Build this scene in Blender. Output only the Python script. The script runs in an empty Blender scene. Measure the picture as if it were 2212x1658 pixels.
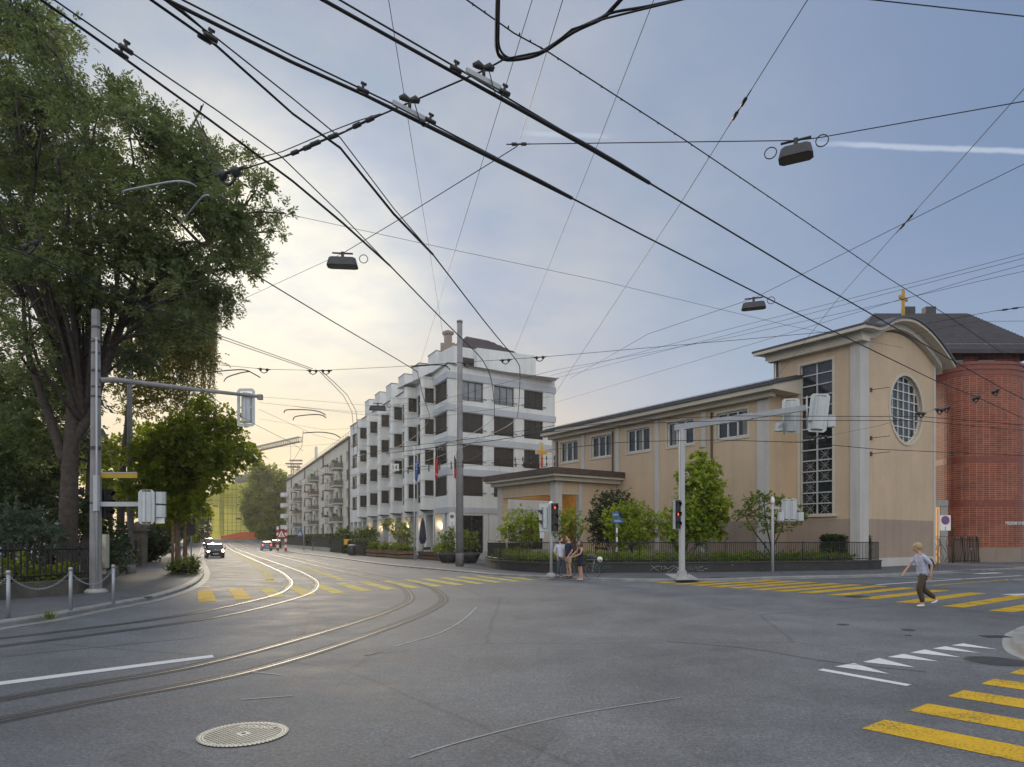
import bpy, bmesh, math, random
import numpy as np
from mathutils import Vector, Matrix, geometry
SC = bpy.context.scene
COL = SC.collection
RND = random.Random(7)
R = math.radians
# ---------------------------------------------------------------- survey helpers
F_, CX_, HY_, EYE = 1440.0, 1106.0, 1164.0, 1.8
def W(px, py, Y):
    return Vector(((px-CX_)/F_*Y, Y, EYE+(HY_-py)/F_*Y))
def H(px, py, z):
    Y = (z-EYE)*F_/(HY_-py)
    return Vector(((px-CX_)/F_*Y, Y, z))
def G(px, py, z=0.0):
    return H(px, py, z)
NV, AV = Vector((.909, .418, 0)), Vector((-.418, .909, 0))     # street frame: across, along
def S(n, s, z=0.0):
    return NV*n+AV*s+Vector((0, 0, z))
def gz(Y):                                                    # the far road climbs gently
    if Y < 110: return 0.0
    return min(2.0, (Y-110)/120*2.0)
# ---------------------------------------------------------------- mesh builder
class MB:
    def __init__(s, M=None):
        s.v = []; s.f = []; s.fm = []; s.uv = {}; s.M = M; s.m = 0; s.sm = []
    def P(s, p):
        p = Vector(p)
        if s.M is not None: p = s.M @ p
        s.v.append(p); return len(s.v)-1
    def face(s, idx, uv=None, smooth=False):
        s.f.append(tuple(idx)); s.fm.append(s.m); s.sm.append(smooth)
        if uv: s.uv[len(s.f)-1] = uv
    def quad(s, a, b, c, d, uv=None):
        s.face([s.P(a), s.P(b), s.P(c), s.P(d)], uv)
    def poly(s, pts):
        s.face([s.P(p) for p in pts])
    def box(s, x0, x1, y0, y1, z0, z1, rot=None, bev=0):
        c = [(x0,y0,z0),(x1,y0,z0),(x1,y1,z0),(x0,y1,z0),(x0,y0,z1),(x1,y0,z1),(x1,y1,z1),(x0,y1,z1)]
        if rot is not None: c = [rot @ Vector(p) for p in c]
        i = [s.P(p) for p in c]
        for q in ((3,2,1,0),(4,5,6,7),(0,1,5,4),(1,2,6,5),(2,3,7,6),(3,0,4,7)):
            s.face([i[k] for k in q])
    def prism(s, pts, z0, z1, top=True, bottom=True, smooth=False):
        n = len(pts)
        a = [s.P((p[0],p[1],z0)) for p in pts]; b = [s.P((p[0],p[1],z1)) for p in pts]
        for k in range(n):
            j = (k+1) % n
            s.face([a[k], a[j], b[j], b[k]], None, smooth)
        if top or bottom:
            for tri in geometry.tessellate_polygon([[Vector((p[0],p[1],0)) for p in pts]]):
                v = [Vector((pts[t][0],pts[t][1],0)) for t in tri]
                t3 = list(tri)
                if (v[1]-v[0]).cross(v[2]-v[0]).z < 0: t3.reverse()
                if top: s.face([b[t] for t in t3])
                if bottom: s.face([a[t] for t in reversed(t3)])
    def extrude(s, prof, a, b, xdir, zdir=Vector((0,0,1)), caps=True, smooth=False):
        """closed 2-D profile (x,z) swept from a to b"""
        a, b = Vector(a), Vector(b)
        A = [s.P(a+xdir*p[0]+zdir*p[1]) for p in prof]; B = [s.P(b+xdir*p[0]+zdir*p[1]) for p in prof]
        n = len(prof)
        for k in range(n):
            j = (k+1) % n
            s.face([A[k], A[j], B[j], B[k]], None, smooth)
        if caps:
            for tri in geometry.tessellate_polygon([[Vector((p[0],p[1],0)) for p in prof]]):
                s.face([A[t] for t in tri]); s.face([B[t] for t in reversed(tri)])
    def tube(s, pts, r, n=6, cap=True, smooth=True):
        pts = [Vector(p) for p in pts]
        if len(pts) < 2: return
        rr = r if isinstance(r, (list, tuple)) else [r]*len(pts)
        up = Vector((0,0,1)); rings = []
        prev = None
        for k, p in enumerate(pts):
            d = (pts[min(k+1,len(pts)-1)]-pts[max(k-1,0)])
            if d.length < 1e-9: d = Vector((0,0,1))
            d.normalize()
            if prev is None:
                x = d.cross(up)
                if x.length < .05: x = d.cross(Vector((1,0,0)))
            else:
                x = prev - d*prev.dot(d)
                if x.length < 1e-4: x = d.cross(up)
            x.normalize(); prev = x
            y = d.cross(x)
            rings.append([s.P(p+(x*math.cos(2*math.pi*j/n)+y*math.sin(2*math.pi*j/n))*rr[k]) for j in range(n)])
        for k in range(len(rings)-1):
            for j in range(n):
                q = (j+1) % n
                s.face([rings[k][j], rings[k+1][j], rings[k+1][q], rings[k][q]], None, smooth)
        if cap:
            s.face(list(rings[0])); s.face(list(reversed(rings[-1])))
    def cyl(s, c, r, z0, z1, n=16, r2=None, smooth=True):
        c = Vector((c[0],c[1],0))
        s.tube([c+Vector((0,0,z0)), c+Vector((0,0,z1))], [r, r if r2 is None else r2], n, True, smooth)
    def lathe(s, c, prof, n=16, smooth=True, axis=None):
        """profile of (r,z) about a vertical axis through c"""
        c = Vector(c); rings = []
        for (r, z) in prof:
            rings.append([s.P(c+Vector((r*math.cos(2*math.pi*j/n), r*math.sin(2*math.pi*j/n), z))) for j in range(n)])
        for k in range(len(rings)-1):
            for j in range(n):
                q = (j+1) % n
                s.face([rings[k][j], rings[k][q], rings[k+1][q], rings[k+1][j]], None, smooth)
        s.face(list(reversed(rings[0]))); s.face(rings[-1])
    def ball(s, c, rx, ry=None, rz=None, n=10, m=7, rot=None):
        ry = rx if ry is None else ry; rz = rx if rz is None else rz
        c = Vector(c); rings = []
        for i in range(1, m):
            t = math.pi*i/m
            ring = []
            for j in range(n):
                a = 2*math.pi*j/n
                p = Vector((rx*math.sin(t)*math.cos(a), ry*math.sin(t)*math.sin(a), rz*math.cos(t)))
                if rot is not None: p = rot @ p
                ring.append(s.P(c+p))
            rings.append(ring)
        tp = Vector((0,0,rz)); bt = Vector((0,0,-rz))
        if rot is not None: tp = rot @ tp; bt = rot @ bt
        t = s.P(c+tp); b = s.P(c+bt)
        for j in range(n):
            q = (j+1) % n
            s.face([t, rings[0][j], rings[0][q]], None, True)
            s.face([b, rings[-1][q], rings[-1][j]], None, True)
            for k in range(len(rings)-1):
                s.face([rings[k][j], rings[k+1][j], rings[k+1][q], rings[k][q]], None, True)
    def split(s, name, mat, parent):
        """every connected piece becomes an object of its own"""
        par = list(range(len(s.v)))
        def find(a):
            while par[a] != a: par[a] = par[par[a]]; a = par[a]
            return a
        for f in s.f:
            r = find(f[0])
            for i in f[1:]: par[find(i)] = r
        groups = {}
        for k, f in enumerate(s.f): groups.setdefault(find(f[0]), []).append(k)
        out = []
        for fs in groups.values():
            b = MB(); mp = {}
            for k in fs:
                idx = []
                for i in s.f[k]:
                    if i not in mp: mp[i] = len(b.v); b.v.append(s.v[i])
                    idx.append(mp[i])
                b.f.append(tuple(idx)); b.fm.append(s.fm[k]); b.sm.append(s.sm[k])
                if k in s.uv: b.uv[len(b.f)-1] = s.uv[k]
            out.append(b.build(name, mat, parent))
        return out
    def build(s, name, mat, parent=None, bevel=0.0, fix=False):
        me = bpy.data.meshes.new(name)
        off = ROOT.get(parent.name, Vector((0,0,0))) if parent is not None else Vector((0,0,0))
        me.from_pydata([tuple(p-off) for p in s.v], [], s.f)
        mats = mat if isinstance(mat, (list, tuple)) else [mat]
        for m in mats: me.materials.append(m)
        if len(mats) > 1: me.polygons.foreach_set('material_index', s.fm)
        me.polygons.foreach_set('use_smooth', s.sm)
        if s.uv:
            ul = me.uv_layers.new(name='UVMap')
            for fi, uvs in s.uv.items():
                for li, uv in zip(me.polygons[fi].loop_indices, uvs): ul.data[li].uv = uv
        if bevel > 0:
            bm = bmesh.new(); bm.from_mesh(me)
            bmesh.ops.remove_doubles(bm, verts=bm.verts, dist=1e-5)
            ed = [e for e in bm.edges if len(e.link_faces) == 2 and e.calc_face_angle(0) > .5]
            bmesh.ops.bevel(bm, geom=ed, offset=bevel, segments=2, affect='EDGES', clamp_overlap=True)
            bm.to_mesh(me); bm.free()
        me.update()
        o = bpy.data.objects.new(name, me); COL.objects.link(o)
        if parent is not None:
            o.parent = parent; ROOT[o.name] = off
        return o
ROOT = {}
def tag(o, label=None, cat=None, group=None, kind=None):
    if label: o['label'] = label
    if cat: o['category'] = cat
    if group: o['group'] = group
    if kind: o['kind'] = kind
    return o
def thing(name, loc, label, cat, group=None):
    o = bpy.data.objects.new(name, None); COL.objects.link(o)
    o.location = loc; o.empty_display_size = .2
    ROOT[o.name] = Vector(loc)
    return tag(o, label, cat, group)
def local(name, label, cat, group=None):
    """a thing modelled about the origin, placed later with put()"""
    o = bpy.data.objects.new(name, None); COL.objects.link(o)
    ROOT[o.name] = Vector((0,0,0))
    return tag(o, label, cat, group)
def put(o, loc, rz=0, sc=1.0):
    o.location = loc; o.rotation_euler = (0,0,rz); o.scale = (sc,sc,sc); return o
def copy_tree(o, label=None, parent=None):
    c = o.copy(); COL.objects.link(c)
    if parent is not None: c.parent = parent
    ROOT[c.name] = ROOT.get(o.name, Vector((0,0,0)))
    if label: c['label'] = label
    for ch in list(o.children): copy_tree(ch, None, c)
    return c
def struct(o):
    o['kind'] = 'structure'; return o
def frame(o, ex, ey=None):
    ex = Vector(ex).normalized()
    ey = Vector((-ex.y, ex.x, 0)) if ey is None else Vector(ey).normalized()
    M = Matrix.Identity(4)
    for i in range(3):
        M[i][0] = ex[i]; M[i][1] = ey[i]; M[i][2] = (0,0,1)[i]; M[i][3] = o[i]
    return M
def wall(mb, u0, u1, z0, z1, holes=(), depth=.2, v=0.0):
    """front face at v (outside is -v) with rectangular holes and their reveals"""
    us = sorted({u0,u1}|{h[0] for h in holes}|{h[1] for h in holes})
    zs = sorted({z0,z1}|{h[2] for h in holes}|{h[3] for h in holes})
    us = [u for u in us if u0-1e-6 <= u <= u1+1e-6]; zs = [z for z in zs if z0-1e-6 <= z <= z1+1e-6]
    for a, b in zip(us, us[1:]):
        run = None
        for c, d in zip(zs, zs[1:]):
            mu, mz = (a+b)/2, (c+d)/2
            if any(h[0] < mu < h[1] and h[2] < mz < h[3] for h in holes):
                if run: mb.quad((a,v,run[0]),(b,v,run[0]),(b,v,run[1]),(a,v,run[1])); run = None
            else:
                run = (run[0] if run else c, d)
        if run: mb.quad((a,v,run[0]),(b,v,run[0]),(b,v,run[1]),(a,v,run[1]))
    for (a,b,c,d) in [h[:4] for h in holes]:
        e = v+depth
        mb.quad((a,v,c),(a,e,c),(a,e,d),(a,v,d)); mb.quad((b,e,c),(b,v,c),(b,v,d),(b,e,d))
        mb.quad((a,v,d),(a,e,d),(b,e,d),(b,v,d)); mb.quad((a,e,c),(a,v,c),(b,v,c),(b,e,c))
def spline(pts, n=8):
    pts = [Vector(p) for p in pts]; out = []
    for i in range(len(pts)-1):
        p0 = pts[max(i-1,0)]; p1 = pts[i]; p2 = pts[i+1]; p3 = pts[min(i+2,len(pts)-1)]
        for k in range(n):
            t = k/n
            out.append(.5*((2*p1)+(p2-p0)*t+(2*p0-5*p1+4*p2-p3)*t*t+(3*p1-p0-3*p2+p3)*t**3))
    out.append(pts[-1]); return out
def offset_line(pts, d):
    """left-hand offset of a ground polyline"""
    out = []
    for i, p in enumerate(pts):
        t = pts[min(i+1,len(pts)-1)]-pts[max(i-1,0)]; t.z = 0; t.normalize()
        out.append(p+Vector((-t.y, t.x, 0))*d)
    return out
def strip(mb, pts, d0, d1, z0, z1=None):
    """flat ribbon between two offsets of a polyline"""
    a = offset_line(pts, d0); b = offset_line(pts, d1)
    for k in range(len(pts)-1):
        za = z0; zb = z0 if z1 is None else z1
        q = [(a[k].x,a[k].y,a[k].z+za),(a[k+1].x,a[k+1].y,a[k+1].z+za),(b[k+1].x,b[k+1].y,b[k+1].z+zb),(b[k].x,b[k].y,b[k].z+zb)]
        if d1 < d0: q.reverse()
        mb.quad(*q)
# ---------------------------------------------------------------- materials
def nodes(name):
    m = bpy.data.materials.new(name); m.use_nodes = True
    nt = m.node_tree; b = nt.nodes['Principled BSDF']
    return m, nt, b
def N(nt, t, **kw):
    n = nt.nodes.new(t)
    for k, v in kw.items():
        if k in n.inputs.keys() and not hasattr(n, k): n.inputs[k].default_value = v
        else: setattr(n, k, v)
    return n
def ramp(nt, stops):
    r = nt.nodes.new('ShaderNodeValToRGB'); e = r.color_ramp.elements
    while len(e) < len(stops): e.new(.5)
    for i, (p, c) in enumerate(stops):
        e[i].position = p; e[i].color = (*c, 1) if len(c) == 3 else c
    return r
def mix(nt, fac, a, b, mode='MIX'):
    m = nt.nodes.new('ShaderNodeMix'); m.data_type = 'RGBA'; m.blend_type = mode
    for sock, val in ((0, fac), (6, a), (7, b)):
        if hasattr(val, 'is_linked'): nt.links.new(val, m.inputs[sock])
        elif sock == 0: m.inputs[0].default_value = val
        else: m.inputs[sock].default_value = (*val, 1)
    return m.outputs[2]
def noise(nt, scale, detail=4, rough=.55, coord='Object', vec=None):
    n = nt.nodes.new('ShaderNodeTexNoise'); n.inputs['Scale'].default_value = scale
    n.inputs['Detail'].default_value = detail; n.inputs['Roughness'].default_value = rough
    if vec is None:
        tc = nt.nodes.new('ShaderNodeTexCoord'); vec = tc.outputs[coord]
    nt.links.new(vec, n.inputs['Vector']); return n.outputs['Fac']
def bump(nt, b, h, strength=.3, dist=.01):
    n = nt.nodes.new('ShaderNodeBump'); n.inputs['Strength'].default_value = strength; n.inputs['Distance'].default_value = dist
    nt.links.new(h, n.inputs['Height']); nt.links.new(n.outputs['Normal'], b.inputs['Normal'])
def sc3(c, k): return tuple(max(0, min(1, x*k)) for x in c)
def pm(name, col, rough=.7, metal=0.0, var=.15, scale=2.5, bmp=0.0, bsc=60, spec=.5, emit=None, fine=.06, fsc=30):
    m, nt, b = nodes(name)
    f = noise(nt, scale, 5, .6)
    r = ramp(nt, [(.3, sc3(col, 1-var)), (.7, sc3(col, 1+var))]); nt.links.new(f, r.inputs[0])
    f2 = noise(nt, fsc, 3, .6)
    r2 = ramp(nt, [(.3, (1-fine,)*3), (.7, (1+fine,)*3)]); nt.links.new(f2, r2.inputs[0])
    nt.links.new(mix(nt, 1.0, r.outputs[0], r2.outputs[0], 'MULTIPLY'), b.inputs['Base Color'])
    b.inputs['Roughness'].default_value = rough; b.inputs['Metallic'].default_value = metal
    b.inputs['Specular IOR Level'].default_value = spec
    if bmp: bump(nt, b, noise(nt, bsc, 4, .6), bmp, .01)
    if emit:
        b.inputs['Emission Color'].default_value = (*emit[:3], 1); b.inputs['Emission Strength'].default_value = emit[3]
    return m
def stucco(name, col, streak=.1):
    m, nt, b = nodes(name)
    tc = nt.nodes.new('ShaderNodeTexCoord')
    big = noise(nt, .35, 5, .6); fine = noise(nt, 9, 6, .7)
    mp = N(nt, 'ShaderNodeMapping'); mp.inputs['Scale'].default_value = (2.2, 2.2, .12)
    nt.links.new(tc.outputs['Object'], mp.inputs['Vector'])
    st = noise(nt, 1.0, 4, .6, vec=mp.outputs[0])
    r1 = ramp(nt, [(.3, sc3(col,.9)), (.7, sc3(col,1.08))]); nt.links.new(big, r1.inputs[0])
    r2 = ramp(nt, [(.3, (.93,)*3), (.7, (1.04,)*3)]); nt.links.new(fine, r2.inputs[0])
    r3 = ramp(nt, [(.28, (1-streak,)*3), (.5, (1,)*3)]); nt.links.new(st, r3.inputs[0])
    c = mix(nt, 1, r1.outputs[0], r2.outputs[0], 'MULTIPLY'); c = mix(nt, 1, c, r3.outputs[0], 'MULTIPLY')
    nt.links.new(c, b.inputs['Base Color']); b.inputs['Roughness'].default_value = .85; b.inputs['Specular IOR Level'].default_value = .25
    bump(nt, b, noise(nt, 55, 4, .6), .25, .01)
    return m
def leafmat(name, cols, trans=.35, rough=.5):
    """leaf colours differ from leaf to leaf (random per island)"""
    m = bpy.data.materials.new(name); m.use_nodes = True; nt = m.node_tree
    b = nt.nodes['Principled BSDF']; out = nt.nodes['Material Output']
    g = nt.nodes.new('ShaderNodeNewGeometry')
    r = ramp(nt, [(i/(len(cols)-1), c) for i, c in enumerate(cols)])
    nt.links.new(g.outputs['Random Per Island'], r.inputs[0])
    big = noise(nt, .6, 3, .6); rb = ramp(nt, [(.3, (.72,.78,.7)), (.7, (1.15,1.12,1.0))]); nt.links.new(big, rb.inputs[0])
    c = mix(nt, 1, r.outputs[0], rb.outputs[0], 'MULTIPLY')
    nt.links.new(c, b.inputs['Base Color']); b.inputs['Roughness'].default_value = rough; b.inputs['Specular IOR Level'].default_value = .35
    t = nt.nodes.new('ShaderNodeBsdfTranslucent')
    hs = nt.nodes.new('ShaderNodeHueSaturation'); hs.inputs['Hue'].default_value = .475; hs.inputs['Saturation'].default_value = 1.15; hs.inputs['Value'].default_value = 1.5
    nt.links.new(c, hs.inputs['Color']); nt.links.new(hs.outputs[0], t.inputs['Color'])
    mx = nt.nodes.new('ShaderNodeMixShader'); mx.inputs[0].default_value = trans
    nt.links.new(b.outputs[0], mx.inputs[1]); nt.links.new(t.outputs[0], mx.inputs[2]); nt.links.new(mx.outputs[0], out.inputs['Surface'])
    return m
def emat(name, col, strength):
    m, nt, b = nodes(name)
    b.inputs['Base Color'].default_value = (*col, 1)
    b.inputs['Emission Color'].default_value = (*col, 1); b.inputs['Emission Strength'].default_value = strength
    return m
def glassmat(name, col=(.02,.023,.026), rough=.03, var=.5):
    m, nt, b = nodes(name)
    f = noise(nt, .9, 3, .6); r = ramp(nt, [(.35, sc3(col,1-var)), (.65, sc3(col,1+var))]); nt.links.new(f, r.inputs[0])
    nt.links.new(r.outputs[0], b.inputs['Base Color']); b.inputs['Roughness'].default_value = rough
    b.inputs['IOR'].default_value = 1.5; b.inputs['Specular IOR Level'].default_value = .7
    bump(nt, b, noise(nt, 1.3, 2, .5), .04, .02)
    return m
M = {}
def asphalt(name, base, patch=.22, dark=None):
    m, nt, b = nodes(name)
    sp0 = noise(nt, 95, 3, .75); gr = noise(nt, 26, 5, .8); md = noise(nt, 6, 5, .65); bg = noise(nt, .22, 6, .6); bg2 = noise(nt, .9, 5, .6)
    mm = nt.nodes.new('ShaderNodeMix'); mm.data_type = 'FLOAT'; mm.inputs[0].default_value = .5; nt.links.new(sp0, mm.inputs[2]); nt.links.new(gr, mm.inputs[3]); sp = mm.outputs[0]
    r0 = ramp(nt, [(.39, sc3(base,.42)), (.5, base), (.61, sc3(base,1.85))]); nt.links.new(sp, r0.inputs[0])
    r1 = ramp(nt, [(.32, (1-patch,)*3), (.68, (1+patch,)*3)]); nt.links.new(bg, r1.inputs[0])
    r2 = ramp(nt, [(.35, (.88,)*3), (.65, (1.1,)*3)]); nt.links.new(md, r2.inputs[0])
    r3 = ramp(nt, [(.38, (.85,.85,.86)), (.6, (1.05,)*3)]); nt.links.new(bg2, r3.inputs[0])
    c = mix(nt, 1, r0.outputs[0], r1.outputs[0], 'MULTIPLY'); c = mix(nt, 1, c, r2.outputs[0], 'MULTIPLY'); c = mix(nt, 1, c, r3.outputs[0], 'MULTIPLY')
    # cracks and sealed seams
    tc = nt.nodes.new('ShaderNodeTexCoord')
    vw = N(nt, 'ShaderNodeMix'); vw.data_type = 'RGBA'; vw.inputs[0].default_value = .12
    nz = nt.nodes.new('ShaderNodeTexNoise'); nz.inputs['Scale'].default_value = 1.5; nz.inputs['Detail'].default_value = 5
    nt.links.new(tc.outputs['Object'], nz.inputs['Vector'])
    nt.links.new(tc.outputs['Object'], vw.inputs[6]); nt.links.new(nz.outputs['Color'], vw.inputs[7])
    vo = nt.nodes.new('ShaderNodeTexVoronoi'); vo.feature = 'DISTANCE_TO_EDGE'; vo.inputs['Scale'].default_value = .17
    nt.links.new(vw.outputs[2], vo.inputs['Vector'])
    cr = ramp(nt, [(.0, (.72,)*3), (.004, (.86,)*3), (.008, (1,)*3)]); nt.links.new(vo.outputs['Distance'], cr.inputs[0])
    c = mix(nt, 1, c, cr.outputs[0], 'MULTIPLY')
    nt.links.new(c, b.inputs['Base Color'])
    rr = ramp(nt, [(.3, (.72,)*3), (.7, (.88,)*3)]); nt.links.new(bg2, rr.inputs[0]); nt.links.new(rr.outputs[0], b.inputs['Roughness'])
    b.inputs['Specular IOR Level'].default_value = .35
    bump(nt, b, sp, .6, .008)
    return m
def paint(name, col, under=(.06,.06,.065), wear=.42, sc=70):
    m, nt, b = nodes(name)
    f = noise(nt, sc, 4, .75); g = noise(nt, 1.6, 5, .65)
    mth = nt.nodes.new('ShaderNodeMath'); mth.operation = 'MULTIPLY_ADD'; mth.inputs[1].default_value = .55
    nt.links.new(g, mth.inputs[0]); nt.links.new(f, mth.inputs[2])
    r = ramp(nt, [(wear+.18, under), (wear+.27, sc3(col,.85)), (wear+.45, col)]); nt.links.new(mth.outputs[0], r.inputs[0])
    nt.links.new(r.outputs[0], b.inputs['Base Color']); b.inputs['Roughness'].default_value = .85; b.inputs['Specular IOR Level'].default_value = .2
    bump(nt, b, f, .4, .006)
    return m
M['asphalt'] = asphalt('asphalt', (.118,.124,.134))
M['asphalt_path'] = asphalt('pavement_asphalt', (.10,.103,.112), .15)
M['asphalt_dark'] = asphalt('track_asphalt', (.062,.062,.066), .15)
M['granite'] = pm('granite_kerb', (.24,.24,.235), .75, 0, .25, 1.4, .4, 90, fine=.2, fsc=120)
M['concrete'] = pm('concrete', (.34,.34,.33), .8, 0, .15, 1.2, .3, 60)
M['yellow_paint'] = paint('yellow_marking', (.60,.375,.022), (.13,.105,.05), .47, 34)
M['yellow_worn'] = paint('worn_yellow_marking', (.50,.41,.08), (.10,.10,.09), .475, 40)
M['white_paint'] = paint('white_marking', (.62,.62,.62), (.12,.12,.12), .38, 60)
M['white_worn'] = paint('worn_white_marking', (.30,.30,.30), (.11,.11,.115), .54, 45)
M['faint'] = pm('faint_road_line', (.25,.25,.25), .85, 0, .25, 3, fine=.2, fsc=60)
M['tar'] = pm('tar_seam', (.088,.09,.095), .75, 0, .4, 8)
M['rail'] = pm('rail_steel', (.10,.10,.10), .55, .5, .25, 4)
M['rail_dark'] = pm('rail_groove', (.012,.012,.012), .8)
M['wire'] = pm('wire_black', (.012,.012,.014), .55, .3)
M['wire_thin'] = pm('wire_grey', (.035,.037,.042), .5, .4)
M['insul'] = pm('insulator', (.025,.024,.024), .5, .0)
M['steel'] = pm('galvanised_steel', (.36,.38,.40), .5, .35, .12, 3, fine=.08)
M['steel_light'] = pm('painted_grey_steel', (.42,.44,.46), .55, .0, .08, 2)
M['mast'] = pm('mast_grey', (.24,.235,.24), .65, .0, .22, 1.5, .15, 30)
M['signal_back'] = pm('signal_housing', (.50,.54,.55), .45, 0, .08, 3)
M['signal_black'] = pm('signal_black', (.012,.012,.013), .5)
M['red_on'] = emat('red_signal_lit', (1,.10,.03), 1.8)
M['lens_dark'] = pm('signal_lens_dark', (.03,.015,.012), .25)
M['iron'] = pm('wrought_iron', (.018,.018,.019), .55, .2)
M['white'] = stucco('white_stucco', (.72,.73,.72), .13)
M['white_band'] = stucco('grey_white_band', (.50,.53,.57), .06)
M['cream'] = stucco('cream_stucco', (.62,.60,.52), .1)
M['tan'] = stucco('tan_stucco', (.575,.44,.305), .09)
M['tan_base'] = stucco('tan_plinth', (.375,.295,.235), .12)
M['stone_white'] = stucco('pale_stone', (.54,.52,.49), .12)
M['soffit'] = stucco('pale_cornice', (.58,.53,.44), .05)
M['metalroof'] = pm('zinc_roof', (.085,.087,.095), .5, .3, .15, .8)
M['brownmetal'] = pm('copper_brown_fascia', (.085,.06,.05), .55, .2, .2, 2)
M['glass'] = glassmat('window_glass')
M['glass_sky'] = glassmat('sky_reflection_glass', (.16,.18,.20), .06, .3)  # pale sky reflection painted into the glass colour
M['blind'] = pm('brown_blind', (.033,.029,.027), .6, 0, .15, 6)
M['frame_dark'] = pm('dark_window_frame', (.05,.05,.05), .5)
M['frame_white'] = pm('white_window_frame', (.62,.62,.6), .5)
M['curtain'] = pm('curtain', (.5,.47,.4), .9)
M['black'] = pm('black_plastic', (.012,.012,.012), .5)
M['gold'] = pm('gilded_metal', (.62,.36,.06), .35, .7)
M['wood'] = pm('weathered_timber', (.20,.115,.065), .75, 0, .3, 5, .3, 40)
M['wood_red'] = pm('red_brown_timber', (.12,.045,.03), .7, 0, .25, 5)
M['lamp_grey'] = pm('lamp_housing', (.06,.062,.068), .55, .2)
M['warm'] = emat('warm_lamp', (1.0,.72,.36), 3.5)
M['bark'] = pm('bark', (.062,.05,.042), .9, 0, .4, 6, .8, 30)
M['bark_light'] = pm('young_bark', (.16,.14,.115), .85, 0, .3, 6, .4, 30)
M['blue_sign'] = pm('blue_enamel', (.025,.11,.33), .4, 0, .06)
M['white_sign'] = pm('white_enamel', (.75,.75,.73), .45, 0, .05)
M['red_sign'] = pm('red_enamel', (.42,.02,.02), .4, 0, .06)
M['yellow_sign'] = pm('yellow_enamel', (.40,.26,.02), .5, 0, .06)
M['black_wall'] = pm('dark_render', (.035,.033,.035), .7, 0, .3, 1.5, .3, 50)
def text_mesh(txt, size, name, mat, parent, Mx, extrude=.002, align='LEFT', sx=1.0):
    cu = bpy.data.curves.new(name, 'FONT'); cu.body = txt; cu.size = size; cu.extrude = extrude; cu.align_x = align
    t = bpy.data.objects.new(name, cu); COL.objects.link(t)
    dg = bpy.context.evaluated_depsgraph_get()
    me = bpy.data.meshes.new_from_object(t.evaluated_get(dg))
    bpy.data.objects.remove(t); bpy.data.curves.remove(cu)
    off = ROOT.get(parent.name, Vector((0,0,0)))
    for v in me.vertices:
        v.co = (Mx @ Vector((v.co.x*sx, v.co.y, v.co.z)))-off
    me.materials.clear(); me.materials.append(mat)
    o = bpy.data.objects.new(name, me); COL.objects.link(o); o.parent = parent; ROOT[o.name] = off
    return o
def textM(o, ex, ez=(0,0,1)):
    """matrix whose local x runs along ex and local y runs up along ez"""
    ex = Vector(ex).normalized(); ez = Vector(ez).normalized(); n = ex.cross(ez)
    Mx = Matrix.Identity(4)
    for i in range(3):
        Mx[i][0] = ex[i]; Mx[i][1] = ez[i]; Mx[i][2] = n[i]; Mx[i][3] = o[i]
    return Mx
# ================================================================= GROUND
M['asphalt_dark2'] = asphalt('patch_asphalt', (.104,.108,.116))
mb = MB()
xs = [-420,-200,-120,-60,-30,0,30,60,120,200,420]
ys = [-80,-20,20,60,110,130,150,170,190,210,230,300,1200]
gi = [[mb.P((x, y, gz(y))) for x in xs] for y in ys]
for j in range(len(ys)-1):
    for i in range(len(xs)-1):
        mb.face([gi[j][i], gi[j][i+1], gi[j+1][i+1], gi[j+1][i]])
struct(mb.build('road', M['asphalt']))
def zfix(p, z=0):
    p = Vector(p); p.z = gz(p.y)+z; return p
# kerb lines, travelled near -> far on the near side street, far -> near on the church side
KL = [G(-420,1440), G(-200,1392)] + [G(*p) for p in ((0,1357),(110,1340),(200,1322),(290,1305),(345,1293),(400,1275),(430,1258),(441,1240),(437,1221))] + [zfix(S(-.45,s)) for s in (72,100,140,180,205)]
KR = [zfix(S(10.3,s)) for s in (205,150,115)] + [G(*p) for p in ((632,1195),(732,1208),(832,1222),(1000,1238),(1074,1245),(1285,1254.4),(1390,1257),(1517,1256.6),(1603,1255),(1684,1251.5),(1896,1246.5),(2022,1240),(2212,1230.7),(2420,1222))]
KLs = spline(KL, 5); KRs = spline(KR, 5)
def slab(name, kerb, back, z, mat):
    mb = MB(); pts = list(kerb)+[zfix(b) for b in back]
    for tri in geometry.tessellate_polygon([[Vector((p.x,p.y,0)) for p in pts]]):
        v = [pts[t] for t in tri]
        if (v[1]-v[0]).cross(v[2]-v[0]).z < 0: v.reverse()
        mb.poly([(p.x,p.y,gz(p.y)+z) for p in v])
    return struct(mb.build(name, mat))
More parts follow.
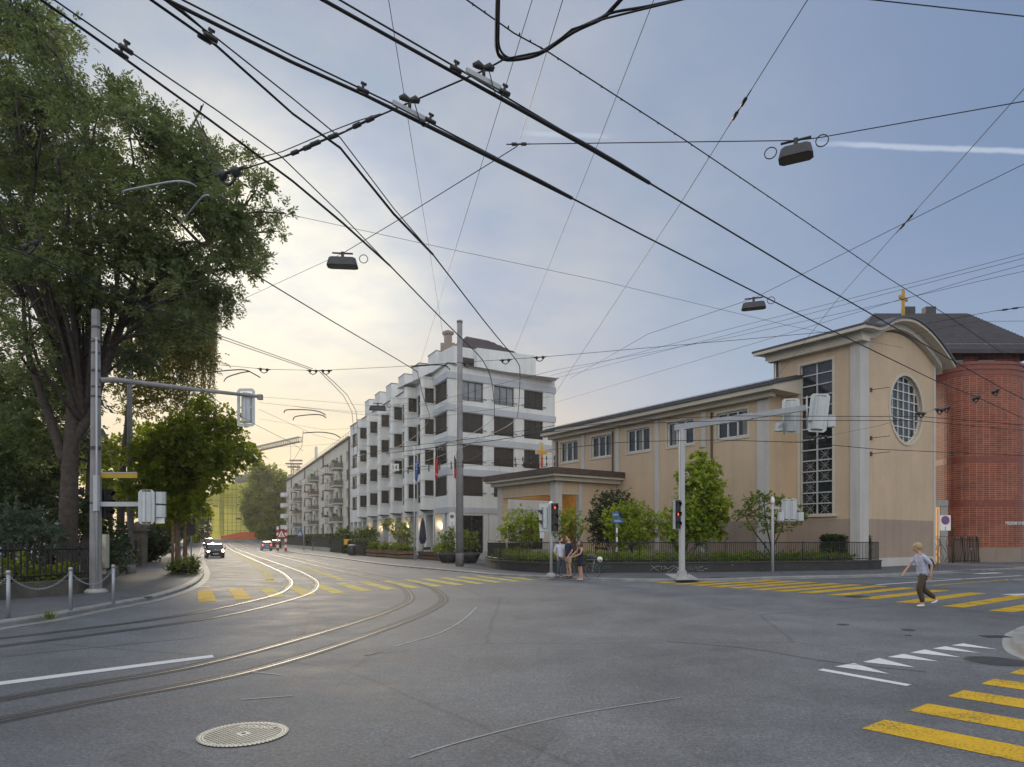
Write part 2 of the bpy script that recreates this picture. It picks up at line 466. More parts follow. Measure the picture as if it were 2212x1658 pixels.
def kerb(name, pts, w, h):
    mb = MB(); tot = 0; out = offset_line(pts, .0); inn = offset_line(pts, w); gut = offset_line(pts, -.28)
    for k in range(len(pts)-1):
        a, b, c, d, g1, g2 = out[k], out[k+1], inn[k+1], inn[k], gut[k], gut[k+1]
        n = max(1, int((b-a).length/1.0))
        for i in range(n):
            t0, t1 = i/n, (i+1)/n-.008
            A, B = a.lerp(b,t0), a.lerp(b,t1); D, C = d.lerp(c,t0), d.lerp(c,t1)
            e = .03
            mb.quad((A.x,A.y,A.z-.05),(B.x,B.y,B.z-.05),(B.x,B.y,B.z+h-e),(A.x,A.y,A.z+h-e))
            A2, B2 = A.lerp(D,.16), B.lerp(C,.16)
            mb.quad((A.x,A.y,A.z+h-e),(B.x,B.y,B.z+h-e),(B2.x,B2.y,B2.z+h),(A2.x,A2.y,A2.z+h))
            mb.quad((A2.x,A2.y,A2.z+h),(B2.x,B2.y,B2.z+h),(C.x,C.y,C.z+h),(D.x,D.y,D.z+h))
            G1, G2 = g1.lerp(g2,t0), g1.lerp(g2,t1)
            mb.quad((G1.x,G1.y,G1.z+.008),(G2.x,G2.y,G2.z+.008),(B.x,B.y,B.z+.012),(A.x,A.y,A.z+.012))
    return struct(mb.build(name, M['granite']))
slab('pavement', offset_line(KLs,.2), [S(-45,205), (-75,60,0), (-60,4,0), (-30,4,0)], .118, M['asphalt_path'])
slab('pavement', offset_line(KRs,.2), [(75,48,0), (90,140,0), S(60,205)], .108, M['asphalt_path'])
kerb('kerb', KLs, .26, .125); kerb('kerb', KRs, .24, .115)
# a kerb nose of a traffic island, foreground
isl = [G(*p) for p in ((2330,1462),(2240,1428),(2204,1413),(2190,1398),(2189,1380),(2200,1368),(2240,1358),(2330,1348))]
ip = spline(isl, 5)
mb = MB(); mb.prism([(p.x,p.y) for p in reversed(ip)], 0, .11); struct(mb.build('kerb', M['granite'], None, .02))
mb = MB(); strip(mb, ip, -.02, .15, .005); struct(mb.build('kerb_apron', M['concrete']))
# ---------------------------------------------------------------- tram tracks
def track(pts_px, n_far, s0, label):
    p = [G(*q) for q in pts_px]
    st = (p[0]-p[1]); st.normalize()
    p = [p[0]+st*d for d in (9,7.5,6,4.5,3,1.5)] + p
    far = [zfix(S(n_far,s)) for s in (s0,s0+8,s0+20,s0+40,s0+60,s0+80,s0+100,s0+120,s0+140)]
    ln = spline(p, 12)[:-1] + spline([p[-1]]+far, 6)
    t = thing('tram_track', (p[3].x,p[3].y,0), label, 'tram track', 'tram tracks in the road')
    for d in (0.0, 1.0):
        mb = MB(); mb.m = 0
        strip(mb, ln, d-.10, d+.21, .0035)
        mb.m = 1; strip(mb, ln, d-.018, d+.036, .0075)
        mb.m = 2; strip(mb, ln, d+.038, d+.088, .0072)
        mb.m = 1; strip(mb, ln, d+.088, d+.100, .0075)
        mb.build('rail', [M['asphalt_dark'], M['rail'], M['rail_dark']], t)
    # darker asphalt panel between the rails beyond the bend
    mb = MB(); strip(mb, ln[-46:], -.35, 1.35, .0018); mb.build('track_bed', M['asphalt_dark'], t)
    return ln
T1 = track(((0,1559.7),(214,1516.8),(428.6,1477),(557,1448),(685.7,1410.6),(814,1366.9),(900,1334.7),(947.5,1311),(963,1295.4),(952,1281),(928,1267),(882,1255),(832,1245),(772,1233),(712,1221)), 7.79, 54,
           'pair of tram rails on the wide outer bend, closer to the manhole cover')
T2 = track(((0,1397.7),(214,1371),(428.6,1341),(557,1315.4),(664,1285.4),(687,1268),(682,1253),(652,1236)), 4.77, 46,
           'pair of tram rails on the tight inner bend beside the corner kerb')
# ---------------------------------------------------------------- painted markings
def stripes(quads, mat, name='road_marking', z=.0045):
    mb = MB()
    for q in quads:
        q = [Vector((p[0],p[1],0)) for p in q]
        if (q[1]-q[0]).cross(q[2]-q[0]).z < 0: q.reverse()
        mb.poly([(p.x,p.y,p.z+gz(p.y)+z) for p in q])
    return struct(mb.build(name, mat))
def band(a, b, w, w2=None):
    a, b = Vector(a), Vector(b); t = (b-a).normalized(); n = Vector((-t.y,t.x,0)); w2 = w if w2 is None else w2
    return [a-n*w/2, b-n*w2/2, b+n*w2/2, a+n*w/2]
q = []
for k in range(15):
    o = Vector((-8.85,18.8,0))+Vector((.70,.713,0))*1.06*k; v = Vector((-1.98,4.15,0)); w = Vector((.70,.713,0))*.5
    q.append([o,o+w,o+w+v,o+v])
stripes(q[:2], M['yellow_paint'], 'crosswalk'); stripes(q[2:], M['yellow_worn'], 'crosswalk')
nl = [(11.86,16.6),(11.40,17.7),(10.85,18.9),(10.43,20.1),(10.0,21.25),(9.47,22.2),(8.87,22.85),(8.37,23.5),(7.8,24.3),(7.36,25.0),(6.8,25.7),(6.3,26.4),(5.8,27.2),(5.3,27.9)]
q = []
for i, (x,y) in enumerate(nl):
    o = Vector((x,y,0)); v = Vector((4.42,3.36,0)); w = Vector((.36,-.36,0)); q.append([o,o+w,o+w+v,o+v])
o = Vector((12.3,15.6,0)); q.append([o,o+w,o+w+v,o+v])
stripes(q, M['yellow_paint'], 'crosswalk')
q = []
for k in range(8):
    o = Vector((3.31,6.31,0))+Vector((.83,.645,0))*k; w = Vector((.39,.31,0)); v = Vector((2.55,-3.05,0)); q.append([o,o+w,o+w+v,o+v])
stripes(q, M['yellow_paint'], 'crosswalk')
tri = [((1803,1440.8),(1844.7,1433.5),(1921.8,1457)),((1864,1431),(1899,1422.4),(1977.5,1443)),((1917.5,1420.3),(1952,1413.5),(2029,1430)),((1967,1410.8),(1998,1404),(2076,1421)),((2014,1402),(2042.7,1397),(2117,1411.6)),((2054.7,1395),(2080.4,1390.7),(2157.5,1404))]
tq = [[G(*p) for p in t] for t in tri]
tq.append([G(1766,1448.5),G(1778,1445.5),G(1969,1480),G(1958,1483)])
stripes(tq, M['white_paint'])
stripes([[G(-200,1499),G(459,1415.5),G(462,1421),G(-200,1507)]], M['white_paint'])
stripes([band(G(441,1259.6),G(640,1251),.3)], M['white_paint'])
stripes([band(G(727,1254.4),G(763,1254.4),.22), band(G(734,1258.8),G(771,1258.8),.22), band(G(690,1248),G(706,1247.6),.15)], M['white_paint'])
def curve_line(px, w, mat, n=6):
    ln = spline([G(*p) for p in px], n); mb = MB(); strip(mb, ln, -w/2, w/2, .0045); struct(mb.build('road_marking', mat))
curve_line(((498,1196),(522,1207),(548,1222),(570,1240),(581,1259)), .16, M['yellow_worn'])
curve_line(((503,1195),(531,1207),(560,1221),(580,1238),(590,1259)), .16, M['yellow_worn'])
curve_line(((648,1224),(672,1230),(705,1242),(742,1253)), .35, M['yellow_worn'])
curve_line(((850.7,1397.7),(947.5,1369),(1000,1340),(1030,1312)), .05, M['faint'])
curve_line(((788,1417),(826,1407.5)), .06, M['white_worn'], 2)
curve_line(((885,1638),(1000,1602),(1180,1556),(1320,1530),(1470,1508)), .03, M['faint'])
curve_line(((1440,1386),(1620,1402),(1790,1430),(2000,1452)), .03, M['tar'])
curve_line(((0,1420),(200,1400),(430,1378)), .03, M['tar'])
curve_line(((545,1452),(610,1459)), .06, M['faint'], 2)
curve_line(((520,1512),(632,1504)), .05, M['faint'], 2)
curve_line(((810,1233.8),(848,1240)), .15, M['white_worn'], 2)
curve_line(((668,1203),(746,1219)), .12, M['white_worn'], 2)
curve_line(((1894,1264),(2040,1254),(2207,1243.8)), .16, M['white_paint'], 3)
curve_line(((1921,1246.3),(2000,1249),(2090,1251.6)), .16, M['white_paint'], 3)
curve_line(((2013,1265.5),(2110,1258),(2240,1249)), .16, M['yellow_paint'], 3)
curve_line(((2172,1252.5),(2300,1256)), .18, M['white_paint'], 2)
curve_line(((2178,1286),(2300,1282)), .5, M['white_paint'], 2)
curve_line(((2110,1240),(2160,1238)), .5, M['white_paint'], 2)
mb = MB()
for a, b in (((1500,1246.5),(1700,1243.2)),((1700,1243.2),(1940,1236)),((1940,1236),(2300,1220)),((1860,1240.6),(1960,1237.2)),((1960,1237.2),(2300,1224.5))):
    p = band(G(a[0],a[1],.108), G(b[0],b[1],.108), .12); mb.poly([(v.x,v.y,.113) for v in p])
struct(mb.build('pavement_marking', M['white_worn']))
# repaired patches in the carriageway
for px, mt in ((((640,1300),(760,1278),(880,1300),(800,1352),(640,1385)),'asphalt_dark2'),(((1340,1420),(1560,1400),(1640,1420),(1420,1447)),'asphalt_dark2'),(((240,1640),(330,1600),(460,1650),(380,1720)),'asphalt_dark2'),(((1100,1330),(1300,1312),(1330,1320),(1120,1341)),'asphalt_dark2'),(((930,1700),(1130,1560),(1230,1552),(1110,1700)),'asphalt_dark2')):
    stripes([[G(*p) for p in px]], M['asphalt_dark2'], 'road_patch', .0012)
# yellow-white arrows and dashes on the far lanes
stripes([band(S(9.2,s), S(9.2,s+2.2), .15) for s in (60,66,72,78,84,90,96,102)], M['white_worn'])
stripes([band(S(1.9,s), S(1.9,s+3), .12) for s in (86,94,102)] + [band(S(x,124), S(x+.5,124), 2.5) for x in (2,3.2,4.4,5.6,6.8,8)], M['white_paint'])
# ---------------------------------------------------------------- covers and drains
cover_metal = pm('cast_iron_cover', (.50,.49,.42), .65, .15, .18, 6, .2, 80, fine=.15, fsc=60)
cover_dark = pm('cast_iron_dark', (.07,.07,.07), .6, .4, .3, 6)
c = G(526,1587); Rm = .395
t = thing('manhole_cover', c, 'large pale round manhole cover with grid, lettering and toothed rim, in the foreground', 'manhole cover', 'manhole covers')
mb = MB(Matrix.Translation(c)); mb.cyl((0,0), Rm, 0, .005, 48); mb.build('pit_ring', M['rail_dark'], t)
mb = MB(Matrix.Translation(c))
for k in range(64):
    a0 = 2*math.pi*k/64; a1 = a0+2*math.pi/64*.62
    mb.quad(*[(r*math.cos(a), r*math.sin(a), .009) for r, a in ((Rm*.945,a0),(Rm*1.0,a0),(Rm*1.0,a1),(Rm*.945,a1))])
    a1 = a0+2*math.pi/64
    mb.quad(*[(r*math.cos(a), r*math.sin(a), .009) for r, a in ((Rm*.905,a0),(Rm*.946,a0),(Rm*.946,a1),(Rm*.905,a1))])
    mb.quad(*[(r*math.cos(a), r*math.sin(a), .009) for r, a in ((Rm*.845,a0),(Rm*.89,a0),(Rm*.89,a1),(Rm*.845,a1))])
mb.build('rim', cover_metal, t)
mb = MB(Matrix.Translation(c)); ri = Rm*.84; mb.cyl((0,0), ri, .005, .0085, 48); mb.cyl((0,0), .055, .0086, .0105, 20); mb.build('plate', cover_metal, t)
mb = MB(Matrix.Translation(c))
for ang in (R(52), R(-40)):
    ca, sa = math.cos(ang), math.sin(ang)
    for k in range(-10, 11):
        d = k*.033
        if abs(d) >= ri: continue
        L = math.sqrt(ri*ri-d*d); w = .0042
        for (u0,u1) in (((-L,L),) if abs(d) > .055 else ((-L,-.056),(.056,L))):
            mb.quad(*[(x*ca-y*sa, x*sa+y*ca, .0092 if ang > 0 else .0096) for x, y in ((u0,d-w),(u1,d-w),(u1,d+w),(u0,d+w))])
mb.build('groove', M['rail_dark'], t)
mb = MB(Matrix.Translation(c)); mb.cyl((0,0), .024, .0105, .0112, 16); mb.build('lifting_hole', M['rail_dark'], t)
mb = MB(Matrix.Translation(c)); mb.box(-.155,.19,.178,.25,.0098,.0106, Matrix.Rotation(R(-8),3,'Z')); mb.build('name_plate', cover_metal, t)
Mx = Matrix.Translation(c+Vector((.035,0,.0112))) @ Matrix.Rotation(R(-8),4,'Z') @ Matrix.Translation((.0,.188,0))
text_mesh('KANALISATION', .062, 'lettering', M['rail_dark'], t, Mx, .0004, 'CENTER', .80)
def flat_cover(px, py, r, z, label, mat, grid=True, round_=True):
    c = G(px,py,z)+Vector((0,0,.004))
    t = thing('manhole_cover', c, label, 'manhole cover', 'manhole covers')
    mb = MB(Matrix.Translation(c)); mb.cyl((0,0), r, -.002, .002, 32); mb.build('frame', cover_dark, t)
    mb = MB(Matrix.Translation(c))
    k = -r*.85
    while k < r*.86:
        L = math.sqrt(max(0,(r*.9)**2-k*k)); mb.quad((-L,k-.012,.004),(L,k-.012,.004),(L,k+.012,.004),(-L,k+.012,.004))
        mb.quad((k-.012,-L,.0044),(k+.012,-L,.0044),(k+.012,L,.0044),(k-.012,L,.0044)); k += .07
    mb.build('grid', mat, t)
gridm = pm('cover_grid', (.20,.19,.17), .6, .3)
flat_cover(294,1290,.42,.118,'round grid cover set in the pavement behind the bollards', gridm)
flat_cover(2152,1429,.40,0,'dark round cover beside the white give way triangles', cover_dark)
flat_cover(1851,1289.5,.38,0,'dark round cover half under the yellow stripes of the crossing', cover_dark)
flat_cover(1550,1248.6,.33,.108,'small dark cover in the pavement behind the tall signal post', cover_dark)
flat_cover(1821,1350,.12,0,'tiny valve cover alone on the open carriageway', cover_dark)
flat_cover(1961.7,1361.5,.12,0,'tiny valve cover nearer the white triangles, upper one of two', cover_dark)
flat_cover(1961.7,1373.5,.06,0,'smallest valve cover, lower one of two above the triangles', cover_dark)
def drain(px, py, wx, wy, rot, label, slots=11):
    c = G(px,py)+Vector((0,0,.004)); Mt = Matrix.Translation(c) @ Matrix.Rotation(rot,4,'Z')
    t = thing('drain_grate', c, label, 'drain', 'road drains')
    mb = MB(Mt); mb.box(-wx/2,wx/2,-wy/2,wy/2,-.002,.002); mb.build('pit', M['rail_dark'], t)
    mb = MB(Mt)
    for k in range(slots+1):
        x = -wx/2+wx*k/slots; e = .5*wx/slots
        mb.quad((x-.012,-wy/2,.005),(x+.012,-wy/2,.005),(x+.012+e,0,.005),(x-.012+e,0,.005)); mb.quad((x-.012+e,0,.005),(x+.012+e,0,.005),(x+.012,wy/2,.005),(x-.012,wy/2,.005))
    mb.box(-wx/2,wx/2,-wy/2,-wy/2+.02,0,.006); mb.box(-wx/2,wx/2,wy/2-.02,wy/2,0,.006); mb.build('grating', cover_dark, t)
drain(2150,1376,.42,.24,R(-6),'black slotted road drain against the white kerb nose')
drain(437,1268,.45,.3,R(40),'road drain in the gutter of the rounded corner kerb')
# ================================================================= WHITE CORNER BUILDING
C0 = Vector((-5.94,62,0)); DL = Vector((-.447,.894,0)); IL = Vector((.894,.447,0)); DR = Vector((.837,.548,0)).normalized(); IR = Vector((-.548,.837,0)).normalized()
FL = frame(C0, DL, IL); FR = frame(C0, DR, IR)
wb = thing('corner_building', C0, 'white corner building with rounded bays, stepped rooftop boxes and a purple-brown hipped roof', 'building')
M['tile_purple'] = pm('purple_brown_tiles', (.085,.068,.072), .6, 0, .2, 1.2)
M['slat'] = pm('blind_slat', (.075,.066,.06), .55, 0, .1, 5)
ROWS = [(14.85,16.7),(11.85,13.7),(8.85,10.7),(5.85,7.7)]
LW = 39.5
hl = [(.35,3.7,a,b) for a,b in ROWS] + [(35.6,38.4,a,b) for a,b in ROWS]
for k in range(6): hl += [(3.84+5.2*k+3.75, min(3.84+5.2*k+5.15, 35.3), a-.35, b) for a,b in ROWS]
hr = [(u,u+2.35,a,b) for u in (1.45,5.0,8.55) for a,b in ROWS]
mb = MB(FL); wall(mb, 0, LW, 4.15, 18.1, hl, .22)
mb.M = FR; wall(mb, 0, 12.4, 0, 18.1, hr+[(1.4,3.85,.2,4.0),(8.6,10.9,.2,4.0)], .25)
mb.quad((12.4,0,0),(12.4,12,0),(12.4,12,18.1),(12.4,0,18.1))
mb.quad((0,.35,18.0),(12.4,.35,18.0),(12.4,12,18.0),(0,12,18.0)); mb.quad((0,.35,18.0),(12.4,.35,18.0),(12.4,.35,18.1),(0,.35,18.1))
mb.M = FL; mb.quad((0,.35,17.99),(LW,.35,17.99),(LW,12,17.99),(0,12,17.99)); mb.quad((LW,0,0),(LW,12,0),(LW,12,18.1),(LW,0,18.1))
mb.quad((0,0,4.15),(LW,0,4.15),(LW,1.4,4.15),(0,1.4,4.15))
mb.build('wall', M['white'], wb)
# ground floor: recessed glazing, fins between
mb = MB(FL); mb.box(.6,LW,1.35,1.5,0,4.15); gf = mb.build('shop_glazing', M['glass'], wb)
mb = MB(FL)
for k in range(15):
    t = 1.24+2.6*k
    if t > LW: break
    mb.box(t-.3, t+.3, -.0, 1.34, 0, 4.14)
mb.box(-.0,.35,.0,1.34,0,4.14); mb.split('pillar', M['white'], wb)
mb = MB(FL)
for k in range(14):
    t = 1.24+2.6*k; mb.box(t+1.25,t+1.33,1.28,1.345,0,4.1); mb.box(t+.3,t+2.3,1.28,1.345,2.75,2.85)
mb.build('shop_frame', M['frame_dark'], wb)
# string courses and copings
mb = MB(FL)
for a,b in ROWS: mb.box(-.09,3.7,-.09,-.002,b+.06,b+.68)
mb.box(-.09,3.7,-.07,-.002,4.2,4.75)
mb.M = FR
for a,b in ROWS: mb.box(.002,12.48,-.09,-.002,b+.06,b+.68)
mb.box(.002,12.48,-.07,-.002,4.2,4.75)
mb.split('string_course', M['white_band'], wb)
mb = MB(FL); mb.box(-.12,LW,-.12,.4,18.1,18.17); mb.M = FR; mb.box(.4,12.5,-.12,.4,18.1,18.168); mb.build('coping', M['frame_dark'], wb)
mb = MB(FR)
for x in (4.4,8.0): 
    mb.box(x,x+.03,-.012,0,.3,4.2)
mb.box(1.0,1.03,-.012,0,.3,4.2); mb.build('panel_joint', M['frame_dark'], wb)
def window(F, parent, u0, u1, z0, z1, d, pane, fr, nm=3, rail=True, lights=0):
    mb = MB(F); mb.quad((u0,d,z0),(u1,d,z0),(u1,d,z1),(u0,d,z1)); w = mb.build('window', pane, parent)
    mb = MB(F); t = .06
    if pane == M['blind']:
        n = int((z1-z0)/.13); mb.m = 1
        for k in range(n): 
            z = z0+.06+k*.13; mb.box(u0+.04,u1-.04,d-.03,d-.012,z,z+.045)
        mb.m = 0
    mb.box(u0,u1,d-.07,d-.004,z0,z0+t); mb.box(u0,u1,d-.07,d-.004,z1-t,z1)
    for k in range(nm+1):
        u = u0+(u1-u0-t)*k/nm; mb.box(u,u+t,d-.065,d-.006,z0+t,z1-t)
    if rail: mb.box(u0-.3,u1+.3,-.1,-.06,z0+.28,z0+.33); mb.box(u0-.28,u0-.24,-.08,.0,z0+.24,z0+.28); mb.box(u1+.24,u1+.28,-.08,.0,z0+.24,z0+.28)
    mb.build('frame', [fr,M['slat']], w); return w
for i,(u0,u1,a,b) in enumerate(hr):
    pane = M['glass_sky'] if i in (0,4) else M['blind']
    if i in (1,5): pane = M['blind']
    window(FR, wb, u0,u1,a,b,.2, pane, M['frame_dark'])
for i,(u0,u1,a,b) in enumerate(hl):
    pane = M['blind'] if (i < 8 and i != 2) else M['glass']
    window(FL, wb, u0,u1,a,b,.18, M['glass'] if 3 < i < 8 else pane, M['frame_dark'], 2 if i > 7 else 3, i < 8)
window(FR, wb, 1.4,3.85,.2,4.0,.22, M['glass'], M['frame_dark'], 2, False); window(FR, wb, 8.6,10.9,.2,4.0,.22, M['glass'], M['frame_dark'], 2, False)
# saw-tooth bays: an open side towards the plaza, a rounded nose, a slanting wall back to the facade
def bay_outline(t0, d, e=0.0):
    p0, pc, p2 = Vector((t0-e,-d+.48)), Vector((t0-e,-d-.02-e)), Vector((t0+.78,-d+.30-e*1.2))
    p = [(t0-e,0.0)]
    for k in range(8):
        q = k/7; c = p0*(1-q)**2+pc*2*q*(1-q)+p2*q*q; p.append((c.x,c.y))
    p.append((t0+3.7+e*2,0.0)); return p
OPEN = ((6.0,7.5),(9.0,10.5),(12.0,13.5),(15.05,16.5))
for k in range(6):
    t0 = 3.84+5.2*k; mb = MB(FL); d_ = 1.45
    ol = bay_outline(t0,d_); big = bay_outline(t0,d_,.07)
    for z0,z1 in ((4.62,6.0),(7.5,9.0),(10.5,12.0),(13.5,15.05),(16.5,17.6)):
        mb.prism(ol, z0, z1); mb.prism(big, z1-.10, z1+.0); mb.prism(big, z0, z0+.42)
    for z0,z1 in OPEN: mb.prism(ol[1:]+[(t0+3.3,0.0),(t0+.74,-d_+.55),(t0+.05,-d_+.55)], z0, z1, False, False)
    by = mb.build('bay', M['white'], wb)
    mb = MB(FL)
    for z0,z1 in OPEN: mb.box(t0+.13,t0+.16,-d_+.5,-.0,z0,z1)
    bl = mb.split('bay_blind', M['blind'], by)
    mb = MB(FL)
    for z0,z1 in OPEN: mb.box(t0+.08,t0+.13,-d_+.5,-.0,z0,z0+.05); mb.box(t0+.08,t0+.128,-.45,-.41,z0+.05,z1); mb.box(t0+.08,t0+.128,-.05,-.0,z0+.05,z1)
    mb.build('bay_frame', M['frame_dark'], by)
    # stair box on the roof
    mb = MB(FL); q0 = 6.0+5.3*k
    mb.box(q0,q0+2.4,1.0,4.2,18.0,20.9); rb = mb.build('rooftop_box', M['white'], wb)
    mb = MB(FL); mb.box(q0-.05,q0+2.45,.95,4.25,20.9,20.96); mb.build('coping', M['frame_dark'], rb)
    mb = MB(FL); mb.box(q0-.02,q0+.02,2.7,3.3,18.4,19.7); mb.build('rooftop_window', M['blind'], rb)
    # lamp on the fin below the bay
    fin = 1.24+2.6*(1+2*k)
    mb = MB(FL); mb.box(fin-.40,fin-.302,.55,.80,2.75,3.25); lm = mb.build('wall_lamp', M['warm'], wb)
    L = bpy.data.lights.new('wall_lamp_light','POINT'); L.energy = 14; L.color = (1,.72,.38); L.shadow_soft_size = .12
    lo = bpy.data.objects.new('wall_lamp_light', L); COL.objects.link(lo); lo.location = (FL @ Vector((fin-.62,.5,3.2)))-C0; lo.parent = wb
# set-back attic, hipped roof, chimney
mb = MB(FL); mb.box(1.5,LW-.5,3.6,10,17.95,20.4)
mb.M = FR; mb.box(1.6,11.3,1.9,7,17.9,20.48); mb.build('attic', M['white'], wb)
mb = MB(FR)
for u in (2.6,6.6): mb.box(u,u+2.9,1.86,1.9,18.75,19.5)
mb.split('attic_window', M['blind'], wb)
mb = MB(FR)
a = [(2.2,2.1,20.5),(11.0,2.1,20.5),(11.0,6.2,20.5),(2.2,6.2,20.5)]; r0, r1 = (4.3,4.2,22.4),(6.9,4.2,22.4)
mb.poly([a[0],a[1],r1,r0]); mb.poly([a[1],a[2],r1]); mb.poly([a[2],a[3],r0,r1]); mb.poly([a[3],a[0],r0])
for k in range(1,7):                                        # tile courses as low steps
    f = k/7.0; p = [Vector(x) for x in (a[0],a[1],r1,r0)]
    A, B = p[0].lerp(p[3],f), p[1].lerp(p[2],f); e = Vector((0,-.05,.05))
    A2, B2 = p[0].lerp(p[3],f-.03), p[1].lerp(p[2],f-.03)
    mb.poly([A2+Vector((0,-.06,.01)),B2+Vector((0,-.06,.01)),B+e,A+e]); mb.poly([A+e,B+e,B,A])
mb.build('roof', M['tile_purple'], wb)
mb = MB(); ch = W(968,751,70); cz = ch.z
mb.box(ch.x-.75,ch.x+.75,ch.y-.5,ch.y+.5,cz-2.2,cz+.35); mb.box(ch.x-.38,ch.x+.38,ch.y-.4,ch.y+.4,cz+.35,cz+1.2)
mb.lathe((ch.x,ch.y,cz+1.2),[(.42,0),(.62,.18),(.62,.42),(.5,.5)],4,False); mb.build('chimney', pm('chimney_render',(.30,.24,.21),.8), wb)
# ================================================================= LONG APARTMENT ROW
A0 = C0+DL*39.6; DA = Vector((-.418,.908,0)).normalized(); IA = Vector((.908,.418,0)).normalized(); FA = frame(A0, DA, IA)
ar = thing('apartment_row', A0, 'long cream apartment block with four rows of balconies running down the street', 'building')
ARL = 84; LEV = [(2.2,3.7),(5.0,6.5),(7.8,9.3),(10.6,12.1),(13.3,14.8)]
cols = [m*24+c for m in range(4) for c in (2.2,7.4,11.0,15.4,20.0) if m*24+c < 82]
hs = []
for c in cols:
    for (a,b) in LEV:
        lo = a-.75 if abs((c%24)-7.4) < .1 or abs((c%24)-15.4) < .1 else a
        hs.append((c-.95,c+.95,max(lo,.6),b))
mb = MB(FA); wall(mb, .0, ARL, 0, 16.6, hs, .28)
mb.quad((ARL,0,0),(ARL,11,0),(ARL,11,16.6),(ARL,0,16.6)); mb.quad((0,0,16.6),(ARL,0,16.6),(ARL,11,16.6),(0,11,16.6)); mb.quad((0,11,0),(ARL,11,0),(ARL,11,16.6),(0,11,16.6))
mb.build('wall', M['cream'], ar)
for i,(u0,u1,z0,z1) in enumerate(hs):
    mb = MB(FA); mb.quad((u0,.24,z0),(u1,.24,z0),(u1,.24,z1),(u0,.24,z1)); w_ = mb.build('window', M['glass'] if RND.random() < .82 else M['curtain'], ar)
    mb = MB(FA); mb.box(u0,u0+.07,.17,.236,z0,z1); mb.box(u1-.07,u1,.17,.236,z0,z1); mb.box((u0+u1)/2-.035,(u0+u1)/2+.035,.17,.236,z0,z1); mb.box(u0+.07,u1-.07,.17,.235,z1-.07,z1); mb.box(u0-.06,u1+.06,-.08,.236,z0-.07,z0)
    mb.build('frame', M['frame_white'] if i % 3 else M['frame_dark'], w_)
M['bal_grey'] = pm('grey_balcony_panel', (.13,.135,.135), .6); M['bal_brown'] = pm('brown_balcony_panel', (.14,.09,.06), .7)
M['plant_leaf'] = leafmat('balcony_plants', [(.02,.05,.012),(.05,.10,.02),(.09,.13,.03)])
def leaf_ball(mb, c, r, n, sz, rng):
    for _ in range(n):
        d = Vector((rng.gauss(0,1),rng.gauss(0,1),rng.gauss(0,1))).normalized()*r*rng.random()**.4
        p = Vector(c)+Vector((d.x,d.y,d.z*.7)); a = Vector((rng.gauss(0,1),rng.gauss(0,1),rng.gauss(0,.6))).normalized(); b = a.cross(Vector((rng.gauss(0,1),rng.gauss(0,1),rng.gauss(0,1)))).normalized()
        s_ = sz*(.6+.8*rng.random())
        mb.quad(p-a*s_, p+b*s_*.4, p+a*s_, p-b*s_*.4)
for m in range(4):
    for kind, off in (('grey',5.4),('white',13.4)):
        for lv in range(4):
            t0 = m*24+off
            if t0 > 76: continue
            z = (4.25,7.05,9.8,12.5)[lv]
            mb = MB(FA); mb.box(t0,t0+4.2,-1.45,-.003,z,z+.16)
            if kind == 'white': mb.box(t0,t0+.12,-1.45,-.004,z+.16,z+1.05); mb.box(t0+4.08,t0+4.2,-1.45,-.004,z+.16,z+1.05); mb.box(t0+.12,t0+4.08,-1.45,-1.33,z+.16,z+1.05)
            b_ = mb.build('balcony', M['cream'], ar)
            mb = MB(FA)
            if kind == 'grey':
                mb.box(t0+.05,t0+4.15,-1.44,-1.40,z+.2,z+.92); mb.box(t0+.02,t0+.06,-1.40,-.02,z+.2,z+.92)
            for (x0,x1,y0,y1) in ((t0,t0+4.2,-1.47,-1.42),(t0-.02,t0+.03,-1.42,-.0)):
                mb.box(x0,x1,y0,y1,z+1.07,z+1.12)
            for k in range(5): mb.box(t0-.015,t0+.02,-1.42+k*.34,-1.39+k*.34,z+.05,z+1.07)
            mb.build('railing', M['bal_brown'] if (m,lv) in ((1,2),(2,1)) and kind == 'grey' else (M['bal_grey'] if kind == 'grey' else M['frame_dark']), b_)
            if (m*4+lv) % 3 == 0 or (kind == 'grey' and lv == 3):
                mb = MB(FA); rg = random.Random(m*31+lv)
                for k in range(3): leaf_ball(mb, (t0+.3+k*.5,-1.3+.2*k,z+1.15), .35, 40, .14, rg)
                mb.build('balcony_plants', M['plant_leaf'], b_)
for lv in range(4):
    mb = MB(FA); z = (4.25,7.05,9.8,12.5)[lv]; mb.prism([(79.5,0),(79.5,-1.1),(80.0,-1.6),(83,-1.6),(83.5,-1.1),(83.5,0)], z, z+1.0); b_ = mb.build('balcony', M['white'], ar)
    mb = MB(FA); mb.box(79.45,83.5,-1.55,-1.5,z+1.1,z+1.14); mb.box(79.45,79.5,-1.5,0,z+1.1,z+1.14); mb.build('railing', M['frame_dark'], b_)
mb = MB(FA)
for t in (.35,24,48,72): mb.tube([(t,-.12,.3),(t,-.12,16.5)], .1, 6)
mb.split('downpipe', pm('copper_pipe',(.09,.06,.05),.5,.4), ar)
mb = MB(FA); mb.box(-.0,ARL+.2,-.35,.1,16.55,16.75); mb.build('eave', M['frame_dark'], ar)
mb = MB(FA); mb.box(0,ARL,3.4,10,16.6,19.0); mb.build('penthouse', M['cream'], ar)
mb = MB(FA)
mb.box(0,ARL,.12,.16,17.6,17.65); mb.box(0,ARL,.12,.15,17.2,17.23)
for k in range(43): mb.box(k*1.95+.2,k*1.95+.24,.12,.16,16.7,17.6)
mb.build('roof_railing', M['steel'], ar)
mb = MB(FA)
for t in (7,20,34,50): 
    mb.poly([(t,2.2,17.0),(t+4,2.2,17.0),(t+4,3.3,18.9),(t,3.3,18.9)])
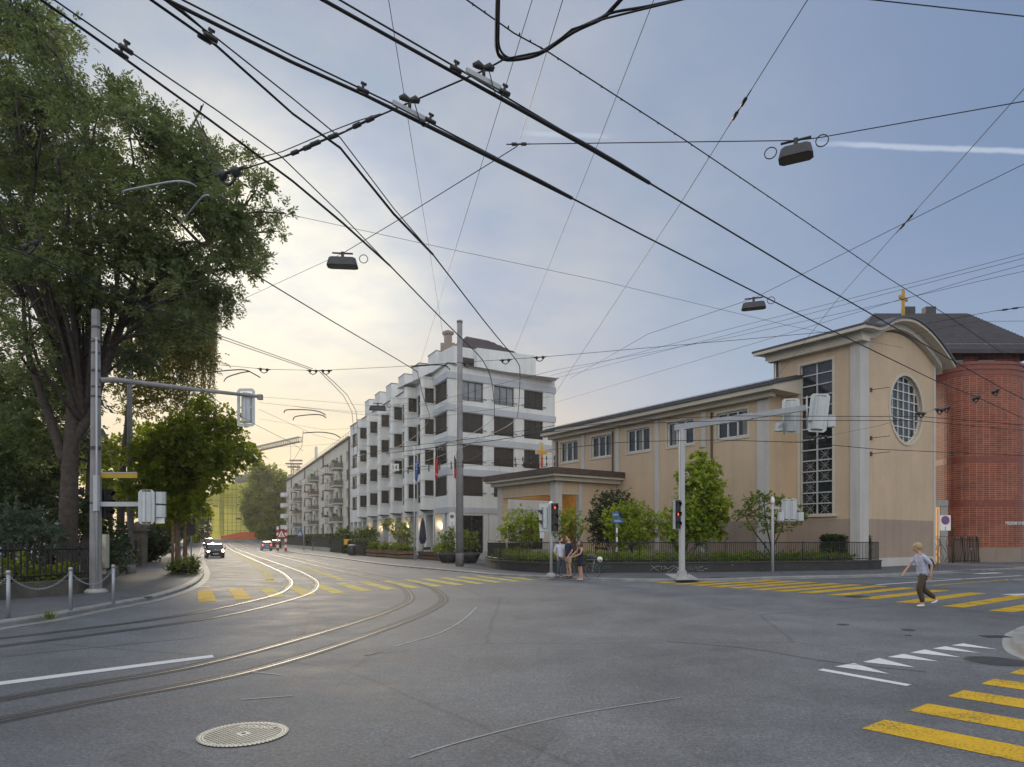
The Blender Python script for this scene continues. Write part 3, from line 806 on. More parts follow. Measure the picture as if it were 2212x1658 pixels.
mb.split('solar_panel', pm('solar_blue',(.10,.14,.20),.2), ar)
mb = MB(FA); mb.box(61,61.3,4,4.3,19,23.2); mb.box(60.6,61.7,3.9,4.4,20.4,23.0); mb.build('antenna', M['signal_back'], ar)
rg = random.Random(3); mb = MB(FA)
for k in range(26): leaf_ball(mb, (56+rg.random()*26, 2.0+rg.random(), 17.1+rg.random()*.5), .9, 60, .3, rg)
mb.build('roof_garden', M['plant_leaf'], ar)
# ================================================================= CHURCH
U_, V_ = Vector((.82,.572,0)).normalized(), Vector((-.572,.82,0)).normalized()
N0, K0 = Vector((16.0,41.5,0)), Vector((20.2,38.8,0))
FN, FT, FF = frame(N0,V_,U_), frame(K0,V_,U_), frame(K0,U_,V_)
chh = thing('church', K0, 'tan rendered church with a tall gridded window, a big round window and a curved roof', 'church')
NL = 21.6; centers = [2.75,7.1,11.2,15.3,19.4]
nh = [(c-1.2,c+1.2,8.42,10.15) for c in centers]
mb = MB(FN); wall(mb, 0, NL, 2.95, 10.8, nh, .22)
mb.quad((NL,0,0),(NL,10,0),(NL,10,10.8),(NL,0,10.8))
mb.M = frame(N0,U_,V_); wall(mb, 0, 1.9, 2.95, 10.9)
lw = (1.6,3.7,3.3,12.6)
mb.M = FT; wall(mb, 0, 5.45, 2.97, 13.5, [lw], .25)
mb.quad((5.45,0,9),(5.45,9.6,9),(5.45,9.6,13.5),(5.45,0,13.5))
# front wall with the round window
mb.M = FF; cx, cz, cr = 5.73, 9.96, 2.12
arch = [(9.6*k/16, 13.4+1.15*math.sin(math.pi*k/16)) for k in range(17)]
outer = [Vector((0,2.97,0)),Vector((9.6,2.97,0))]+[Vector((x,z,0)) for x,z in reversed(arch)]
inner = [Vector((cx+cr*math.cos(2*math.pi*k/40), cz+cr*math.sin(2*math.pi*k/40),0)) for k in range(40)]
allp = outer+inner
for tri in geometry.tessellate_polygon([outer, inner]): mb.poly([(allp[t].x,0,allp[t].y) for t in tri])
for k in range(40):
    a, b = inner[k], inner[(k+1)%40]; mb.quad((a.x,0,a.y),(b.x,0,b.y),(b.x,.3,b.y),(a.x,.3,a.y))
mb.quad((9.6,0,0),(9.6,6,0),(9.6,6,13.4),(9.6,0,13.4))
mb.build('wall', M['tan'], chh)
mb = MB(FN); wall(mb, 0, NL, 0, 2.95, (), 0, -.012); mb.M = frame(N0,U_,V_); wall(mb, 0, 1.9, 0, 2.95, (), 0, -.012); mb.M = FT; wall(mb, 0, 4.6, .0, 2.97, (), 0, -.012); mb.M = FF; wall(mb, 0, 9.6, .6, 2.97, (), 0, -.012)
mb.build('plinth', M['tan_base'], chh)
mb = MB(FF); mb.box(-.05,9.62,-.06,-.0,0,.62); mb.M = FT; mb.box(-.001,4.6,-.06,-.0,0,.62); mb.build('base_course', M['stone_white'], chh)
# round window: pane, ring and glazing bars
mb = MB(FF); mb.face([mb.P((p.x,.24,p.y)) for p in inner]); rw = mb.build('round_window', M['glass'], chh)
mb = MB(FF)
def ringq(mb, r0, r1, y0, y1, n=40):
    for k in range(n):
        a0, a1 = 2*math.pi*k/n, 2*math.pi*(k+1)/n
        P = lambda r,a,y: (cx+r*math.cos(a), y, cz+r*math.sin(a))
        mb.quad(P(r0,a0,y0),P(r0,a1,y0),P(r1,a1,y0),P(r1,a0,y0)); mb.quad(P(r1,a0,y0),P(r1,a1,y0),P(r1,a1,y1),P(r1,a0,y1)); mb.quad(P(r0,a0,y1),P(r0,a1,y1),P(r0,a1,y0),P(r0,a0,y0))
ringq(mb, cr-.02, cr+.17, -.05, .02); mb.build('surround', M['soffit'], rw)
mb = MB(FF); ringq(mb, cr-.08, cr-.001, .16, .235)
for k in range(-2,3):
    x = k*.72; L = math.sqrt(max(.01,(cr-.05)**2-x*x)); mb.box(cx+x-.03,cx+x+.03,.17,.238,cz-L,cz+L)
for k in range(-3,4):
    z = k*.56; L = math.sqrt(max(.01,(cr-.05)**2-z*z)); mb.box(cx-L,cx+L,.175,.236,cz+z-.03,cz+z+.03)
mb.build('glazing_bars', M['frame_white'], rw)
# tall window
M['lattice'] = pm('lattice_grey',(.16,.16,.155),.7)
u0,u1,z0,z1 = lw
mb = MB(FT); mb.quad((u0,.2,z0),(u1,.2,z0),(u1,.2,z1),(u0,.2,z1)); tw = mb.build('tall_window', M['glass'], chh)
mb = MB(FT); rows = 14; h = (z1-z0)/rows
for k in range(rows+1): mb.box(u0,u1,.1,.196,z0+k*h-.035,z0+k*h+.035)
for x in (u0,(u0+u1)/2-.035,u1-.07): mb.box(x,x+.07,.11,.197,z0,z1)
mb.build('glazing_bars', pm('pale_glazing_bar',(.46,.48,.5),.5), tw)
mb = MB(FT); mb.box(u0-.16,u0,-.04,.04,z0-.05,z1+.16); mb.box(u1,u1+.16,-.04,.04,z0-.05,z1+.16); mb.box(u0,u1,-.04,.04,z1,z1+.159); mb.box(u0-.3,u1+.3,-.16,.1,z0-.17,z0-.05); mb.build('surround', M['soffit'], tw)
for r in range(6):
    for c in (0,1):
        if (r*3+c*5) % 7 == 6: continue
        mb = MB(FT)
        cxx = u0+(u1-u0)*(.27+.46*c); czz = z0+(r+.5)*h; e = h*.40
        for (dx,dz) in ((1,1),(1,-1)):
            p = Vector((-dz,0,dx)).normalized()*.035
            a, b = Vector((cxx-dx*e,.17,czz-dz*e)), Vector((cxx+dx*e,.17,czz+dz*e)); mb.quad(a-p,b-p,b+p,a+p)
        mb.box(cxx-.02,cxx+.02,.165,.172,czz-e,czz+e); mb.box(cxx-e,cxx+e,.164,.173,czz-.02,czz+.02); mb.build('star_ornament', M['lattice'], tw)
# pilasters
mb = MB(FN)
for s_ in (.40,5.0,9.26,13.4,17.5,21.4): 
    w_ = .40 if s_ < 1 else .2
    mb.box(s_-w_,s_+w_,-.09,-.0,0,10.5)
mb.M = FT; mb.box(-.09,.48,-.09,-.0,0,13.4); mb.box(5.0,5.5,-.09,0,9.5,13.4)
mb.M = FF; mb.box(.003,.92,-.09,-.0,0,13.35)
mb.box(9.38,9.66,-.05,-.0,0,13.35); mb.split('pilaster', M['stone_white'], chh)
for i,(a,b,c,d) in enumerate(nh):
    mb = MB(FN); mb.quad((a,.2,c),(b,.2,c),(b,.2,d),(a,.2,d)); w_ = mb.build('window', M['glass'], chh)
    mb = MB(FN)
    for k in range(4): x = a+(b-a-.1)*k/3; mb.box(x,x+.1,.1,.196,c,d)
    mb.box(a,b,.1,.195,c,c+.1); mb.box(a,b,.1,.195,d-.1,d); mb.build('frame', M['frame_white'], w_)
    mb = MB(FN); mb.box(a-.15,a,-.04,.02,c-.15,d+.15); mb.box(b,b+.15,-.04,.02,c-.15,d+.15); mb.box(a,b,-.04,.02,d,d+.15); mb.box(a,b,-.05,.02,c-.15,c); mb.build('surround', M['soffit'], w_)
    mb = MB(FN)
    for k in range(3):
        if (i+k)%3 == 0: x = a+(b-a)*(k+.5)/3; mb.quad((x-.22,.195,c+.12),(x+.1,.195,c+.12),(x+.1,.195,d-.12),(x-.22,.195,d-.12))
    if mb.f: mb.build('curtain', pm('grey_curtain',(.2,.2,.19),.8), w_)
mb = MB(FN)
for s_ in (4.3,13.9,20.9): mb.tube([(s_,-.1,3.0),(s_,-.1,10.3)], .07, 6)
mb.M = FT; mb.tube([(5.2,-.2,10.9),(5.2,-.2,13.2)], .08, 6); mb.split('downpipe', M['brownmetal'], chh)
# nave roof
def along(F, prof, s0, s1, name, mat, parent):
    mb = MB(F); mb.extrude([(p[0],p[1]) for p in prof], (s0,0,0), (s1,0,0), Vector((0,1,0))); return mb.build(name, mat, parent)
sl_ = .25
along(FN, [(-.95,10.85),(-.95,11.12),(0,11.12+.95*sl_),(9,11.12+9.95*sl_),(9,10.85),(0,10.85)], -.95, NL+.6, 'roof_cornice', M['soffit'], chh)
along(FN, [(-.45,10.55),(-.45,10.849),(.0,10.849),(.0,10.55)], -.45, NL+.2, 'roof_moulding', M['soffit'], chh)
mb = MB(FN); mb.extrude([(-1.05,11.125),(-1.05,11.32),(9,11.32+10.05*sl_),(9,11.13+10.05*sl_),(0,11.13+1.05*sl_),(-.95,11.14)], (-1.05,0,0),(NL+.7,0,0),Vector((0,1,0)))
for k in range(38):
    s_ = -.8+k*.6; mb.extrude([(-1.05,11.32),(-1.05,11.38),(9,11.38+10.05*sl_),(9,11.32+10.05*sl_)], (s_,0,0),(s_+.03,0,0),Vector((0,1,0)))
nr = mb.build('nave_roof', M['metalroof'], chh)
mb = MB(FN); mb.tube([(-.8,.3,11.78),(NL,.3,11.78)], .018, 4); mb.build('snow_guard', M['steel'], nr)
# curved tower roof
topp = [(-1.0,13.95),(-.2,14.05),(.5,14.08),(1.3,14.3),(2.2,14.75),(3.3,15.12),(4.8,15.3),(6.3,15.12),(7.6,14.75),(8.8,14.25),(9.7,13.8),(10.5,13.35)]
topp = [(p.x,p.y) for p in spline([Vector((a,b,0)) for a,b in topp],3)]
def shell(up, lo, s0, s1, inset=0.0): 
    prof = [(max(-1+inset,min(10.5-inset,x)),z+up) for x,z in topp]; prof2 = [(max(-1+inset,min(10.5-inset,x)),z+lo) for x,z in topp]
    return prof2+prof[::-1]
def roofpiece(up, lo, s0, s1, inset, name, mat):
    mb = MB(FF); prof = shell(up, lo, s0, s1, inset)
    n = len(topp); A = [mb.P((x,s0,z)) for x,z in prof]; B = [mb.P((x,s1,z)) for x,z in prof]; m = len(prof)
    for k in range(m): j = (k+1)%m; mb.face([A[k],A[j],B[j],B[k]])
    for k in range(n-1):
        mb.face([A[k],A[k+1],A[m-2-k],A[m-1-k]]); mb.face([B[k],B[m-1-k],B[m-2-k],B[k+1]])
    return mb.build(name, mat, chh)
roofpiece(-.10,-.27,-.9,6.4,0.0,'tower_cornice',M['soffit'])
roofpiece(-.27,-.62,-.34,5.9,.6,'tower_moulding',M['soffit'])
roofpiece(.05,-.095,-1.0,6.5,-.08,'tower_roof',M['metalroof'])
mb = MB(FF); mb.box(-.45,.0,-.45,5.7,13.2,13.5); mb.box(0,.4,-.45,-.1,13.2,13.5); mb.build('tower_frieze', M['soffit'], chh)
# gilded cross
cp = W(1951,697,42.2); mb = MB(frame(cp,U_,V_)); mb.box(-.11,.11,-.06,.06,-.8,2.05); mb.box(-.52,-.11,-.06,.06,1.42,1.62); mb.box(.11,.52,-.06,.06,1.42,1.62); mb.build('roof_cross', M['gold'], chh, .012)
# porch
P0 = N0+V_*13.4-U_*6.26; FP = frame(P0,V_,U_); FP2 = frame(P0,U_,V_); PL, PD = 7.7, 6.2
mb = MB(FP); mb.box(-.4,PL+.4,-.4,PD,6.05,6.35); mb.box(-.75,PL+.75,-.75,PD,6.35,6.52); mb.build('porch_cornice', M['soffit'], chh)
mb = MB(FP); mb.box(-.85,PL+.85,-.85,PD,6.52,6.95); mb.build('porch_roof', M['brownmetal'], chh)
mb = MB(FP); cw = .62
for (x,y) in ((0,0),(PL-cw,0),(PL-cw,PD-cw)): mb.box(x,x+cw,y,y+cw,0,6.05)
mb.box(0,.35,2.25,2.6,0,6.05); mb.split('porch_column', M['stone_white'], chh)
mb = MB(FP); mb.box(cw,PL-cw,.05,.55,5.1,6.049); mb.box(.05,.55,cw,2.25,5.1,6.049); mb.box(PL-.55,PL-.05,cw,PD-cw,5.1,6.049)
mb.box(.06,.4,2.6,PD,0,6.048); mb.build('porch_wall', M['tan'], chh)
mb = MB(FP); mb.box(cw,PL-cw,.03,.049,5.1,5.16); mb.box(.03,.049,cw,2.25,5.1,5.16); mb.build('beam_trim', M['soffit'], chh)
mb = MB(FP); mb.box(.4,PL-.55,.55,PD,5.45,5.6); mb.build('porch_ceiling', M['soffit'], chh)
mb = MB(FP); mb.box(.4,PL,PD-.45,PD-.25,.75,5.45); mb.build('porch_back_wall', pm('ochre_wall',(.46,.29,.12),.8), chh)
mb = MB(FP); mb.box(2.6,4.8,PD-.52,-.452+PD,.75,3.4); mb.build('porch_door', pm('oak_door',(.22,.11,.05),.6), chh)
mb = MB(FP); mb.box(0,PL,.63,PD,0,.75)
for k in range(5): mb.box(1.2,PL+1.6,-.0-.33*(k+1),-.33*k,0,.75-.15*(k+.0)-.02)
mb.box(.9,1.19,-2.4,-.0,0,1.0); mb.build('porch_steps', M['concrete'], chh)
mb = MB(FP); mb.lathe((PL*.5,2.2,5.30),[(.26,0),(.3,.06),(.3,.15)],16); mb.build('ceiling_lamp', M['warm'], chh)
L = bpy.data.lights.new('porch_light','POINT'); L.energy = 110; L.color = (1,.66,.28); L.shadow_soft_size = .25
lo = bpy.data.objects.new('porch_light', L); COL.objects.link(lo); lo.location = (FP @ Vector((PL*.5,2.6,4.9)))-K0; lo.parent = chh
pc = W(1169.5,1012,51); mb = MB(frame(pc,U_,V_)); mb.box(-.17,.17,-.05,.05,0,1.95); mb.box(-.56,-.17,-.05,.05,1.05,1.45); mb.box(.17,.56,-.05,.05,1.05,1.45); pcx = mb.build('porch_cross', pm('pale_cross_frame',(.55,.55,.52),.4), chh)
nt_ = bpy.data.materials.new('cross_glass'); nt_.use_nodes = True; b_ = nt_.node_tree.nodes['Principled BSDF']
tcx = nt_.node_tree.nodes.new('ShaderNodeTexCoord'); sx = nt_.node_tree.nodes.new('ShaderNodeSeparateXYZ'); nt_.node_tree.links.new(tcx.outputs['Generated'], sx.inputs[0])
rr_ = ramp(nt_.node_tree, [(.0,(.55,.05,.03)),(.4,(.6,.12,.04)),(.7,(.7,.42,.05)),(1,(.65,.5,.1))]); nt_.node_tree.links.new(sx.outputs[2], rr_.inputs[0]); nt_.node_tree.links.new(rr_.outputs[0], b_.inputs['Base Color'])
mb = MB(frame(pc,U_,V_)); mb.box(-.11,.11,-.06,-.052,.05,1.9); mb.box(-.5,-.11,-.06,-.052,1.13,1.37); mb.box(.11,.5,-.06,-.052,1.13,1.37); mb.build('cross_pane', nt_, pcx)
# wire anchors on the front wall
for i,(px,py) in enumerate(((1883,843),(1883,947),(1884,981))):
    s_ = 1.35; Y = 39.6; p = W(px,py,Y); zz_ = p.z
    mb = MB(FF); mb.box(s_-.12,s_+.12,-.03,-.0,zz_-.12,zz_+.12); mb.tube([(s_,-.03,zz_),(s_+.4,-.9,zz_+.05)], .02, 5); mb.build('wall_anchor', M['frame_dark'], chh)
# ================================================================= BRICK BUILDING
def brickmat():
    m, nt, b = nodes('glazed_red_brick'); uv = nt.nodes.new('ShaderNodeTexCoord'); br = nt.nodes.new('ShaderNodeTexBrick')
    nt.links.new(uv.outputs['UV'], br.inputs['Vector']); br.offset = 0.0; br.squash = 1
    br.inputs['Color1'].default_value = (.31,.078,.034,1); br.inputs['Color2'].default_value = (.20,.048,.028,1); br.inputs['Mortar'].default_value = (.40,.28,.22,1)
    br.inputs['Scale'].default_value = 1; br.inputs['Mortar Size'].default_value = .012; br.inputs['Brick Width'].default_value = .45; br.inputs['Row Height'].default_value = .15; br.inputs['Bias'].default_value = 0
    v = noise(nt, .5, 5, .6); r = ramp(nt, [(.3,(.72,.72,.74)),(.7,(1.18,1.15,1.1))]); nt.links.new(v, r.inputs[0])
    v2 = noise(nt, 7, 4, .7); r2 = ramp(nt, [(.3,(.8,.8,.8)),(.7,(1.15,1.15,1.15))]); nt.links.new(v2, r2.inputs[0])
    c = mix(nt, 1, br.outputs['Color'], r.outputs[0], 'MULTIPLY'); nt.links.new(mix(nt, 1, c, r2.outputs[0], 'MULTIPLY'), b.inputs['Base Color']); b.inputs['Roughness'].default_value = .6; b.inputs['Specular IOR Level'].default_value = .3
    bump(nt, b, br.outputs['Fac'], -.4, .01); return m
M['brick'] = brickmat(); M['brick_band'] = pm('brick_soldier_course', (.20,.050,.030), .5, 0, .3, 9, .4, 30, fine=.3, fsc=25)
M['rooftile'] = pm('dark_roof_tiles', (.055,.05,.056), .7, 0, .25, 1.5, .3, 30)
bo = Vector((33.6,47.8,0))
bb = thing('brick_building', bo, 'red brick building with rounded corners and dark tiled roof beside the church', 'building')
plan = [Vector((32.0,62,0)),Vector((32.0,49.4,0))]
for k in range(1,9):
    a = math.pi+math.pi/2*k/8; plan.append(Vector((33.6+1.6*math.cos(a),49.4+1.6*math.sin(a),0)))
plan.append(Vector((35.0,47.8,0)))
for k in range(1,13):
    a = -math.pi/2+math.pi/2*k/12; plan.append(Vector((35.0+3.5*math.cos(a),51.3+3.5*math.sin(a),0)))
plan.append(Vector((38.5,62,0)))
def ribbon(pl, z0, z1, name, mat, parent, off=0.0):
    mb = MB(); ln = offset_line(pl, -off) if off else pl; d = 0
    for k in range(len(pl)-1):
        l = (pl[k+1]-pl[k]).length; a, b = ln[k], ln[k+1]
        mb.face([mb.P((a.x,a.y,z0)),mb.P((b.x,b.y,z0)),mb.P((b.x,b.y,z1)),mb.P((a.x,a.y,z1))], [(d,z0),(d+l,z0),(d+l,z1),(d,z1)]); d += l
    if off:
        for k in range(len(pl)-1):
            for z in (z0,z1): mb.quad((pl[k].x,pl[k].y,z),(pl[k+1].x,pl[k+1].y,z),(ln[k+1].x,ln[k+1].y,z),(ln[k].x,ln[k].y,z))
    return mb.build(name, mat, parent)
ribbon(plan, 1.15, 14.4, 'wall', M['brick'], bb)
ribbon(plan, 0, 1.15, 'plinth', stucco('brown_stone',(.29,.235,.195),.2), bb, .04)
for z0,z1,o in ((13.55,13.95,.03),(13.95,14.3,.08),(14.3,14.5,.14),(7.25,7.7,.02),(4.1,4.55,.02)): ribbon(plan, z0, z1, 'brick_band', M['brick_band'], bb, o)
mb = MB(); mb.prism([(p.x,p.y) for p in plan], 14.38, 14.48); mb.build('flat_roof', M['metalroof'], bb)
up = [Vector((27,61,0)),Vector((27,53,0)),Vector((40.4,53,0)),Vector((41.5,55,0)),Vector((41.5,62,0))]
ribbon(up, 14.0, 16.6, 'upper_wall', M['brick'], bb)
mb = MB()
for x in (34.5,37): mb.box(x,x+1.3,52.9,52.99,15.2,16.1)
mb.split('upper_window', M['glass'], bb)
mb = MB(); e = [(26,52,16.5),(42.3,52,16.5),(42.3,64,16.5),(26,64,16.5)]; r0,r1 = (31.5,58,21.4),(39.6,58,21.4)
mb.poly([e[0],e[1],r1,r0]); mb.poly([e[1],e[2],r1]); mb.poly([e[2],e[3],r0,r1]); mb.poly([e[3],e[0],r0])
for k in range(1,26):
    f = k/26; p = [Vector(x) for x in (e[0],e[1],r1,r0)]
    A,B = p[0].lerp(p[3],f),p[1].lerp(p[2],f); A2,B2 = p[0].lerp(p[3],f-.012),p[1].lerp(p[2],f-.012); o = Vector((0,-.04,.04))
    mb.poly([A2+o*.3,B2+o*.3,B+o,A+o])
mb.box(26,42.3,51.9,52.1,16.25,16.55); mb.build('tile_roof', M['rooftile'], bb)
mb = MB()
for (x,z) in ((34.2,21.3),(36,21.3)): mb.box(x,x+.9,58,58.6,z,z+.7)
mb.split('roof_vent', M['rooftile'], bb)
mb = MB()
for k in range(15): mb.box(27.5+k,27.53+k,52.75,52.8,17.0,17.25)
mb.tube([(26.5,52.75,17.2),(42,52.75,17.2)], .02, 4); mb.build('snow_rail', M['steel'], bb)
# lettering bent round the curved wall
t0 = text_mesh('MISSIONE CATTOLICA', .36, 'lettering', M['white_sign'], bb, Matrix.Identity(4), .015, 'LEFT', .72)
aa = math.atan2(0,1)
for v in t0.data.vertices:
    p = v.co+bo; x, z, ex = p.x, p.y, p.z
    a = -math.pi/2+(x+.36)/3.5; r_ = 3.53+ex
    v.co = Vector((35.0+r_*math.cos(a), 51.3+r_*math.sin(a), 2.78+z))-bo
# ================================================================= GARDEN WALLS AND FENCES
def wall_along(pts, h, th, mb, z0=0.0):
    a, b = offset_line(pts, 0), offset_line(pts, th)
    for k in range(len(pts)-1):
        A,B,C,D = a[k],a[k+1],b[k+1],b[k]
        mb.quad((A.x,A.y,z0),(B.x,B.y,z0),(B.x,B.y,h),(A.x,A.y,h)); mb.quad((D.x,D.y,h),(A.x,A.y,h),(B.x,B.y,h),(C.x,C.y,h)); mb.quad((C.x,C.y,z0),(D.x,D.y,z0),(D.x,D.y,h),(C.x,C.y,h))
    mb.quad((a[0].x,a[0].y,z0),(b[0].x,b[0].y,z0),(b[0].x,b[0].y,h),(a[0].x,a[0].y,h)); mb.quad((a[-1].x,a[-1].y,z0),(b[-1].x,b[-1].y,z0),(b[-1].x,b[-1].y,h),(a[-1].x,a[-1].y,h))
def resample(pts, step):
    out = []; d = 0; pos = 0
    for k in range(len(pts)-1):
        l = (pts[k+1]-pts[k]).length
        while pos <= d+l: out.append(pts[k].lerp(pts[k+1], (pos-d)/max(l,1e-6))); pos += step
        d += l
    return out
gw = spline([G(x,y,.108) for x,y in ((1112,1205),(1072,1211),(1052,1219),(1054,1227),(1110,1234),(1217,1239),(1331,1237.8),(1517,1236.4),(1700,1234),(1860,1231.5),(1904,1229.7))], 5)
gwt = thing('garden_wall', gw[25], 'low dark rendered wall with scrawled graffiti round the church garden', 'wall')
mb = MB(); wall_along(gw, .56, .3, mb); mb.build('wall', M['black_wall'], gwt)
mb = MB(); wall_along(offset_line(gw,-.05), .62, .4, mb, .561); mb.build('coping', pm('dark_coping',(.055,.052,.055),.7,0,.3,2), gwt)
def scribble(name, strokes, mat, r=.012):
    """strokes in (px,py) on the wall face, pressed onto the wall line"""
    mb = MB()
    for st in strokes:
        pts = []
        for (px,py) in st:
            best = None
            for k in range(len(gw)-1):
                a, b = gw[k], gw[k+1]; ra, rb = a.x-(px-CX_)/F_*a.y, b.x-(px-CX_)/F_*b.y
                if ra*rb <= 0 and a.y < 41 and abs(ra-rb) > 1e-9: best = a.lerp(b, ra/(ra-rb))
            if best is None: continue
            p = W(px,py,best.y); n = Vector((best.x,best.y,0)).normalized(); pts.append(p-n*.012)
        mb.tube(pts, r, 4)
    return mb.build(name, mat, gwt)
chalk = pm('pale_spray_paint',(.42,.42,.42),.8); teal = pm('teal_spray_paint',(.03,.22,.20),.7)
def sp8(l): return [(1390.4+x/3.7485, 821.6+y/3.7485) for x,y in l]
scribble('graffiti', [sp8(x) for x in ([(50,1540),(100,1510),(135,1505)],[(60,1500),(95,1528),(125,1548)],[(148,1505),(140,1540)],[(155,1535),(190,1520),(170,1505),(160,1510),(200,1530),(220,1512),(240,1505),(250,1520),(215,1548),(190,1552)],[(250,1505),(300,1540)],[(295,1505),(255,1545)],
   [(335,1545),(345,1508),(358,1540),(372,1506),(385,1545)],[(392,1545),(400,1510),(412,1540),(425,1508),(435,1545)],[(480,1510),(450,1515),(440,1545),(490,1540)],[(490,1525),(515,1527)])], chalk, .011)
scribble('graffiti', [[(1278,1229),(1281,1221),(1284,1229),(1280,1226)],[(1288,1221),(1286,1229),(1291,1229)],[(1294,1221),(1301,1221),(1296,1225),(1301,1229),(1294,1229)],[(1305,1222),(1304,1229),(1310,1228),(1310,1222)],[(1313,1229),(1316,1222),(1319,1229)]], teal, .014)
fn = thing('iron_fence', gw[20], 'black iron railing standing on the low dark garden wall', 'fence')
mb = MB(); fl = offset_line(gw, .15); rs = resample(fl, .115)
for p in rs: mb.box(p.x-.011,p.x+.011,p.y-.011,p.y+.011,.62,1.60)
mb.build('railing', M['iron'], fn)
mb = MB()
for z in (.72,1.6): mb.tube([(p.x,p.y,z) for p in fl], .022, 4, True, False)
mb.build('rail', M['iron'], fn)
mb = MB()
for i,p in enumerate(resample(fl, 2.3)): mb.box(p.x-.025,p.x+.025,p.y-.025,p.y+.025,.6,1.66)
mb.split('fence_post', M['iron'], fn)
soil = pm('garden_soil',(.05,.042,.03),.95,0,.3,3,.6,20)
mb = MB(); bed = [p for p in offset_line(gw,.3)] + [Vector((22.5,40.6,0)), K0+Vector((-.2,.2,0)), K0+V_*4.6-U_*.1, N0-U_*.1, N0+V_*13-U_*.1, N0+V_*13-U_*6, Vector((1.0,46.2,0))]
for tri in geometry.tessellate_polygon([[Vector((p.x,p.y,0)) for p in bed]]): mb.poly([(bed[t].x,bed[t].y,.42) for t in tri])
struct(mb.build('flower_bed', soil))
# near side park: stone wall, iron fence
pw = spline([G(x,y,.118) for x,y in ((-420,1352),(-150,1318),(0,1297),(100,1289),(183,1281),(226,1269),(271,1234),(303,1222),(349,1199.5))], 5) + [S(-3.4,95), S(-3.6,130)]
pwt = thing('park_wall', pw[12], 'low mossy stone wall under the dark picket fence at the park edge', 'wall')
mb = MB(); wall_along(pw, .55, .35, mb); mb.build('wall', pm('mossy_stone',(.085,.082,.068),.9,0,.35,3,.6,25), pwt)
pf = thing('picket_fence', pw[10], 'dark iron picket fence with flat pointed bars along the park', 'fence')
mb = MB(); fl2 = offset_line(pw,.17)
for p in resample(fl2,.165):
    if p.y > 75 : break
    mb.box(p.x-.024,p.x+.024,p.y-.01,p.y+.01,.56,1.62); mb.poly([(p.x-.024,p.y,1.62),(p.x+.024,p.y,1.62),(p.x,p.y,1.72)])
mb.build('railing', M['iron'], pf)
mb = MB()
for z in (.72,1.48): mb.tube([(p.x,p.y,z) for p in fl2 if p.y < 75], .025, 4, True, False)
mb.build('rail', M['iron'], pf)
mossy = pm('sandstone_pillar',(.15,.125,.09),.9,0,.3,3,.5,25)
for i,(px,py,lab) in enumerate(((300,1222,'stone gate pillar with rounded cap at the park entrance, nearer of two'),(314,1214,'stone gate pillar with rounded cap at the park entrance, farther of two'))):
    p = G(px,py,.118); t = thing('gate_pillar', p, lab, 'pillar', 'gate pillars')
    mb = MB(); mb.box(p.x-.35,p.x+.35,p.y-.35,p.y+.35,.1,2.25); mb.box(p.x-.28,p.x-.1,p.y-.37,p.y-.35,.4,2.0); mb.box(p.x+.1,p.x+.28,p.y-.37,p.y-.35,.4,2.0); mb.build('shaft', mossy, t)
    mb = MB(); mb.box(p.x-.45,p.x+.45,p.y-.45,p.y+.45,2.25,2.4); mb.ball((p.x,p.y,2.4),.4,.4,.5); mb.build('cap', mossy, t)
# bollards and chains
bol = []
for i,(px,py,tp,lab) in enumerate(((-130,1352,0,'grey steel chain post cut by the frame edge'),(18,1336,0,'grey steel chain post, leftmost fully visible one'),(152.5,1319,0,'grey steel chain post, middle one on the kerb'),(245,1305,0,'grey steel chain post nearest the corner of the kerb'))):
    p = G(px,py,.118); bol.append(p)
    if px < 0: continue
    t = thing('chain_post', p, lab, 'post', 'chain posts on the kerb')
    mb = MB(); mb.cyl((p.x,p.y),.038,.118,1.10,12); mb.build('tube', M['steel'], t)
    mb = MB(); mb.lathe((p.x,p.y,1.10),[(.045,-.05),(.047,0),(.03,.03)],12); mb.build('cap', M['steel'], t)
for i,lab in enumerate(('link chain hanging from the first grey post out of the frame','link chain slung between the leftmost and the middle grey post','link chain slung between the middle grey post and the corner one')):
    a, b = bol[i]+Vector((0,0,.90)), bol[i+1]+Vector((0,0,.90)); n = int((b-a).length/.042); mb = MB()
    for k in range(n):
        t_ = (k+.5)/n; p = a.lerp(b,t_); p.z -= .62*.55*4*t_*(1-t_)*(1 if i else 1.0)
        d = (b-a).normalized(); e = Vector((0,0,1)) if k % 2 else Vector((-d.y,d.x,0))
        ring = [p+d*.032*math.cos(x)+e*.016*math.sin(x) for x in [2*math.pi*q/7 for q in range(8)]]
        mb.tube(ring, .0055, 4, False)
    tag(mb.build('chain', M['steel']), lab, 'chain', 'chains between the posts')
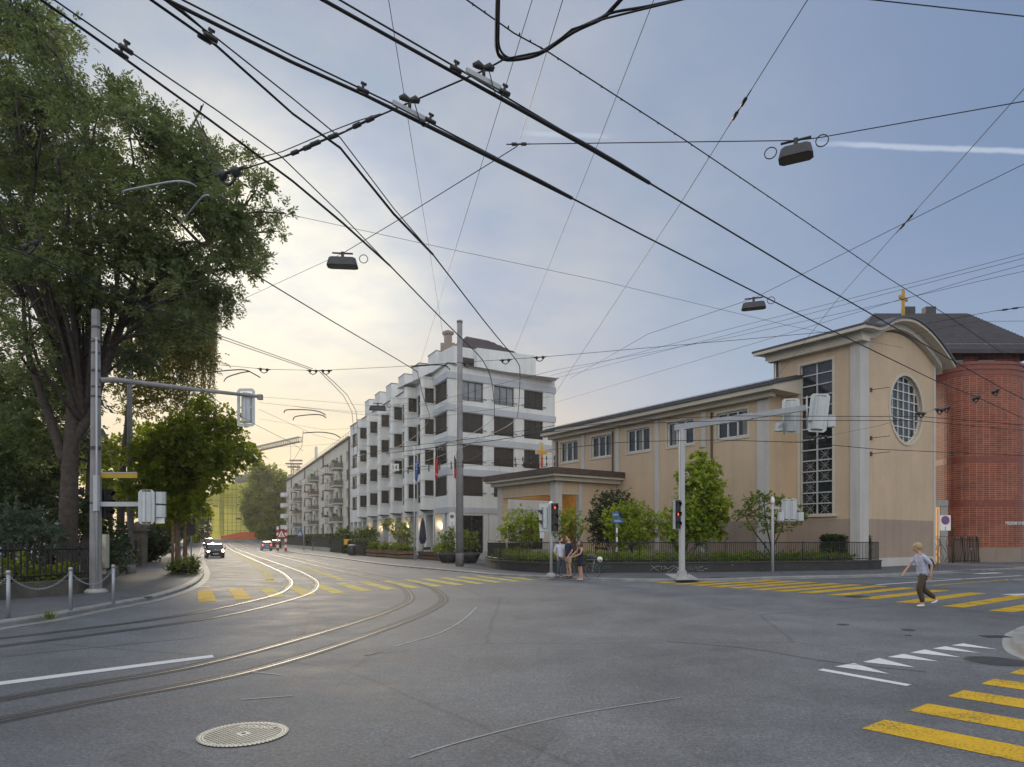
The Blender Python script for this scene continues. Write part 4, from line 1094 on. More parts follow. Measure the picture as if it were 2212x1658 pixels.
# ================================================================= SIGNALS
def head(parent, Mx, w=.34, h=.98, d=.2, n=3, lit=None, board=None, back=M['signal_back'], pict=False, visor=.18, gap=.055):
    """signal head, lenses towards local -y; local origin at its centre"""
    mb = MB(Mx); ol = [(-w/2+.04,-d/2),(w/2-.04,-d/2),(w/2,-d/2+.04),(w/2,d/2-.06),(w/2-.08,d/2),(-w/2+.08,d/2),(-w/2,d/2-.06),(-w/2,-d/2+.04)]
    mb.prism(ol, -h/2, h/2); mb.box(-w/2-.005,w/2+.005,-d/2-.012,-d/2-.001,-h/2-.005,h/2+.005)
    o = mb.build('signal_head', back, parent)
    mb = MB(Mx); mb.box(-w/2+.01,w/2-.01,-d/2-.02,-d/2-.013,-h/2+.01,h/2-.01); mb.build('signal_face', M['signal_black'], o)
    for k in range(n):
        z = h/2-h*(k+.5)/n; r = min(w*.36, h/n*.40)
        mb = MB(Mx @ Matrix.Translation((0,-d/2-.021,z)) @ Matrix.Rotation(R(90),4,'X'))
        on = (lit == k)
        if pict and on:
            mb.cyl((0,0),r,-.002,.002,14); mb.build('lens', M['lens_dark'], o)
            mb = MB(Mx @ Matrix.Translation((0,-d/2-.026,z)))
            mb.box(-.012,.012,-.002,0,-.055,.045); mb.ball((0,0,.06),.015,.004,.015); mb.box(-.03,-.014,-.002,0,-.015,.035); mb.box(.014,.03,-.002,0,-.015,.035); mb.build('lit_figure', M['red_on'], o)
        else:
            mb.cyl((0,0),r,-.002,.004,14); mb.build('lens', M['red_on'] if on else M['lens_dark'], o)
        if visor:
            mb = MB(Mx); m_ = 10
            for q in range(m_):
                a0, a1 = R(-30)+R(240)*q/m_, R(-30)+R(240)*(q+1)/m_; rr = r*1.1
                P = lambda a,y: (rr*math.cos(a), y, z+rr*math.sin(a))
                y0 = -d/2-.02; y1 = lambda a: y0-visor*(.45+.55*max(0,math.sin(a)))
                mb.quad(P(a0,y0),P(a1,y0),P(a1,y1(a1)),P(a0,y1(a0)))
            mb.build('visor', M['signal_black'], o)
    if board:
        bw, bh = board; mb = MB(Mx); y = d/2-.10; s = gap
        outl = lambda x,z,c: [(-x+c,-z),(x-c,-z),(x,-z+c),(x,z-c),(x-c,z),(-x+c,z),(-x,z-c),(-x,-z+c)]
        A, B = outl(bw/2,bh/2,.08), outl(w/2+s,h/2+.05,.01)
        for yy in (y-.006,y+.006):
            for k in range(8):
                j = (k+1)%8; mb.quad((A[k][0],yy,A[k][1]),(A[j][0],yy,A[j][1]),(B[j][0],yy,B[j][1]),(B[k][0],yy,B[k][1]))
        for k in range(8):
            j = (k+1)%8; mb.quad((A[k][0],y-.006,A[k][1]),(A[j][0],y-.006,A[j][1]),(A[j][0],y+.006,A[j][1]),(A[k][0],y+.006,A[k][1]))
        mb.box(-w/2-s,w/2+s,y-.02,y+.02,-.03,.03)
        mb.box(-.035,.035,d/2,d/2+.05,-h/2,h/2); mb.build('backboard', back, o)
    return o
def at(p, rz=0.0): return Matrix.Translation(p) @ Matrix.Rotation(rz,4,'Z')
# --- left mast with two arms
p = G(207,1281,.118); LM = p
t = thing('signal_mast', p, 'thick grey tapered mast with a long signal arm and yellow blade before the trees', 'signal mast')
mb = MB(); mb.tube([(p.x,p.y,.1),(p.x,p.y,3.0),(p.x,p.y,8.9)],[.18,.165,.12],8,True,False); mb.build('pole', M['mast'], t)
mb = MB(); mb.lathe((p.x,p.y,.118),[(.34,0),(.33,.06),(.24,.13)],12); mb.build('footing', M['concrete'], t)
mb = MB()
for z,w_ in ((8.35,.03),(7.9,.03),(7.55,.03),(7.0,.04),(6.5,.03),(6.2,.03),(4.6,.06),(2.9,.03)): r_ = .182-.06*z/8.9; mb.lathe((p.x,p.y,z),[(r_+.004,-w_),(r_+.012,-w_),(r_+.012,w_),(r_+.004,w_)],8,False)
mb.build('strap', M['frame_dark'], t)
mb = MB(); mb.tube([(p.x+.14,p.y-.17,.2),(p.x+.12,p.y-.16,8.0)],.03,6); mb.box(p.x+.07,p.x+.2,p.y-.25,p.y-.12,2.65,3.75); mb.build('conduit', M['steel_light'], t)
a0 = Vector((p.x+.15,p.y,6.72)); a1 = W(563,857.5,23.4)
mb = MB(); mb.tube([a0,a0.lerp(a1,.08)+Vector((0,0,.06)),a0.lerp(a1,.5)+Vector((0,0,.02)),a1],[.09,.085,.07,.055],8,True,False); mb.box(a1.x-.1,a1.x+.06,a1.y-.08,a1.y+.08,a1.z-.1,a1.z+.07); mb.build('signal_arm', M['mast'], t)
hp = W(532,881,23.3); head(t, at(hp+Vector((0,.0,0)),R(180)), .30,1.02,.24,3,None,(.62,1.33))
b0 = Vector((p.x+.15,p.y-.05,W(237,1089,20.65).z)); b1 = W(345,1089,20.65)
mb = MB(); mb.box(b0.x,b1.x,b0.y-.05,b0.y+.05,b0.z-.08,b0.z+.06); mb.build('lower_arm', M['steel_light'], t)
hp = W(321,1096,20.5); head(t, at(hp+Vector((0,-.1,0)),R(180)), .30,.92,.24,3,None,(.5,1.05),gap=-.01)
for (px,py,s_) in ((347,1076,.36),(347,1105,.36)): hp = W(px,py,20.5); head(t, at(hp,R(180+18)), .26,s_,.22,1,None,None)
hp = W(346,1125,20.5); mb = MB(); mb.box(hp.x-.13,hp.x+.13,hp.y-.02,hp.y+.02,hp.z-.09,hp.z+.09); mb.build('sign_plate', M['white_sign'], t)
for k,(px,py) in enumerate(((226,1068),(226,1087),(226,1108))): hp = W(px+4,py,20.95); head(t, at(hp,R(75)), .26,.3,.2,1,None,None,M['signal_black'])
sg = W(218,1027,20.7); sg.x = p.x+.17; mb = MB(); mb.box(sg.x,sg.x+1.12,p.y-.03,p.y+.02,sg.z-.09,sg.z+.09); mb.build('street_blade', M['yellow_sign'], t)
mb = MB(); mb.box(sg.x,sg.x+1.12,p.y-.034,p.y-.03,sg.z+.07,sg.z+.092); mb.build('blade_edge', M['steel_light'], t)
# request box post beside it
q = G(225,1266,.118); t = thing('control_cabinet', q, 'cream control box with a yellow push button, on a post behind the thick mast', 'control box')
mb = MB(); mb.box(q.x-.13,q.x+.13,q.y-.1,q.y+.1,.75,1.95); mb.box(q.x-.05,q.x+.05,q.y-.05,q.y+.05,.1,.75); mb.build('cabinet', pm('cream_enamel',(.42,.41,.33),.5), t, .01)
mb = MB(); mb.box(q.x-.20,q.x-.02,q.y-.24,q.y-.10,.76,1.0); mb.build('push_button', pm('yellow_plastic',(.75,.55,.02),.4), t, .02)
# --- slim lamp post behind
p = G(283,1238,.118); t = thing('lamp_post', p, 'slim grey steel pole among the trees beyond the thick mast', 'pole')
mb = MB(); mb.tube([(p.x,p.y,.1),(p.x-.1,p.y,11.2)],[.17,.10],10); mb.build('pole', M['mast'], t)
mb = MB(); mb.lathe((p.x,p.y,.118),[(.24,0),(.2,.35),(.18,.4)],10); mb.build('footing', M['concrete'], t)
# --- wire mast at the plaza
p = G(993,1224,.108); MAST = p
t = thing('wire_mast', p, 'tall pale round mast carrying the overhead wires before the white corner building', 'mast')
mb = MB(); mb.tube([(p.x,p.y,.1),(p.x,p.y,6.9),(p.x,p.y,7.1),(p.x,p.y,15.0)],[.235,.215,.19,.165],14); mb.build('pole', M['mast'], t)
mb = MB(); mb.lathe((p.x,p.y,.1),[(.245,0),(.245,.75),(.236,.8)],14); mb.build('base_sleeve', pm('sleeve_grey',(.22,.2,.2),.7), t)
mb = MB(); mb.lathe((p.x,p.y,15.0),[(.19,-.05),(.19,.06),(.12,.1)],14); mb.build('cap', M['mast'], t)
def noparking(parent, c, right, w=.5, h=.72):
    n = Vector((right.y,-right.x,0)); Mx = frame(c, right, -n)
    mb = MB(Mx); mb.box(-w/2,w/2,-.008,.008,-h/2,h/2); s = mb.build('sign_plate', M['white_sign'], parent)
    mb = MB(Mx); zc = h*.17; r = w*.40
    for k in range(24):
        a0,a1 = 2*math.pi*k/24,2*math.pi*(k+1)/24; mb.quad(*[(rr*math.cos(a),-.011,zc+rr*math.sin(a)) for rr,a in ((r*.76,a0),(r,a0),(r,a1),(r*.76,a1))])
    e = Vector((math.cos(R(135)),0,math.sin(R(135)))); f = Vector((e.z,0,-e.x))*r*.1; C_ = Vector((0,-.0125,zc)); mb.quad(C_-e*r*.8-f,C_+e*r*.8-f,C_+e*r*.8+f,C_-e*r*.8+f)
    mb.build('red_ring', M['red_sign'], s)
    mb = MB(Mx); mb.face([mb.P((r*.77*math.cos(2*math.pi*k/24),-.0095,zc+r*.77*math.sin(2*math.pi*k/24))) for k in range(24)]); mb.build('blue_disc', M['blue_sign'], s)
    mb = MB(Mx); mb.box(-.012,.012,-.011,-.009,-h*.44,-h*.30); mb.poly([(-.04,-.011,-h*.31),(.04,-.011,-h*.31),(0,-.011,-h*.25)]); mb.poly([(-.04,-.011,-h*.42),(0,-.011,-h*.48),(.04,-.011,-h*.42)]); mb.build('arrow', M['black'], s)
c = W(976.5,1121,p.y-.1); noparking(t, c, Vector((1,.1,0)).normalized(), .30,.78)
mb = MB()
for z in (c.z-.25,c.z+.2): mb.box(c.x,p.x,p.y-.02,p.y+.02,z,z+.03)
mb.build('sign_bracket', M['steel'], t)
# --- pedestrian signal post
p = G(1190.7,1247,.108); t = thing('pedestrian_signal', p, 'short signal post with a lit red figure, next to the waiting people', 'traffic light', 'traffic lights')
mb = MB(); mb.tube([(p.x,p.y,.1),(p.x,p.y,3.15)],[.066,.06],12); mb.build('pole', M['steel_light'], t)
mb = MB(); mb.lathe((p.x,p.y,.1),[(.24,0),(.23,.08),(.12,.2)],14); mb.build('footing', M['concrete'], t)
mb = MB(); mb.lathe((p.x,p.y,3.12),[(.13,0),(.13,.1),(.09,.25),(.03,.33)],12); mb.build('cap', M['white_sign'], t)
head(t, at(W(1196.5,1118.5,p.y-.25),R(18)), .36,1.26,.2,3,0,None,M['signal_back'],True)
for z in (1108,1130): head(t, at(W(1177,z,p.y-.05),R(-80)), .3,.45,.24,1,None,None)
mb = MB(); c = W(1176,1119,p.y); mb.box(c.x-.22,p.x+.05,p.y-.12,p.y+.1,c.z-.6,c.z+.62); mb.box(c.x-.2,c.x-.02,p.y-.1,p.y+.1,c.z-.9,c.z-.62); mb.build('bracket_box', M['signal_back'], t)
# --- mast arm signal post
p = G(1473,1251,.108); t = thing('signal_gantry', p, 'square grey post with a long rising arm holding two signals seen from behind', 'traffic light', 'traffic lights')
mb = MB(); mb.box(p.x-.11,p.x+.11,p.y-.11,p.y+.11,.3,6.42); mb.build('post', M['steel_light'], t, .03)
mb = MB(); mb.lathe((p.x,p.y,.1),[(.33,0),(.32,.06),(.25,.1),(.19,.36)],8,False); mb.build('footing', M['concrete'], t)
mb = MB(); q = G(1437,1246,.108); a_,b_,c_,d_ = G(1435,1240,.108),G(1490,1241,.108),G(1512,1253,.108),G(1462,1254,.108); mb.poly([(v.x,v.y,.114) for v in (a_,b_,c_,d_)]); mb.build('footing_slab', M['concrete'], t)
e1 = Vector((10.7,24.2,6.55)); e0 = Vector((p.x-.2,p.y+.3,6.5)); d = (e1-e0).normalized(); sx_ = Vector((-d.y,d.x,0))
mb = MB(); mb.extrude([(-.08,-.125),(.08,-.125),(.08,.125),(-.08,.125)], e0, e0.lerp(e1,.62), sx_); mb.extrude([(-.07,-.10),(.07,-.10),(.07,.10),(-.07,.10)], e0.lerp(e1,.62)-d*.1, e1, sx_); mb.build('arm', M['steel_light'], t)
hp = W(1708,900,25.2); head(t, at(hp,R(168)), .36,1.14,.26,3,None,(.62,1.34),gap=-.01)
hp = W(1768,893,24.0); head(t, at(hp,R(158)) @ Matrix.Rotation(R(-6),4,'Y'), .4,1.16,.28,3,None,(.64,1.38),gap=-.01)
hp = W(1682,923,25.2); head(t, at(hp,R(150)), .3,.32,.24,1,None,None); hp = W(1793,911,24.0); head(t, at(hp,R(165)), .34,.4,.26,1,None,None)
mb = MB(); mb.tube([W(1694,884,25),W(1694,938,25)],.03,6); mb.tube([W(1743,856,24),W(1743,925,24)],.03,6); mb.tube([W(1682,923,25),W(1694,912,25)],.025,5); mb.tube([W(1743,908,24),W(1790,914,24)],.03,6); mb.tube([e1,W(1745,880,24)],.04,6); mb.split('hanger', M['steel'], t)
hp = W(1461,1112,p.y-.1); head(t, at(hp,R(25)), .3,1.22,.2,3,1,None,M['signal_back'],True,.16)
# --- signal post beside the garden
p = G(1669,1237,.108); t = thing('signal_post', p, 'slim round post with a cluster of signal backs before the garden railing', 'traffic light', 'traffic lights')
mb = MB(); mb.tube([(p.x,p.y,.1),(p.x,p.y,3.6)],[.068,.062],10); mb.build('pole', M['steel_light'], t)
mb = MB(); mb.lathe((p.x,p.y,3.55),[(.08,0),(.10,.08),(.10,.2),(.05,.33),(.015,.35)],12); mb.build('cap', M['white_sign'], t)
z = W(1669,1096,p.y).z; mb = MB(); mb.box(p.x,p.x+1.25,p.y-.05,p.y+.05,z-.1,z+.02); mb.build('arm', M['steel_light'], t)
for px in (1697,1712): hp = W(px,1102,p.y-.15); head(t, at(hp,R(172)), .3,.92,.24,3,None,(.40,1.12),gap=-.01)
for px in (1687,1729): hp = W(px,1116,p.y-.2); head(t, at(hp,R(160)), .3,.42,.24,1,None,None)
# --- street name post
p = G(1332.5,1237,.108); t = thing('street_sign', p, 'thin dark post with two blue street name plates before the garden', 'street sign')
mb = MB(); mb.tube([(p.x,p.y,.1),(p.x,p.y,3.2)],.045,8); mb.build('pole', pm('post_grey',(.14,.145,.15),.5,.3), t)
mb = MB()
for z in (1.75,1.25,2.2): mb.lathe((p.x,p.y,z),[(.047,-.12),(.048,-.1),(.048,.1),(.047,.12)],8)
mb.split('sticker', M['white_sign'], t)
for (txt,x0,x1,y0,y1,ang) in (('Hohl-Str.',1323.5,1337,1107.5,1117,-18),('Feld-Str.',1324,1345,1121,1130.5,4)):
    c = W((x0+x1)/2,(y0+y1)/2,p.y-.07); ex = Vector((math.cos(R(ang)),math.sin(R(ang)),0)); w_ = (x1-x0)/1440*p.y/math.cos(R(ang)); h_ = (y1-y0)/1440*p.y
    Mx = frame(c, ex); mb = MB(Mx); mb.box(-w_/2,w_/2,-.012,.012,-h_/2,h_/2); s = mb.build('name_plate', M['blue_sign'], t)
    text_mesh(txt, h_*.72, 'lettering', M['white_sign'], s, textM(c-Vector((ex.y,-ex.x,0))*-.016-Vector((0,0,h_*.22)), ex), .002, 'CENTER', .62 if ang>0 else .5)
mb = MB(frame(W(1339,1112.3,p.y-.02), Vector((math.cos(R(60)),math.sin(R(60)),0)))); mb.box(-.02,.3,-.012,.012,-.11,.11); mb.build('side_plate', pm('dark_blue',(.015,.03,.07),.5), t)
# --- no parking sign on its own post
p = G(2026,1232,.108); t = thing('parking_sign', p, 'white sign with red and blue disc on a thin post beside the brick wall', 'road sign')
mb = MB(); mb.tube([(p.x,p.y,.1),(p.x,p.y,3.4)],.035,8); mb.build('pole', M['steel'], t)
noparking(t, W(2042,1130,p.y-.06), Vector((1,.08,0)).normalized(), .6,.82)
# --- gates between church and brick building
g0 = G(2058,1221,.108); t = thing('lattice_gate', g0, 'dark brown wooden gate of crossing slats in front of the brick wall', 'gate')
wd = pm('dark_gate_wood',(.035,.018,.012),.6); x0,x1,y = W(2058,1200,46.8).x, W(2114,1200,46.8).x, 46.8
for nm,b in (('gate_frame',[(x0,x0+.1),(x1-.1,x1)]),): 
    mb = MB(); [mb.box(a,c,y-.04,y+.04,.12,1.85) for a,c in b]; mb.box(x0,x1,y-.035,y+.035,.2,.28); mb.box(x0,x1,y-.035,y+.035,1.68,1.76); mb.build(nm, wd, t)
mb = MB(); rg = random.Random(5)
for k in range(17):
    x = x0+.08+(x1-x0-.16)*k/16; dx = rg.uniform(-.22,.22); mb.extrude([(-.035,0),(.035,0),(.035,.03),(-.035,.03)],(x-dx/2,y-.05,.14),(x+dx/2,y-.05,1.95),Vector((1,0,0)),Vector((0,1,0)))
mb.build('slat', wd, t)
mb = MB(); mb.box(x0+1.15,x0+1.3,y-.1,y-.055,1.05,1.09); mb.build('handle', M['steel'], t)
t = thing('iron_gate', G(2045,1221,.108), 'dark iron gate of branching bars beside the wooden slat gate', 'gate')
xa,xb,y = W(2024,1200,46.0).x, W(2057,1200,46.4).x, 46.3
mb = MB(); mb.tube([(xa,y,.1),(xa,y,1.95),(xb-.05,y,1.95),(xb-.05,y,.1)],.035,6); mb.build('gate_frame', M['brownmetal'], t)
mb = MB()
for k in range(9):
    pts = [(xa+(xb-xa)*((k*.37)%1),y,.15)]; 
    for j in range(5): pts.append((min(xb-.06,max(xa+.03,pts[-1][0]+rg.uniform(-.3,.3))),y,.15+.36*(j+1)))
    mb.tube(pts,.018,5)
mb.build('branch_bars', M['brownmetal'], t)
t = thing('garden_portal', G(2020,1224,.108), 'narrow glowing ochre passage with grey door jamb between church and brick wall', 'portal')
a, b = W(2019.5,1200,47), W(2031,1200,47); mb = MB(); mb.box(a.x,a.x+.35,47,47.1,.1,4.0); mb.build('glow_wall', emat('glow_ochre',(.75,.38,.12),.55), t)  # wall glows by its own emission, standing in for light in the passage
mb = MB(); mb.box(a.x+.35,a.x+.85,46.9,47.1,.1,4.1); mb.box(a.x-.6,a.x+.85,46.85,47.1,4.1,4.5); mb.build('jamb', M['concrete'], t)
# --- flags
flagblue = pm('blue_flag',(.05,.15,.42),.7,0,.2,3); flagred = pm('red_flag',(.55,.02,.02),.7,0,.1,3); flagblk = pm('black_flag',(.02,.02,.022),.7,0,.1,3)
def flagpole(px, py, top, cloth, pat, lab, Y=None):
    p = G(px,py,.108) if Y is None else Vector(((px-CX_)/F_*Y,Y,.108)); t = thing('flagpole', p, lab, 'flagpole', 'flagpoles on the terrace'); zt = W(px,top,p.y).z
    mb = MB(); mb.tube([(p.x,p.y,.1),(p.x,p.y,zt)],[.06,.04],8); mb.ball((p.x,p.y,zt+.06),.07); mb.build('pole', pm('white_pole',(.55,.56,.57),.5), t)
    mb = MB(); nx, nz = 8, 14; w_, h_ = .62, 1.95; gi = []
    for j in range(nz+1):
        row = []
        for i in range(nx+1):
            u, v = i/nx, j/nz; fold = .16*math.sin(u*9+v*2)*(u**.5); row.append(mb.P((p.x+.04+u*w_*(.32+.35*(1-v)*(v*3 if v < .33 else 1)), p.y+fold, zt-.7-v*h_-u*.55*(1-v*.6))))
        gi.append(row)
    for j in range(nz):
        for i in range(nx):
            mb.m = pat(i/nx,(j+.5)/nz); mb.face([gi[j][i],gi[j+1][i],gi[j+1][i+1],gi[j][i+1]],None,True)
    mb.build('flag', cloth, t)
flagpole(895,1210,964.6,[flagblue,pm('pale_blue_flag',(.25,.36,.6),.7)], lambda u,v: 1 if .25<v<.6 and .3<u<.8 and int(v*20)%3==0 else 0, 'white flagpole with a drooping blue flag')
flagpole(938.5,1208,964.6,[flagred,M['white_sign']], lambda u,v: 1 if .72<v<.8 and .3<u<.7 else 0, 'white flagpole with a drooping red flag')
flagpole(980,1200,964.6,[flagblk,flagred], lambda u,v: 1 if v>.6 else 0, 'white flagpole with a black and red flag, half behind the tall mast', 57)
# ================================================================= VEGETATION
def leafmesh(name, mat, P, A, Nn, L, Wd, parent):
    """P base points, A axes, Nn normals (n,3); L, Wd per leaf"""
    off = np.array(ROOT.get(parent.name, Vector((0,0,0)))) if parent is not None else np.zeros(3)
    A = A/np.linalg.norm(A,axis=1,keepdims=True); B = np.cross(A,Nn); B /= np.maximum(np.linalg.norm(B,axis=1,keepdims=True),1e-6)
    n = len(P); L = L[:,None]; Wd = Wd[:,None]; C = np.cross(B,A)
    v = np.empty((n,4,3)); v[:,0] = P; v[:,1] = P+A*L*.45+B*Wd+C*L*.06; v[:,2] = P+A*L; v[:,3] = P+A*L*.45-B*Wd+C*L*.06
    v = (v.reshape(-1,3)-off).astype(np.float32)
    me = bpy.data.meshes.new(name); me.vertices.add(4*n); me.vertices.foreach_set('co', v.ravel())
    me.loops.add(4*n); me.loops.foreach_set('vertex_index', np.arange(4*n, dtype=np.int32))
    me.polygons.add(n); me.polygons.foreach_set('loop_start', np.arange(0,4*n,4,dtype=np.int32)); me.polygons.foreach_set('loop_total', np.full(n,4,dtype=np.int32))
    me.materials.append(mat); me.update(calc_edges=True)
    o = bpy.data.objects.new(name, me); COL.objects.link(o)
    if parent is not None: o.parent = parent; ROOT[o.name] = ROOT.get(parent.name, Vector((0,0,0)))
    return o
def sprays(rng, C, Rr, n, leaf, width, k=7, shell=.45, droop=.25, gaps=None):
    """n leaf sprays in an ellipsoid: a short twig with k leaflets; sparse core, ragged rim"""
    C = np.array(C, float); Rr = np.array(Rr, float)
    d = rng.normal(size=(n,3)); d /= np.linalg.norm(d,axis=1,keepdims=True)
    r = rng.random(n)**shell; r *= 1+.30*rng.normal(size=n)*(rng.random(n) < .28)
    pos = C+d*Rr*r[:,None]
    if gaps:
        g = np.sin(pos[:,0]*2.1+pos[:,2]*1.3)+np.sin(pos[:,1]*1.7-pos[:,2]*2.3+1.1)+np.sin(pos[:,2]*2.9+pos[:,0]*1.1)+np.sin(pos[:,0]*4.3-pos[:,1]*3.1)*.6
        keep = g > gaps; pos, d = pos[keep], d[keep]; n = len(pos)
    ax = d*.7+rng.normal(size=(n,3))*.55; ax[:,2] -= droop; ax /= np.linalg.norm(ax,axis=1,keepdims=True)
    up = np.tile([0,0,1.0],(n,1))+rng.normal(size=(n,3))*.45
    sd = np.cross(ax,up); sd /= np.maximum(np.linalg.norm(sd,axis=1,keepdims=True),1e-6); nm = np.cross(sd,ax)
    Ps,As,Ns,Ls,Ws = [],[],[],[],[]
    for j in range(k):
        s = 0 if j == k-1 else (1 if j % 2 else -1); t = leaf*(.25+.55*(j//2))*.85
        Ps.append(pos+ax*t); As.append(ax*(1.0 if s == 0 else .55)+sd*s*.85+rng.normal(size=(n,3))*.18)
        Ns.append(nm+rng.normal(size=(n,3))*.35); q = (.75+.5*rng.random(n)); Ls.append(leaf*q); Ws.append(width*q)
    return [np.concatenate(x) for x in (Ps,As,Ns,Ls,Ws)]
def crown(name, mat, clumps, leaf, width, parent, seed, k=7, shell=.45, droop=.25, gaps=None):
    rng = np.random.default_rng(seed); acc = [[],[],[],[],[]]
    for (c, r, n) in clumps:
        r = (r,r,r) if not isinstance(r,(tuple,list)) else r
        for i, x in enumerate(sprays(rng,c,r,int(n),leaf,width,k,shell,droop,gaps)): acc[i].append(x)
    return leafmesh(name, mat, *[np.concatenate(a) for a in acc], parent)
def limbs(mb, rg, trunk, clumps, r0, r1=.02, lo=.35):
    """one curved limb from the trunk to each clump"""
    for (c, r, n) in clumps:
        c = Vector(c); best = min(range(len(trunk)), key=lambda i: (trunk[i]-c).length + (0 if trunk[i].z < c.z else 6))
        best = max(best, int(len(trunk)*lo)); a = trunk[best]
        m = a.lerp(c,.5)+Vector((rg.uniform(-.12,.12),rg.uniform(-.12,.12),rg.uniform(-.02,.16)))*(c-a).length
        L = spline([a,m,c],5); n_ = len(L); rr = min(r0, .02+.018*(c-a).length)
        mb.tube(L,[rr+(r1-rr)*i/(n_-1) for i in range(n_)],5)
        for q in range(3):
            b = L[int(n_*(.45+.2*q))]; e = b+Vector((rg.uniform(-1,1),rg.uniform(-1,1),rg.uniform(-.3,1))).normalized()*(r if not isinstance(r,(tuple,list)) else r[0])*.9
            mb.tube([b,b.lerp(e,.5)+Vector((0,0,.08)),e],[rr*.35,rr*.25,.008],4)
M['ash_leaf'] = leafmat('ash_leaves', [(.075,.105,.045),(.105,.145,.058),(.14,.18,.078),(.185,.22,.125)], .5)
M['birch_leaf'] = leafmat('birch_leaves', [(.12,.13,.03),(.17,.175,.04),(.22,.22,.06)], .55)
M['maple_leaf'] = leafmat('maple_leaves', [(.11,.16,.022),(.165,.22,.034),(.23,.28,.05)], .6)
M['lime_leaf'] = leafmat('yellow_green_leaves', [(.15,.22,.018),(.23,.32,.03),(.32,.40,.05),(.19,.26,.03)], .4)
M['mid_leaf'] = leafmat('mid_green_leaves', [(.09,.14,.022),(.14,.20,.035),(.20,.26,.05)], .4)
M['dark_leaf'] = leafmat('dark_green_leaves', [(.028,.048,.02),(.045,.07,.028),(.065,.09,.036)], .3)
M['blue_leaf'] = leafmat('blue_green_leaves', [(.05,.075,.055),(.075,.105,.08),(.11,.14,.11)], .25)
M['hedge_leaf'] = leafmat('hedge_leaves', [(.016,.034,.01),(.03,.058,.014),(.055,.085,.02)], .25)
def tree(name, label, base, top, clumps, mat, leaf, width, r0, seed, k=7, shell=.45, droop=.25, group='trees', bark=None, fork=None, lo=.35, gaps=None):
    t = thing(name, base, label, 'tree', group); rg = random.Random(seed)
    tr = spline([base, base.lerp(top,.33)+Vector((rg.uniform(-.15,.15),0,0)), base.lerp(top,.66)+Vector((rg.uniform(-.3,.3),0,0)), top], 6)
    mb = MB(); n = len(tr); mb.tube(tr,[r0*(1.25 if i == 0 else 1)*(1-.82*i/(n-1)) for i in range(n)],10)
    if fork:
        for f in fork: L = spline([Vector(x) for x in f[0]],5); mb.tube(L,[f[1]+(f[2]-f[1])*i/(len(L)-1) for i in range(len(L))],8); tr = tr+L
    limbs(mb, rg, tr, clumps, r0*.3, lo=lo); mb.build('trunk', bark or M['bark'], t)
    crown('crown', mat, clumps, leaf, width, t, seed, k, shell, droop, gaps); return t
def clumps_px(lst, Y, dy, dens, seed, sq=1.0):
    rg = random.Random(seed); out = []
    for (px,py,rp) in lst:
        y = Y+rg.uniform(-dy,dy); c = W(px,py,y); r = rp/F_*y; out.append((tuple(c),(r,r*1.1,r*sq),max(20,int(dens*r*r*r**.3))))
    return out
# the big ash over the park wall
ash = [(35,70,52),(105,75,52),(148,112,40),(28,150,70),(110,185,75),(60,20,30),(222,195,48),(270,215,44),(48,270,85),(170,285,85),(290,290,72),(355,285,45),(385,335,62),(455,345,55),(515,372,48),(555,410,40),(572,455,34),(60,395,92),(185,410,92),(310,420,90),(415,425,72),(500,455,58),(40,520,90),(165,540,88),(295,550,85),(400,545,66),(475,535,52),(530,515,36),(585,480,24),(60,650,80),(180,655,66),(300,640,62),(395,630,52),(452,612,40),(500,580,26),(60,760,60),(150,730,45),(330,690,40),(490,610,48),(455,665,42),(530,560,42),(420,695,46),(370,715,42),(520,440,40),(418,243,16),(432,262,14),(440,225,12),(618,462,14),(600,500,16),(560,545,16),(545,580,12),(20,-30,60),(-60,100,90),(-70,300,110),(-60,520,110)]
b0 = G(140,1268,.118); Ya = 25.5; b0 = Vector(((143-CX_)/F_*Ya,Ya,.1)); tp = W(170,520,Ya)
tree('ash_tree','huge dark ash tree with feathery leaves overhanging the street corner',b0,tp,clumps_px(ash,Ya,2.6,280,11)+clumps_px([(a,b,r*.9) for a,b,r in ash if r > 50 and b > 60],Ya-2.6,.9,95,15),M['ash_leaf'],.168,.036,.40,11,9,.5,.3,'park trees',None,
     [(([W(150,960,Ya)]+[W(190,900,Ya+.2),W(225,800,Ya+.3),W(262,690,Ya+.4),W(300,580,Ya+.5)]),.24,.06),([W(140,1000,Ya),W(100,880,Ya-.3),W(60,760,Ya-.6),W(50,640,Ya-.3)],.2,.05),([W(262,690,Ya+.4),W(350,600,Ya),W(450,520,Ya-.5)],.12,.04)],.35,-.58)
# twin trunk behind
Yb = 29; b1 = Vector(((192-CX_)/F_*Yb,Yb,.1))
bl = [(120,820,60),(40,850,70),(220,760,45),(300,770,40),(90,930,60),(20,960,70),(180,850,35)]
tree('ash_tree','darker park tree with leaning trunk directly behind the huge ash',b1,W(215,600,Yb),clumps_px(bl,Yb,2,150,12),M['ash_leaf'],.26,.05,.33,12,9,.5,.3,'park trees')
